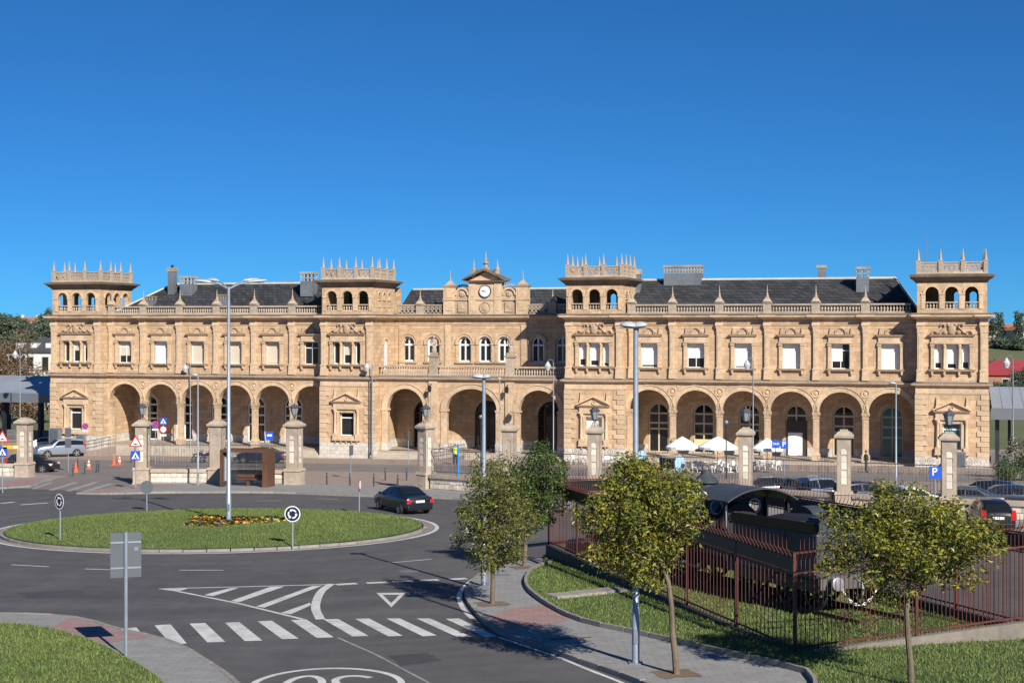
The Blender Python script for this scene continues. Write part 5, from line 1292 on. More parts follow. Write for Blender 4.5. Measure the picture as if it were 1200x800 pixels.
MB().box(-.95, 1.25, .6, .64, .55, .75).build('back_rail', CORTEN, sh)
MB().xz([(.75, 1.25), (1.25, 1.25), (1.25, 1.75)], .62, .645).build('timetable', SWHITE, sh); MB().box(1.30, 1.318, -.4, .1, 1.5, 1.9).build('notice', SWHITE, sh)
# litter bin by the end tower and grey cabinets at the left tower
for s_, d, w_, h, lab in ((39.6, -1.2, .9, 1.3, 'dark grey cabinet below the end tower window'), (-47.9, -.9, 1.1, 2.6, 'tall grey metal cabinet left of the first tower'), (-44.9, -.9, .8, 1.9, 'grey metal cabinet beside the ramp')):
    x, y = fpt(s_, d); o = thing('utility_cabinet', lab, 'cabinet', (x, y, gz(y)), -TH, 'grey metal cabinets by the end towers')
    MB().box(-w_ / 2, w_ / 2, -.3, .3, -.1, h).build('body', GALVD, o); MB().frus(-w_ / 2, w_ / 2, -.3, .3, h, h + .07, .04, -.02).build('lid', GALVD, o); MB().box(-w_ / 2 + .08, -.02, -.315, -.3, .12, h - .1).box(.02, w_ / 2 - .08, -.315, -.3, .12, h - .1).build('doors', SIGNBACK, o)

# ================================================================== cafe terrace
CLOTH = mat('white_canvas', (.80, .80, .78), .8, .03, 3)
def parasol(px, Z, wd, top_y, lab):
    x, y = at(px, Z), Z; H = EYE - (top_y - 380) / F * Z - gz(y)
    o = thing('parasol', lab, 'parasol', (x, y, gz(y)), .3, 'white cafe parasols'); n = 8; vs = [(0, 0, H)]; fs = []; r_ = wd / 2
    for rr, dz in ((.5, .36), (1.0, .80), (1.0, .98)):
        for k in range(n * 2):
            a = 2 * math.pi * k / (2 * n); sag = 0 if k % 2 == 0 else -.05 * rr
            vs.append((r_ * rr * math.cos(a) * (1 + (sag * .5)), r_ * rr * math.sin(a) * (1 + sag * .5), H - dz + (.0 if k % 2 == 0 else -.03)))
    m = 2 * n; fs += [(0, 1 + k, 1 + (k + 1) % m) for k in range(m)]
    for j in range(2): fs += [(1 + j * m + k, 1 + (j + 1) * m + k, 1 + (j + 1) * m + (k + 1) % m, 1 + j * m + (k + 1) % m) for k in range(m)]
    MB().add(vs, fs).build('canopy', CLOTH, o); MB().lathe([(.03, 0), (.025, H + .06)], n=8).build('pole', GALVD, o); MB().lathe([(.32, -.02), (.32, .06), (.06, .1)], n=12).build('base', CONCD, o)
    for k in range(8):
        a = 2 * math.pi * k / 8; MB().tube([(.03 * math.cos(a), .03 * math.sin(a), H - .9), (r_ * .55 * math.cos(a), r_ * .55 * math.sin(a), H - .46)], .012, 4).build('rib', GALVD, o)
parasol(799.5, 117, 2.7, 511, 'white parasol before the first right-hand arch'); parasol(841, 115, 3.2, 511, 'wide white parasol in the middle of the cafe terrace'); parasol(899, 116, 2.6, 513, 'white parasol by the pillar and taxi sign')
def chair_proto():
    o = thing('cafe_chair', '', 'chair', (0, 0, 0), 0, 'white chairs on the cafe terrace')
    MB().frus(-.24, .24, -.23, .23, .42, .46, -.02, 0).build('seat', WHITE, o)
    b = MB()
    vs = []
    for k in range(7):
        a = R(-60 + 20 * k); vs += [(.25 * math.sin(a) * 1.05, .05 + .2 * math.cos(a), .46), (.29 * math.sin(a), .06 + .24 * math.cos(a), .84 - .1 * abs(math.sin(a)))]
    b.add(vs, [(2 * k, 2 * k + 2, 2 * k + 3, 2 * k + 1) for k in range(6)]).build('backrest', WHITE, o)
    for i, j in ((-1, -1), (1, -1), (-1, 1), (1, 1)): MB().tube([(i * .2, j * .19, .43), (i * .25, j * .25, 0)], .022, 5).build('leg', WHITE, o)
    for i in (-1, 1): MB().tube([(i * .25, -.2, .44), (i * .27, -.2, .64), (i * .27, .15, .66)], .02, 5).build('arm_rest', WHITE, o)
    return o
def table_proto():
    o = thing('cafe_table', '', 'table', (0, 0, 0), 0, 'white tables on the cafe terrace'); MB().lathe([(.42, .70), (.42, .73)], n=16).build('top', WHITE, o); MB().lathe([(.04, .03), (.03, .70)], n=8).build('stem', WHITE, o); MB().lathe([(.25, 0), (.22, .03)], n=12).build('foot', WHITE, o); return o
CP, TP = chair_proto(), table_proto(); fc = ft = True
CL = 'white plastic chair at the tables under the parasols'; TL = 'round white table under the parasols'
for px, py in ((806, 552), (822, 553), (838, 551), (856, 553), (872, 552), (893, 549), (905, 550)):
    x, y = gnd(px, py)
    if ft: TP.location = (x, y, gz(y) + .012); TP['label'] = TL; ft = False
    else: clone(TP, (x, y, gz(y) + .012), 0, TL)
    for k in range(3 if px < 890 else 2):
        a = random.uniform(0, 6.28) if k == 0 else a + 2.1; cx_, cy_ = x + .8 * math.cos(a), y + .8 * math.sin(a)
        if fc: CP.location = (cx_, cy_, gz(cy_) + .012); CP.rotation_euler = (0, 0, a - math.pi / 2); CP['label'] = CL; fc = False
        else: clone(CP, (cx_, cy_, gz(cy_) + .012), a - math.pi / 2, CL)
CL2 = 'white plastic chair beside the third tower plinth'; TL2 = 'round white table beside the third tower plinth'
for px, Z in ((683, 127.5), (716, 126), (735, 125.5)):
    x, y = at(px, Z), Z; clone(TP, (x, y, gz(y) + .012), 0, TL2)['group'] = 'white tables by the third tower'
    for k in range(2):
        a = random.uniform(0, 6.28) if k == 0 else a + 2.6; cx_, cy_ = x + .8 * math.cos(a), y + .8 * math.sin(a); clone(CP, (cx_, cy_, gz(cy_) + .012), a - math.pi / 2, CL2)['group'] = 'white chairs by the third tower'
# blue advertising boards and stone planters on the terrace
for px, py, lab in ((752.5, 548, 'pale blue oval board by the tall lamp'), (797, 556, 'pale blue oval board before the first parasol')):
    x, y = gnd(px, py); o = thing('advertising_board', lab, 'board', (x, y, gz(y) + .006), 0, 'pale blue boards at the cafe')
    MB().xz([(.42 * math.cos(2 * math.pi * k / 20), .85 + .65 * math.sin(2 * math.pi * k / 20)) for k in range(20)], -.02, .02).build('panel', mat('pale_blue_board', (.36, .55, .72), .5, .1, 3), o); MB().box(-.3, .3, -.2, .2, 0, .16).box(-.04, .04, .021, .05, .16, .9).build('stand', GALVD, o)
x, y = at(784, 121), 121; o = thing('planter', 'dark round planter on the cafe terrace', 'planter', (x, y, gz(y))); MB().lathe([(.75, 0), (.85, 1.0)], n=16).build('tub', IRON, o); MB().lathe([(.92, 1.0), (.92, 1.22), (.8, 1.22), (.78, 1.05)], n=16).build('rim', GATEST, o)
# ================================================================== vehicles
TYRE = mat('tyre_rubber', (.018, .018, .019), .85, .1, 10); RIM = mat('alloy_rim', (.45, .46, .47), .3, .05, 5, metal=.7)
CARG = glass('car_glass', (.012, .014, .016), .05, .7); LENSR = mat('tail_lens', (.50, .012, .015), .25, .05, 5); LENSW = mat('head_lens', (.70, .71, .72), .15, .05, 5)
SEDAN = dict(top=[(-2.22, .86), (-2.14, 1.0), (-1.62, 1.06), (-.82, 1.39), (-.05, 1.43), (.5, 1.37), (1.22, 1.0), (1.95, .86), (2.2, .66)], L=2.22, wb=(-1.36, 1.34), ws=(5, 6), rw=(2, 3), W=.86)
HATCH = dict(top=[(-1.98, .80), (-1.93, 1.0), (-1.5, 1.40), (-.6, 1.48), (.25, 1.43), (1.08, 1.02), (1.75, .88), (1.98, .64)], L=1.98, wb=(-1.25, 1.25), ws=(4, 5), rw=(1, 2), W=.85)
SUV = dict(top=[(-2.3, .95), (-2.27, 1.2), (-2.05, 1.66), (-.8, 1.76), (.30, 1.70), (1.0, 1.22), (2.15, 1.06), (2.33, .8)], L=2.3, wb=(-1.4, 1.42), ws=(4, 5), rw=(1, 2), W=.92)
def paint(name, c, metal=.3): return mat('paint_' + name, c, .28, .02, 2, metal=metal, coat=.6)
def car(spec, pm, label, x, y, rz, group, parts=True, z=None):
    o = thing('car', label, 'car', (x, y, (gz(y) if z is None else z) + .006), rz, group)
    T = spec['top']; W = spec['W']; zr = max(t[1] for t in T); belt = .93 if zr < 1.55 else 1.08; n = len(T); bz = .24
    def sec(xx, zt):
        e = abs(xx) / spec['L']; w_ = W * (1 - .10 * max(0, e - .6) / .4)
        zb = min(zt - .07, belt); f = max(0, min(1, (zt - belt) / (zr - belt))); wt = w_ * (.90 - .20 * f)
        lift = .16 * max(0, e - .82) / .18
        return [(w_ * .80, bz + lift), (w_ * .97, bz + .06 + lift), (w_, .50), (w_ * .985, zb - .12), (w_ * .955, zb), (wt, zt - .05 * (1 if f > .5 else .5)), (wt * .82, zt), (0, zt + .02)]
    rows = [sec(*t) for t in T]
    vs = []; fs = []
    for (xx, zt), rr in zip(T, rows):
        ring_ = [(xx, -a, b) for a, b in rr] + [(xx, a, b) for a, b in rr[-2::-1]]; vs += ring_
    m = len(rows[0]) * 2 - 1
    for j in range(n - 1): fs += [(j * m + k, j * m + k + 1, (j + 1) * m + k + 1, (j + 1) * m + k) for k in range(m - 1)] + [(j * m + m - 1, j * m, (j + 1) * m, (j + 1) * m + m - 1)]
    fs += [tuple(range(m)), tuple(range(n * m - 1, (n - 1) * m - 1, -1))]
    body = MB().add(vs, fs).build('body', pm, o, smooth=True)
    def lerp(a, b, t): return a + (b - a) * t
    def edge(j, t, q):   # point q of the section between stations j and j+1
        a, b = rows[j][q], rows[j + 1][q]; return (lerp(T[j][0], T[j + 1][0], t), lerp(a[0], b[0], t), lerp(a[1], b[1], t))
    for nm, (j, _) in (('windscreen', spec['ws']), ('rear_window', spec['rw'])):
        sgn = 1 if nm == 'windscreen' else -1; g = MB(); pts = []
        for t, q in ((.08, 6), (.90, 6), (.90, 7), (.08, 7)):
            xx, w_, zz = edge(j, t, q); pts.append((xx + sgn * .014, w_, zz + .014))
        l = [(a, -b, c) for a, b, c in pts]; t0, t1 = (0, 1)
        g.add([l[0], l[1], l[2], l[3]], [(0, 1, 2, 3)]).add([pts[0], pts[1], pts[2], pts[3]], [(3, 2, 1, 0)]); 
        e0, e1 = edge(j, .08, 5), edge(j, .90, 5)
        for s_ in (-1, 1): g.add([(pts[0][0], s_ * pts[0][1], pts[0][2]), (pts[1][0], s_ * pts[1][1], pts[1][2]), (e1[0] + sgn * .012, s_ * (e1[1] - .05), e1[2] + .012), (e0[0] + sgn * .012, s_ * (e0[1] - .05), e0[2] + .012)], [(0, 1, 2, 3)])
        g.build(nm, CARG, o)
    # side glass: follows the shoulder between the belt and the roof edge
    def side_pt(xx, f):
        for j in range(n - 1):
            if T[j][0] <= xx <= T[j + 1][0]:
                t = (xx - T[j][0]) / (T[j + 1][0] - T[j][0]); a, b = edge(j, t, 4), edge(j, t, 5)
                return (xx, lerp(a[1], b[1], f) + .012, lerp(a[2], b[2], f))
    xa, xb = T[spec['rw'][0]][0], T[spec['ws'][1]][0]; za = T[spec['rw'][1]][0]; zb_ = T[spec['ws'][0]][0]
    lo0, lo1 = lerp(xa, za, .42), lerp(zb_, xb, .70); mid_ = lerp(lo0, lo1, .47)
    for s_ in (-1, 1):
        for (l0, l1, h0, h1) in ((lo0, mid_ - .04, max(za, lo0 + .15) - .05, mid_ - .04), (mid_ + .04, lo1, mid_ + .04, min(zb_, lo1 - .2))):
            m_ = (l0 + l1) / 2; hm = (h0 + h1) / 2
            pts = [side_pt(l0, .12), side_pt(m_, .12), side_pt(l1, .12), side_pt(h1, .86), side_pt(hm, .86), side_pt(h0, .86)]
            MB().add([(a, s_ * b, c) for a, b, c in pts], [(0, 1, 4, 5), (1, 2, 3, 4)]).build('side_window', CARG, o)
    if not parts: return o
    for xw_ in spec['wb']:
        rw_ = .31 if zr < 1.55 else .36
        for s_ in (-1, 1):
            MB().prism(circ(rw_ + .045, 18), W * .5, W + .006, lambda a, b, d, s_=s_, xw_=xw_: (xw_ + a, s_ * d, max(b + rw_, .16))).build('wheel_arch', BLACKP, o)
            wv = MB().lathe([(rw_ - .1, -.1), (rw_ - .02, -.1), (rw_, -.05), (rw_, .05), (rw_ - .02, .1), (rw_ - .1, .1)], n=18).xform(Matrix.Translation((xw_, s_ * (W - .075), rw_)) @ Matrix.Rotation(R(90), 4, 'X')).build('wheel', TYRE, o, smooth=True)
            rm = MB().lathe([(rw_ - .09, -.02), (rw_ - .09, .02)], n=16)
            for k in range(5):
                a = 2 * math.pi * k / 5; c, s2 = math.cos(a), math.sin(a)
                rm.add([(c * .03 - s2 * .035, s2 * .03 + c * .035, .045), (c * .03 + s2 * .035, s2 * .03 - c * .035, .045), (c * (rw_ - .09) + s2 * .05, s2 * (rw_ - .09) - c * .05, .05), (c * (rw_ - .09) - s2 * .05, s2 * (rw_ - .09) + c * .05, .05)], [(0, 1, 2, 3)])
            rm.xform(Matrix.Translation((xw_, s_ * (W + .005), rw_)) @ Matrix.Rotation(R(-90 * s_), 4, 'X') @ Matrix.Translation((0, 0, -.01))).build('rim', RIM, wv)
    L_ = spec['L']; hz = belt - .16
    for s_ in (-1, 1):
        MB().frus(-L_ - .015, -L_ + .22, s_ * W * .80 - .13, s_ * W * .80 + .09, hz - .1, hz + .1 + (.25 if spec is not SEDAN else 0), 0, -.01).build('tail_light', LENSR, o)
        MB().frus(L_ - .3, L_ - .02, s_ * W * .74 - .14, s_ * W * .74 + .14, hz - .17, hz - .02).build('headlight', LENSW, o)
        MB().ell((T[spec['ws'][1]][0] - .25, s_ * (W + .09), belt + .06), .07, .11, .075, 8, 5).build('mirror', pm, o)
    MB().box(-L_ - .07, -L_ + .2, -W * .84, W * .84, .30, .52).build('bumper', pm, o, bevel=.03); MB().box(L_ - .25, L_ + .05, -W * .82, W * .82, .26, .48).build('bumper', pm, o, bevel=.03)
    MB().box(-L_ - .035, -L_ - .01, -.26, .26, hz - .06, hz + .06).build('number_plate', SWHITE, o)
    return o
BLK = paint('black', (.012, .013, .016)); SIL = paint('silver', (.30, .34, .40), .5); DKB = paint('dark_blue', (.02, .028, .055)); GRY = paint('grey', (.14, .15, .16), .5); WHT = paint('white', (.72, .73, .74), 0); DRED = paint('dark_red', (.09, .02, .02))
x, y = gnd(472, 598.5); car(SEDAN, BLK, 'black saloon car driving round the island', x, y, R(180 - 61), 'cars on the roundabout street')
x, y = gnd(70, 534.5); car(SUV, SIL, 'silver off-road car parked by the left end tower', x, y, R(180 + 33), 'cars parked on the forecourt')
x, y = gnd(38, 552.5); car(HATCH, BLK, 'black hatchback behind the entrance pillar with its nose showing', x, y, R(-8), 'cars parked on the forecourt')
x, y = gnd(305, 542); car(SEDAN, DKB, 'dark saloon parked behind the bus shelter', x, y, R(176), 'cars parked on the forecourt')
x, y = gnd(50, 527); car(HATCH, WHT, 'white car half hidden behind the silver off-roader', x, y, R(200), 'cars parked on the forecourt')
x, y = gnd(1160, 619); car(HATCH, BLK, 'black hatchback seen from behind on the right-hand street', x, y, R(83), 'cars on the roundabout street')
for px, Z, sp, pm, a, l in ((908, 87, SEDAN, BLK, 6, 'dark saloon roof showing over the wall by the parasols'), (961, 83.5, SUV, SIL, 30, 'silver people carrier behind the low wall'), (1014, 83, HATCH, DKB, 14, 'dark blue hatchback right of the plain pillar'), (1064, 79.5, SEDAN, WHT, 8, 'white car behind the lamp near the parking sign'),
                            (1126, 79.5, SEDAN, GRY, 165, 'grey saloon just right of the end lantern pillar'), (1152, 84, HATCH, BLK, 160, 'black car between the grey and blue cars'), (1180, 80.5, SEDAN, DKB, 172, 'dark blue saloon at the end of the wall')):
    car(sp, pm, l, at(px, Z), Z, R(a), 'cars parked inside the forecourt wall')
# motorcycles by the left wing
def motorbike(px, py, rz, lab):
    x, y = gnd(px, py); o = thing('motorbike', lab, 'motorbike', (x, y, gz(y) + .012), rz, 'motorbikes by the railing')
    for xw_ in (-.65, .68):
        wv = MB().tube([(xw_ + .27 * math.cos(2 * math.pi * k / 14), 0, .31 + .27 * math.sin(2 * math.pi * k / 14)) for k in range(14)], .055, 6, closed=True).build('wheel', TYRE, o)
        MB().lathe([(.2, -.02), (.2, .02)], n=10).xform(Matrix.Translation((xw_, 0, .31)) @ Matrix.Rotation(R(90), 4, 'X')).build('rim', RIM, wv)
    MB().tube([(.68, 0, .31), (.45, 0, .75), (.38, 0, .98)], .04, 6).tube([(-.65, 0, .31), (-.2, 0, .45), (.3, 0, .45), (.45, 0, .75)], .06, 6).build('frame', IRON, o)
    MB().ell((.12, 0, .74), .30, .15, .16, 10, 6).build('tank', DRED, o, smooth=True); MB().frus(-.7, -.1, -.13, .13, .68, .78, -.02, 0).build('seat', BLACKP, o); MB().frus(-.15, .35, -.14, .14, .3, .6).build('engine', GALVD, o)
    MB().tube([(.36, -.34, 1.0), (.40, 0, .98), (.36, .34, 1.0)], .02, 5).build('handlebar', IRON, o); MB().ell((.52, 0, .86), .08, .09, .09, 8, 5).build('headlight', LENSW, o); MB().tube([(0, .16, .05), (-.05, .12, .4)], .018, 4).build('stand', IRON, o); MB().tube([(-.2, -.16, .3), (-.8, -.18, .38)], .045, 6).build('exhaust', GALV, o)
motorbike(233, 541, R(60), 'motorbike parked by the pillar left of the shelter'); motorbike(242, 541.5, R(66), 'motorbike beside the other bike behind the railing')

# ================================================================== the worker in a high-visibility vest
SKIN = mat('skin', (.42, .24, .16), .55, .06, 4)
def remesh_body(mb, name, m, parent, vox):
    o = mb.build(name, m, parent); r_ = o.modifiers.new('join', 'REMESH'); r_.mode = 'VOXEL'; r_.voxel_size = vox; r_.use_smooth_shade = True
    s_ = o.modifiers.new('smooth', 'SMOOTH'); s_.iterations = 4; return o
def person(px, py, rz, lab, top_m, leg_m, H=1.74, vest=None):
    x, y = gnd(px, py); o = thing('person', lab, 'person', (x, y, gz(y) + .012), rz)
    k = H / 1.75
    B = MB()
    for s_ in (-1, 1):
        B.tube([(s_ * .10, 0, .90), (s_ * .115, -.015, .48), (s_ * .12, .02, .09)], [.088, .062, .045], 8); B.tube([(s_ * .12, .05, .045), (s_ * .125, -.15, .035)], [.045, .038], 8)
        B.tube([(s_ * .19, 0, 1.40), (s_ * .25, .02, 1.13), (s_ * .13, -.2, 1.08)], [.055, .045, .035], 8)
        for f in range(4): B.tube([(s_ * .13 - s_ * .02 * f, -.20, 1.09 - .012 * f), (s_ * .06 - s_ * .015 * f, -.235, 1.075 - .014 * f), (s_ * .02 - s_ * .01 * f, -.225, 1.065 - .014 * f)], [.012, .010, .008], 5)
        B.tube([(s_ * .13, -.2, 1.1), (s_ * .09, -.22, 1.135)], [.012, .009], 5)
    B.tube([(0, 0, .88), (0, .01, 1.1), (0, 0, 1.38), (0, 0, 1.44)], [.13, .125, .15, .09], 10); B.tube([(-.17, 0, 1.39), (.17, 0, 1.39)], [.06, .06], 8); B.tube([(0, 0, 1.42), (0, -.01, 1.53)], [.055, .05], 8)
    B.ell((0, -.01, 1.63), .078, .098, .118, 12, 8); B.ell((0, -.11, 1.62), .014, .022, .022, 6, 4)
    for s_ in (-1, 1): B.ell((s_ * .08, 0, 1.63), .012, .022, .03, 6, 4)
    B.v = [(a * k, b * k, c * k) for a, b, c in B.v]
    remesh_body(B, 'body', SKIN, o, .016)
    tr = MB()
    for s_ in (-1, 1): tr.tube([(s_ * .09, 0, .98), (s_ * .10, 0, .88), (s_ * .117, -.015, .48), (s_ * .122, .02, .10)], [.115, .115, .085, .078], 10)
    remesh_body(tr, 'trousers', leg_m, o, .02)
    tp = MB().tube([(0, 0, .92), (0, .01, 1.1), (0, 0, 1.36), (0, 0, 1.45)], [.165, .16, .18, .10], 12).tube([(-.18, 0, 1.39), (.18, 0, 1.39)], [.085, .085], 8)
    for s_ in (-1, 1): tp.tube([(s_ * .19, 0, 1.40), (s_ * .255, .02, 1.13), (s_ * .15, -.18, 1.085)], [.078, .066, .055], 8)
    remesh_body(tp, 'jacket', top_m, o, .02)
    if vest:
        v = MB().lathe([(.195, .90), (.192, 1.1), (.215, 1.32), (.20, 1.42), (.11, 1.47)], n=14, cap=False); v.v = [(a * 1.06, b * .92, c) for a, b, c in v.v]; v.build('vest', vest, o, smooth=True)
        MB().lathe([(.212, 1.0), (.212, 1.07)], n=14, cap=False).build('reflective_band', SWHITE, o)
    for s_ in (-1, 1): MB().ell((s_ * .122, -.06, .05), .055, .14, .055, 10, 6).build('shoe', BLACKP, o, smooth=True)
    MB().ell((0, .015, 1.665), .088, .10, .10, 12, 8).build('hair', mat('dark_hair', (.03, .02, .015), .7, .1, 9), o, smooth=True)
    return o
person(533.5, 543.5, R(4), 'person in dark clothes and a yellow-green vest before the middle arch', mat('dark_cloth', (.03, .035, .04), .9, .1, 5), mat('grey_trousers', (.05, .05, .055), .9, .1, 5), vest=mat('hi_vis', (.52, .85, .05), .6, .04, 5))
person(1015, 553, R(80), 'person in dark clothes standing near the right-hand arcade', mat('dark_cloth', (0, 0, 0)), mat('grey_trousers', (0, 0, 0)))
# ================================================================== red-brown fence round the engine
def fence(p, q, lab, h0, h1, sp, panel, outward, cm, last=True):
    p, q = Vector(p), Vector(q); t = (q - p).normalized(); L_ = (q - p).length; nrm = Vector((-t.y, t.x)) * outward; rz = math.atan2(nrm.y, nrm.x)
    o = thing('steel_fence', lab, 'fence', (p.x, p.y, gz(p.y)), 0, 'red-brown fence panels round the steam engine')
    g0 = gz(p.y)
    def P(s, off, h): c = t * s + nrm * off; return (c.x, c.y, gz(p.y + t.y * s) - g0 + h)
    def hb(s): return h0 + (h1 - h0) * s / L_
    def bar(off0, off1, f0, f1, m, nm, s0=0.0, s1=None):
        s1 = L_ if s1 is None else s1; n = 2; vs = []
        for s in (s0, s1): vs += [P(s, off0, f0(s)), P(s, off1, f0(s)), P(s, off1, f1(s)), P(s, off0, f1(s))]
        return MB().add(vs, [(0, 1, 2, 3), (7, 6, 5, 4), (0, 4, 5, 1), (1, 5, 6, 2), (2, 6, 7, 3), (3, 7, 4, 0)]).build(nm, m, o)
    bar(-.12, .12, lambda s: -.3, lambda s: hb(s), cm, 'base_wall')
    for z, w_ in ((.10, .022), (1.98, .018), (2.50, .018)): bar(-w_, w_, lambda s, z=z: hb(s) + z, lambda s, z=z: hb(s) + z + .045, RUSTY, 'rail')
    if panel: bar(.02, .028, lambda s: hb(s) + 2.04, lambda s: hb(s) + 2.48, BLACKP, 'top_sheet')
    n = int(L_ / sp)
    for k in range(n + 1):
        s = .06 + (L_ - .12) * k / n
        b = link('bar', BARM, o, P(s, 0, hb(s) - .02), rz + random.uniform(-.05, .05))
    m = max(2, int(L_ / 3.2))
    for k in range(m + 1):
        if k == m and not last: continue
        s = L_ * k / m; c = P(s, 0, hb(s)); MB().box(c[0] - .035, c[0] + .035, c[1] - .035, c[1] + .035, c[2] - .2, c[2] + 2.52).build('post', RUSTY, o)
    return o
BARM = MB().tube([(0, 0, 0), (0, 0, 2.36), (.10, 0, 2.52), (.19, 0, 2.66), (.20, 0, 2.93)], [.012, .012, .012, .012, .004], 4).mesh('bar', RUSTY)
fence(A, B, 'red-brown fence along the grass verge from the wall end to the near corner', .66, .14, .24, True, -1, CONCD, last=False)
fence(B, C, 'red-brown fence facing the near lawn behind the right-hand tree', .13, .62, .127, False, -1, CONC)
fence(D, C, 'red-brown fence on the street side behind the engine', .45, .40, .24, True, 1, CONCD, last=False)
fence(A, D, 'short red-brown fence at the far end of the engine lawn', .64, .46, .2, True, 1, CONCD)

# ================================================================== steam engine with its tender
LOCO = mat('engine_black', (.020, .022, .026), .45, .25, 5, .08); LOCG = mat('engine_grey', (.055, .063, .075), .5, .2, 4, .08); STEEL = mat('bright_steel', (.40, .43, .46), .3, .1, 6, metal=.5)
ex, ey = at(1016, 41.9), 41.9
def eng_empty(name, label, cat, off=0.0):
    o = thing(name, label, cat, (ex, ey, gz(ey) + .16 + off)); nrm = Vector((0, SL, 1)).normalized()
    fw = Vector((-math.sin(R(24)), math.cos(R(24)), 0)); fw = (fw - nrm * fw.dot(nrm)).normalized(); lf = nrm.cross(fw)
    o.rotation_euler = Matrix((fw, lf, nrm)).transposed().to_euler(); return o
tr = eng_empty('railway_track', 'short length of track carrying the steam engine', 'track', -.14)
for y in (-.83, .83): MB().box(-.8, 16.6, y - .035, y + .035, .14, .28).build('rail', CORTEN, tr)
slp = MB().frus(-.12, .12, -1.25, 1.25, -.05, .14, 0, -.02).mesh('sleeper', mat('old_timber', (.10, .075, .055), .9, .2, 6, .3))
for k in range(27): link('sleeper', slp, tr, (-.5 + k * .64, 0, 0))
lo = eng_empty('steam_locomotive', 'black steam engine with open cab and tender inside the red fence', 'steam engine', .14)
def wheel(x, r_, par, nm='wheel', sp=10):
    for s_ in (-1, 1):
        M = Matrix.Translation((x, s_ * .80, r_)) @ Matrix.Rotation(R(90), 4, 'X')
        w_ = MB().lathe([(r_ - .09, -.06), (r_, -.06), (r_, .05), (r_ + .02, .06) if False else (r_, .06), (r_ - .09, .06)], n=22, cap=False).xform(M).build(nm, LOCO, par, smooth=True)
        h = MB().lathe([(.11, -.07), (.11, .07)], n=10)
        for k in range(sp):
            a = 2 * math.pi * k / sp; h.tube([(.08 * math.cos(a), .08 * math.sin(a), 0), ((r_ - .06) * math.cos(a), (r_ - .06) * math.sin(a), 0)], .022, 4)
        h.xform(M).build('spokes', LOCO, w_)
for x in (1.35, 2.85, 4.35): wheel(x, .48, lo)
for x in (7.6, 9.2, 10.8): wheel(x, .66, lo, 'driving_wheel', 12)
wheel(13.3, .42, lo)
MB().box(.55, 5.3, -1.0, -.86, .55, .95).box(.55, 5.3, .86, 1.0, .55, .95).box(.5, 5.3, -1.0, 1.0, .88, .98).build('tender_frame', LOCO, lo)
tk = MB().box(.62, 5.1, -1.28, 1.28, .98, 2.30).build('tender_tank', LOCG, lo, bevel=.05)
cp = MB()
cp.add([(.62, -1.28, 2.30), (5.1, -1.28, 2.30), (5.1, -1.36, 2.62), (.62, -1.36, 2.62), (.62, -1.24, 2.30), (5.1, -1.24, 2.30), (5.1, -1.32, 2.62), (.62, -1.32, 2.62)], [(0, 1, 2, 3), (4, 7, 6, 5), (3, 2, 6, 7)]).add([(.62, 1.28, 2.30), (5.1, 1.28, 2.30), (5.1, 1.36, 2.62), (.62, 1.36, 2.62), (.62, 1.24, 2.30), (5.1, 1.24, 2.30), (5.1, 1.32, 2.62), (.62, 1.32, 2.62)], [(0, 1, 2, 3), (4, 7, 6, 5), (3, 2, 6, 7)]).box(1.6, 1.66, -1.24, 1.24, 2.3, 2.6).build('coal_rail', LOCO, tk)
MB().xz([(3.2, 2.30)] + [(3.2 + .75 - .75 * math.cos(math.pi * k / 12), 2.30 + .52 * math.sin(math.pi * k / 12)) for k in range(13)][1:], -1.1, -.55).build('bunker_hood', LOCG, tk, smooth=True)
MB().box(.95, 1.5, .2, .95, 2.31, 2.72).build('tool_box', LOCG, tk); MB().lathe([(.25, 2.3), (.25, 2.45), (.28, 2.46), (.1, 2.5)], (1.2, -.55, 0), 14).build('filler_lid', LOCO, tk)
MB().ell((3.4, 0, 2.36), 1.3, 1.05, .28, 14, 6).build('coal', mat('coal', (.014, .014, .015), .6, .3, 12, .8), tk)
MB().box(.605, .618, -1.0, 1.0, 1.5, 1.54).build('hand_rail', LOCO, tk)
for x in (2.2, 3.6):
    for s_ in (-1, 1): MB().box(x - .03, x + .03, s_ * 1.282 - .008, s_ * 1.282 + .008, 1.05, 2.25).build('rivet_strip', LOCO, tk)
bb = MB().box(.40, .52, -1.32, 1.32, .72, 1.10).build('buffer_beam', mat('beam_grey', (.10, .095, .09), .6, .2, 5), lo)
for y in (-.95, .95):
    MB().lathe([(.13, 0), (.09, .08), (.09, .26)], n=12).xform(Matrix.Translation((.40, y, .92)) @ Matrix.Rotation(R(-90), 4, 'Y')).build('buffer_stock', LOCO, bb)
    MB().lathe([(.05, .24), (.19, .27), (.20, .34), (.16, .36)], n=16).xform(Matrix.Translation((.40, y, .92)) @ Matrix.Rotation(R(-90), 4, 'Y')).build('buffer', STEEL, bb, smooth=True)
MB().tube([(.4, 0, .92), (.2, 0, .9), (.15, 0, .7), (.2, 0, .55)], .035, 6).build('coupling_hook', STEEL, bb)
nl = 19; lk = MB().tube([(.055 * math.cos(2 * math.pi * k / 10), .032 * math.sin(2 * math.pi * k / 10), 0) for k in range(10)], .013, 5, closed=True).mesh('chain_link', mat('white_chain', (.78, .79, .80), .4, .05))
lk2 = lk.copy(); lk2.materials.clear(); lk2.materials.append(SBLACK)
pc = [(.30, -.72 + 1.44 * k / (nl - 1), .86 - .62 * (1 - ((2 * k / (nl - 1)) - 1) ** 2)) for k in range(nl)]
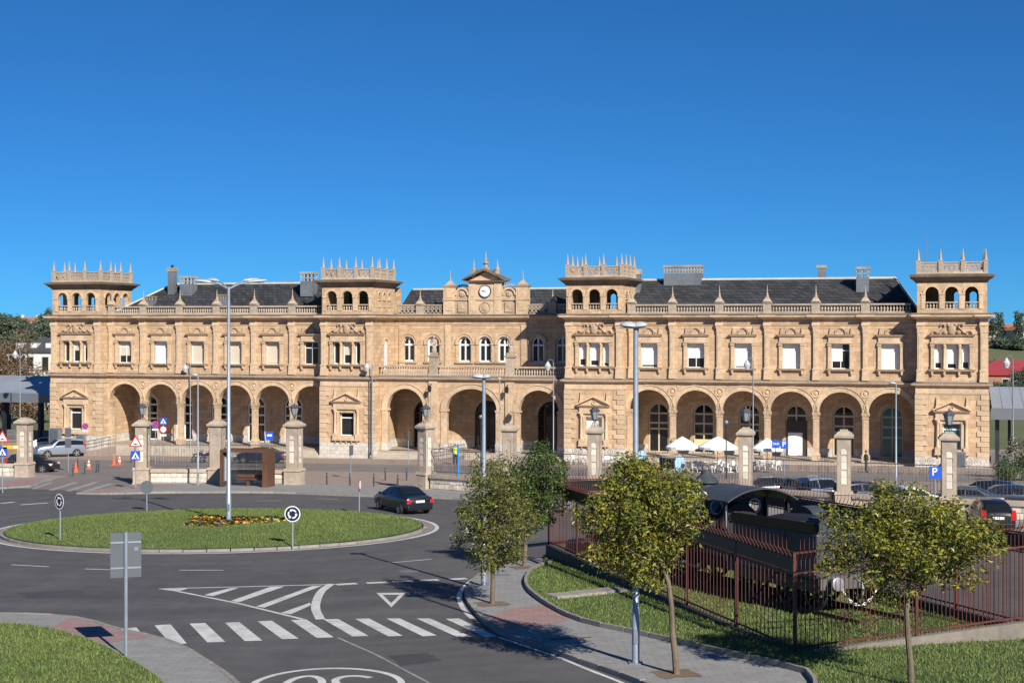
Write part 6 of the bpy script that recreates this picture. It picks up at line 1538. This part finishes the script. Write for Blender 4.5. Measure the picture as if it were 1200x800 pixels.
for k in range(nl):
    a = Vector(pc[max(k - 1, 0)]); b = Vector(pc[min(k + 1, nl - 1)]); d = (b - a); l = link('chain_link', lk if k % 3 else lk2, bb, pc[k]); q = Vector((1, 0, 0)).rotation_difference(d.normalized()) @ Matrix.Rotation(R(90 if k % 2 else 0), 4, 'X').to_quaternion(); l.rotation_mode = 'QUATERNION'; l.rotation_quaternion = q
# engine
MB().box(5.3, 14.9, -.62, -.54, .6, 1.25).box(5.3, 14.9, .54, .62, .6, 1.25).box(5.4, 7.3, -1.2, 1.2, 1.12, 1.22).box(7.3, 14.6, -1.25, 1.25, 1.34, 1.40).build('engine_frame', LOCO, lo)
bo = MB().lathe([(.02, 7.0), (.80, 7.0), (.80, 12.6), (.02, 12.6)], n=28).xform(Matrix.Translation((0, 0, 2.08)) @ Matrix.Rotation(R(90), 4, 'Y')).build('boiler', LOCO, lo, smooth=True)
for x in (8.2, 9.7, 11.2): MB().lathe([(.81, x), (.82, x + .02), (.82, x + .08), (.81, x + .1)], n=28, cap=False).xform(Matrix.Translation((0, 0, 2.08)) @ Matrix.Rotation(R(90), 4, 'Y')).build('boiler_band', LOCG, bo)
MB().lathe([(.02, 12.62), (.88, 12.62), (.88, 14.2), (.7, 14.32), (.2, 14.4), (.02, 14.4)], n=28).xform(Matrix.Translation((0, 0, 2.08)) @ Matrix.Rotation(R(90), 4, 'Y')).build('smokebox', LOCO, lo, smooth=True)
MB().lathe([(.36, 2.9), (.27, 3.05), (.25, 3.7), (.32, 3.75), (.32, 3.85)], (13.5, 0, 0), 18).build('chimney', LOCO, lo, smooth=True)
MB().lathe([(.42, 2.6), (.36, 2.74), (.35, 3.22), (.46, 3.28), (.46, 3.34), (.22, 3.54), (.18, 3.58), (.18, 3.68), (.15, 3.70)], (8.75, 0, 0), 22).build('steam_dome', LOCG, lo, smooth=True)
MB().lathe([(.33, 2.75), (.31, 3.1), (.2, 3.25), (.05, 3.3)], (11.0, 0, 0), 18).build('sand_dome', LOCO, lo, smooth=True)
fp = MB(); wall(fp, -1.2, 1.2, 6.94, 6.99, 1.22, 2.86, [(-.98, -.5, 2.42, 2.62, .2), (.5, .98, 2.42, 2.62, .2)], side=True, n=10); fp = fp.build('cab_front', LOCO, lo)
for y in (-.74, .74): MB().lathe([(.2, -.02), (.26, -.02), (.26, .02), (.2, .02)], n=18, cap=False).xform(Matrix.Translation((6.92, y, 2.6)) @ Matrix.Rotation(R(90), 4, 'Y')).build('window_ring', STEEL, fp)
MB().lathe([(.02, 6.6), (.72, 6.6), (.74, 6.93)], n=24).xform(Matrix.Translation((0, 0, 2.0)) @ Matrix.Rotation(R(90), 4, 'Y')).build('backhead', LOCO, lo)
for s_ in (-1, 1):
    MB().box(5.75, 6.94, s_ * 1.2 - .02, s_ * 1.2 + .02, 1.22, 2.02).build('cab_side', LOCO, lo)
    for x in (5.62, 6.88): MB().box(x - .04, x + .04, s_ * 1.2 - .04, s_ * 1.2 + .04, 1.22, 2.92).build('cab_post', LOCO, lo)
    MB().tube([(5.5, s_ * 1.24, 1.0), (5.5, s_ * 1.26, 2.6)], .02, 5).build('grab_rail', STEEL, lo)
    MB().lathe([(.30, -.45), (.30, .45)], n=14).xform(Matrix.Translation((13.0, s_ * 1.05, .75)) @ Matrix.Rotation(R(90), 4, 'Y')).build('cylinder', LOCO, lo)
    MB().tube([(7.6, s_ * .92, .55), (10.8, s_ * .92, .55)], .05, 5).tube([(9.2, s_ * .96, .55), (12.6, s_ * 1.0, .78)], .045, 5).build('connecting_rod', STEEL, lo)
rv = []; m = 12
top = []
for k in range(m + 1):
    y = -1.35 + 2.7 * k / m; top.append((y, 2.92 + .40 * (1 - (y / 1.35) ** 2)))
MB().yz(top + [(y, z - .05) for y, z in top[::-1]], 5.25, 7.6).build('cab_roof', LOCG, lo, smooth=True)
vw = MB().lathe([(.10, -.02), (.13, -.02), (.13, .02), (.1, .02)], n=14, cap=False).xform(Matrix.Translation((6.4, .35, 2.35)) @ Matrix.Rotation(R(90), 4, 'Y')).build('hand_wheel', RED, lo); MB().tube([(6.4, .22, 2.35), (6.4, .48, 2.35)], .02, 5).tube([(6.4, .35, 2.22), (6.4, .35, 2.48)], .02, 5).build('wheel_spokes', RED, vw)
MB().box(14.75, 14.9, -1.3, 1.3, .72, 1.1).build('buffer_beam', RUSTY, lo)
# ================================================================== trees
def leaf_mat(name, cols, trans=.3):
    m = bpy.data.materials.new(name); m.use_nodes = True; t = m.node_tree; L = t.links.new; b = t.nodes['Principled BSDF']
    g = _n(t, 'ShaderNodeNewGeometry'); r_ = _n(t, 'ShaderNodeValToRGB'); r_.color_ramp.interpolation = 'LINEAR'
    while len(r_.color_ramp.elements) < len(cols): r_.color_ramp.elements.new(.5)
    for e, (p, c) in zip(r_.color_ramp.elements, cols): e.position = p; e.color = (*c, 1)
    L(g.outputs['Random Per Island'], r_.inputs[0]); L(r_.outputs[0], b.inputs['Base Color']); b.inputs['Roughness'].default_value = .42; b.inputs['Specular IOR Level'].default_value = .5
    tr_ = _n(t, 'ShaderNodeBsdfTranslucent'); L(r_.outputs[0], tr_.inputs[0]); mx = _n(t, 'ShaderNodeMixShader'); mx.inputs[0].default_value = trans
    L(b.outputs[0], mx.inputs[1]); L(tr_.outputs[0], mx.inputs[2]); L(mx.outputs[0], t.nodes['Material Output'].inputs[0]); MATS[name] = m; return m
LEAFY = leaf_mat('leaf_yellow_green', [(0, (.055, .082, .014)), (.35, (.125, .152, .022)), (.7, (.235, .25, .034)), (.93, (.40, .36, .045)), (1, (.26, .10, .02))])
LEAFO = leaf_mat('leaf_olive', [(0, (.062, .082, .022)), (.5, (.135, .158, .036)), (.85, (.22, .225, .052)), (1, (.30, .25, .06))])
LEAFG = leaf_mat('leaf_green', [(0, (.034, .066, .016)), (.5, (.070, .118, .026)), (.9, (.12, .17, .036)), (1, (.17, .20, .045))])
LEAFD = leaf_mat('leaf_hazed_green', [(0, (.075, .11, .07)), (.6, (.115, .155, .10)), (1, (.15, .19, .13))])  # distance haze put into the leaf colour: paler and bluer green
LEAFB = leaf_mat('leaf_brown', [(0, (.13, .085, .05)), (.6, (.23, .15, .09)), (1, (.32, .23, .14))])
BARK = mat('bark', (.17, .135, .095), .95, .25, 8, .6, bscale=30); BARKG = mat('grey_bark', (.115, .10, .085), .95, .25, 8, .6, bscale=30)
def leaf_cloud(rng, clumps, per, ls, out=None):
    vs = []; fs = []
    for (c, r_) in clumps:
        for _ in range(per):
            d = Vector((rng.gauss(0, 1), rng.gauss(0, 1), rng.gauss(0, 1))).normalized(); rr = r_ * (rng.random() ** .45)
            p = Vector(c) + d * rr; p.z -= .0
            u = Vector((rng.gauss(0, 1), rng.gauss(0, 1), rng.gauss(0, .7))).normalized()
            n = (d * .6 + Vector((rng.gauss(0, .5), rng.gauss(0, .5), .5 + rng.gauss(0, .4)))).normalized(); v = n.cross(u)
            if v.length < .1: continue
            v.normalize(); u = v.cross(n); l = ls * rng.uniform(.65, 1.35); w_ = l * rng.uniform(.38, .52); k = len(vs)
            vs += [tuple(p), tuple(p + u * l * .5 + v * w_ * .5 + n * .12 * l), tuple(p + u * l - n * .1 * l), tuple(p + u * l * .5 - v * w_ * .5 + n * .12 * l)]; fs += [(k, k + 1, k + 2, k + 3)]
    return vs, fs
def tree(name, label, x, y, z, trunk, cc, rad, nclump, per, ls, lm, bark, r0, seed, group='street trees', cr=(.26, .46), lean=None, flat=0.0, cat='tree', shell=.45):
    """trunk: list of points; crown of leaf clumps spread through an ellipsoid at cc, with a limb to each"""
    rng = random.Random(seed); o = thing(name, label, cat, (x, y, z), 0, group)
    P = [Vector(p) for p in trunk]; n = len(P); tb = MB(); tb.tube(P, [r0 * (1 - .5 * i / (n - 1)) for i in range(n)], 9)
    top = P[-1]; clumps = []
    tries = 0
    while len(clumps) < nclump and tries < 4000:
        tries += 1
        d = Vector((rng.gauss(0, 1), rng.gauss(0, 1), rng.gauss(0, 1))).normalized(); rr = shell + (1 - shell) * rng.random() ** .6
        bump = 1 + .10 * math.sin(3 * math.atan2(d.y, d.x) + seed) + .10 * math.sin(4 * d.z + 2.1 * seed + 3 * d.x) + rng.gauss(0, .10)
        c = Vector((cc[0] + d.x * rad[0] * rr * bump, cc[1] + d.y * rad[1] * rr * bump, cc[2] + d.z * rad[2] * rr * bump)); r_ = rng.uniform(*cr)
        if all((c - q).length > (r_ + s_) * .48 for q, s_ in clumps): clumps.append((c, r_))
    for c, r_ in clumps:
        st = P[-1].lerp(P[-2], rng.random() * .8) if n > 1 else P[-1]; md = st.lerp(c, .5) + Vector((rng.gauss(0, .08), rng.gauss(0, .08), -.10 * (c - st).length))
        tb.tube([st, md, c], [r0 * .30, r0 * .17, r0 * .05], 5)
        for _ in range(3):
            e = c + Vector((rng.gauss(0, .6), rng.gauss(0, .6), rng.gauss(0, .5))) * r_; tb.tube([md.lerp(c, .6), e], [r0 * .08, r0 * .025], 3)
    tb.build('trunk', bark, o, smooth=True)
    vs, fs = leaf_cloud(rng, clumps, per, ls); me = bpy.data.meshes.new('crown'); me.from_pydata(vs, [], fs); me.materials.append(lm); link('crown', me, o)
    return o
x, y = gnd(577, 711); tree('street_tree', 'slender olive-green tree in the pavement corner by the crossing', x, y, gz(y) + .1, [(0, 0, -.1), (.02, 0, .7), (.0, .02, 1.3), (.06, 0, 2.0), (.1, 0, 2.7)], (.10, 0, 2.72), (1.12, 1.1, 1.66), 70, 135, .105, LEAFO, BARK, .085, 3, shell=.3)
x, y = gnd(614, 666); tree('street_tree', 'darker green tree beside the end of the fence wall', x, y, gz(y) + .1, [(0, 0, -.1), (.06, 0, .8), (.03, .02, 1.5), (.15, 0, 2.3), (.25, 0, 3.0)], (.38, 0, 3.05), (1.32, 1.25, 1.55), 74, 150, .115, LEAFG, BARK, .085, 5, shell=.3)
x, y = gnd(793, 795); tree('street_tree', 'bent-trunk yellow-green tree by the tall grey lamp', x, y, gz(y) + .1, [(0, 0, -.1), (-.04, 0, .5), (-.10, .02, 1.0), (-.12, .02, 1.6), (-.20, .0, 2.2), (-.42, 0, 2.8), (-.5, 0, 3.3)], (-.90, 0, 3.66), (1.30, 1.40, 1.36), 90, 140, .108, LEAFY, BARK, .085, 8, shell=.35)
x, y = gnd(1068, 812); tree('street_tree', 'spreading yellow-green tree on the lawn before the engine', x, y, gz(y) + .1, [(0, 0, -.1), (-.02, 0, .6), (-.08, 0, 1.2), (-.10, .02, 1.75), (-.06, 0, 2.3), (0, 0, 2.9)], (-.05, 0, 3.3), (1.80, 1.6, 1.08), 90, 140, .108, LEAFY, BARK, .08, 11, shell=.3)
# bushes at the right end of the station
FLW = leaf_mat('bush_blossom', [(0, (.045, .06, .02)), (.7, (.09, .10, .035)), (.8, (.45, .40, .32)), (1, (.6, .55, .45))])
for px, Z, h, w_, lab, sd, lm in ((1190, 109, 3.0, 2.3, 'blossoming shrub at the right of the end tower', 21, FLW), (1178, 105.5, 1.5, 1.4, 'low green bush behind the railing at the right end', 22, LEAFG), (1204, 106, 1.9, 1.5, 'green bush under the blossoming shrub', 23, LEAFG)):
    tree('shrub', lab, at(px, Z), Z, gz(Z), [(0, 0, -.1), (0, 0, h * .3), (.05, 0, h * .5)], (0, 0, h * .52), (w_ / 2, w_ / 2, h * .45), 26, 60, .16, lm, BARKG, .07, sd, 'bushes by the end tower', (.3, .5), cat='shrub')
# ================================================================== flowers under the roundabout lamp
fb = thing('flower_bed', 'yellow, orange and purple flowers round the roundabout lamp', 'flower bed', (xr, yr_, isl_z(xr, yr_)))
for cname, c, n in (('yellow_flowers', (.80, .55, .03), 190), ('orange_flowers', (.78, .33, .02), 110), ('white_flowers', (.75, .72, .68), 50), ('purple_flowers', (.14, .05, .16), 110), ('bed_leaves', (.04, .07, .02), 260)):
    m = MB()
    for _ in range(n):
        a = random.uniform(0, 6.283); r_ = math.sqrt(random.random()) * (1 + .25 * math.sin(3 * a + 1)); px_, py_ = 2.3 * r_ * math.cos(a), 2.6 * r_ * math.sin(a); z = isl_z(xr + px_, yr_ + py_) - isl_z(xr, yr_) + random.uniform(.02, .10); s_ = random.uniform(.06, .11)
        tx, ty = random.gauss(0, .35), random.gauss(-.3, .35)
        m.add([(px_ + s_ * math.cos(k * 1.2566), py_ + s_ * math.sin(k * 1.2566), z + tx * s_ * math.cos(k * 1.2566) + ty * s_ * math.sin(k * 1.2566)) for k in range(5)], [(0, 1, 2, 3, 4)])
        m.add([(px_ - .01, py_, z), (px_ + .01, py_, z), (px_, py_, z - .25)], [(0, 1, 2)])
    tag(m.build(cname, mat(cname, c, .7, .1, 4), fb), kind='stuff')

# ================================================================== behind the station
def canopy(s0, s1, lab):
    o = thing('platform_canopy', lab, 'canopy', (*fpt(s0, 7.0), gz(PLANE_Y) + .2), -TH, 'platform roofs beside the station'); L_ = s1 - s0; zf, zb = 6.0, 7.6
    for k in range(int(L_ / .9)):
        xx = k * .9; MB().add([(xx, -1.2, zf), (xx + .87, -1.2, zf), (xx + .87, 7, zb), (xx, 7, zb), (xx, -1.2, zf - .08), (xx + .87, -1.2, zf - .08), (xx + .87, 7, zb - .08), (xx, 7, zb - .08)], [(0, 1, 2, 3), (7, 6, 5, 4), (0, 4, 5, 1), (1, 5, 6, 2), (3, 2, 6, 7), (0, 3, 7, 4)]).build('roof_sheet', mat('corrugated_roof', (.36, .40, .46), .45, .1, 2, metal=.3), o)
    MB().box(-.1, L_, -1.35, -1.2, zf - .95, zf + .05).build('fascia', mat('canopy_fascia', (.13, .15, .18), .5, .1, 3), o)
    MB().box(0, L_, -1.1, 6.9, zf - .45, zf - .35).build('soffit', DARKIN, o)
    for k in range(int(L_ / 4.5) + 1): MB().box(k * 4.5 + .3, k * 4.5 + .65, -.2, .15, -.4, zf - .35).build('post', IRON, o); MB().box(k * 4.5 + 1.6, k * 4.5 + 1.85, 5, 5.3, -.4, zf - .35).build('post', IRON, o)
    MB().box(0, L_, 1.5, 1.62, .3, 1.9).build('screen', mat('canopy_screen', (.16, .17, .17), .6, .2, 1.0), o)
canopy(-78, -49.6, 'grey platform roof left of the station'); canopy(42.4, 66, 'grey platform roof right of the station')
w1 = MB(); pa_, pb2 = fpt(-80, -1), fpt(-49.7, -1)
o = thing('rubble_wall', 'rough brown stone wall left of the station', 'wall', (*fpt(-78, -2), gz(fpt(-78, -2)[1])), -TH); MB().box(0, 27.5, -.25, .25, -1, 1.6).build('core', mat('brown_rubble', (.30, .22, .15), .9, .3, 2.5, .7), o); MB().box(0, 27.5, -.32, .32, 1.6, 1.72).build('coping', GATEST, o)
FARW = mat('far_white_wall', (.62, .61, .60), .9, .05, .5); FARR = mat('far_dark_roof', (.055, .058, .065), .8, .15, .6); FARO = mat('far_orange_roof', (.40, .16, .085), .9, .15, .5); FARC = mat('far_cream_wall', (.55, .47, .37), .9, .1, .5); FARRED = mat('red_sheet_roof', (.33, .05, .055), .6, .1, .5)
def house(name, lab, px, Z, w_, d_, h, rh, wm, rm, rz=0.0, rows=2, cols=4, base=None, dormers=0, group=None):
    x = at(px, Z); z = terrain(x, Z) if base is None else base; o = thing(name, lab, 'building', (x, Z, z), rz, group)
    MB().box(-w_ / 2, w_ / 2, 0, d_, -2, h).build('wall', wm, o)
    e = .4; rf = MB().add([(-w_ / 2 - e, -e, h), (w_ / 2 + e, -e, h), (w_ / 2 + e, d_ + e, h), (-w_ / 2 - e, d_ + e, h), (-w_ / 2 + d_ * .35, d_ / 2, h + rh), (w_ / 2 - d_ * .35, d_ / 2, h + rh)], [(0, 1, 5, 4), (1, 2, 5), (2, 3, 4, 5), (3, 0, 4), (3, 2, 1, 0)]).build('roof', rm, o)
    MB().box(w_ * .2, w_ * .2 + .8, d_ * .4, d_ * .4 + .8, h + rh * .5, h + rh + .7).build('chimney', wm, rf)
    for i in range(rows):
        for j in range(cols):
            xx = -w_ / 2 + w_ * (j + .5) / cols; zz = h * (i + .35) / rows
            f = MB().box(xx - .62, xx + .62, -.06, .02, zz - .1, zz + h / rows * .48 + .1).build('window', FARW if wm is not FARW else FARC, o); MB().box(xx - .5, xx + .5, -.08, -.061, zz, zz + h / rows * .48).build('pane', GLASS, f)
    for j in range(dormers):
        xx = -w_ / 2 + w_ * (j + .5) / dormers; f = MB().box(xx - .5, xx + .5, d_ * .12, d_ * .35, h + .3, h + rh * .62).build('dormer', FARW, rf)
house('apartment_house', 'white house with dark dormer roof behind the brown tree', 62, 232, 15, 10, 9.2, 2.3, FARW, FARR, R(-6), 2, 6, dormers=6, group='far buildings behind the railway')
house('far_house', 'orange-roofed house on the left hillside', 35, 480, 8, 7, 2.4, 1.4, FARC, FARO, R(10), 1, 3, group='far buildings behind the railway')
house('far_house', 'white house among the trees on the left hillside', 47, 455, 8, 7, 2.4, 1.0, FARW, FARO, R(-15), 1, 3, group='far buildings behind the railway')
house('far_house', 'pale house at the left edge of the hillside', 14, 500, 12, 8, 2.6, 1.2, FARW, FARO, R(4), 1, 4, group='far buildings behind the railway')
house('far_house', 'long orange-roofed house under the right-hand poplars', 1183, 425, 15, 9, 2.2, 1.6, FARC, FARO, R(-4), 1, 5, group='far buildings behind the railway')
house('far_house', 'cream house at the right edge of the hill', 1203, 415, 6, 8, 2.6, 1.8, FARC, FARO, R(12), 1, 2, group='far buildings behind the railway')
house('depot', 'low building with a red sheet roof behind the right platform', 1192, 262, 16, 14, 4.2, 2.6, mat('brick_orange', (.40, .20, .12), .9, .1, 1), FARRED, R(-14), 1, 4, group='far buildings behind the railway')
def far_tree(px, Z, h, w_, lab, lm, sd, kind='round', grp='trees behind the railway'):
    x = at(px, Z); z = terrain(x, Z)
    if kind == 'poplar': tree('poplar_tree', lab, x, Z, z, [(0, 0, -.3), (0, 0, h * .3), (0, 0, h * .8)], (0, 0, h * .55), (w_ / 2, w_ / 2, h * .46), 34, 34, .62, lm, BARKG, .3, sd, grp, (.35, .7), shell=.1)
    else: tree('broadleaf_tree', lab, x, Z, z, [(0, 0, -.3), (.1, 0, h * .3), (0, .1, h * .55)], (0, 0, h * .60), (w_ / 2, w_ / 2, h * .40), 46, 190 if Z < 260 else 50, .30 if Z < 260 else .75, lm, BARKG, .28, sd, grp, (w_ * .12, w_ * .2), shell=.3)
far_tree(10, 172, 12.4, 7.5, 'large russet tree left of the platform roof', LEAFB, 31); far_tree(-18, 178, 9.5, 7, 'second russet tree at the far left', LEAFB, 32); far_tree(36, 200, 6.4, 6, 'smaller russet tree before the white house', LEAFB, 33)
rr = random.Random(4)
for k, (px, Z, h, w_) in enumerate(((-5, 430, 6.5, 9), (8, 410, 6.5, 6), (20, 440, 5, 7), (41, 400, 5, 6), (55, 430, 7, 6), (62, 390, 6.5, 7), (30, 350, 5, 8), (5, 340, 5, 8), (18, 300, 4.5, 8), (50, 320, 4.5, 7), (75, 420, 7, 9))): far_tree(px, Z, h, w_, 'dark green tree on the hillside left of the station', LEAFD, 40 + k)
for k, (px, Z, h, w_) in enumerate(((1172, 400, 9.0, 2.2), (1194, 396, 9.8, 2.4), (1207, 402, 9.4, 2.3), (1163, 410, 6.0, 2.2))): far_tree(px, Z, h, w_, 'slim poplar standing on the hill right of the station', LEAFD, 60 + k, 'poplar')
for k, (px, Z, h, w_) in enumerate(((1180, 385, 2.2, 7), (1200, 380, 2.6, 7), (1165, 300, 4, 6), (1172, 230, 4.5, 5), (1200, 236, 6, 6), (1162, 270, 4, 7))): far_tree(px, Z, h, w_, 'bushy green tree on the slope right of the station', LEAFD, 70 + k)
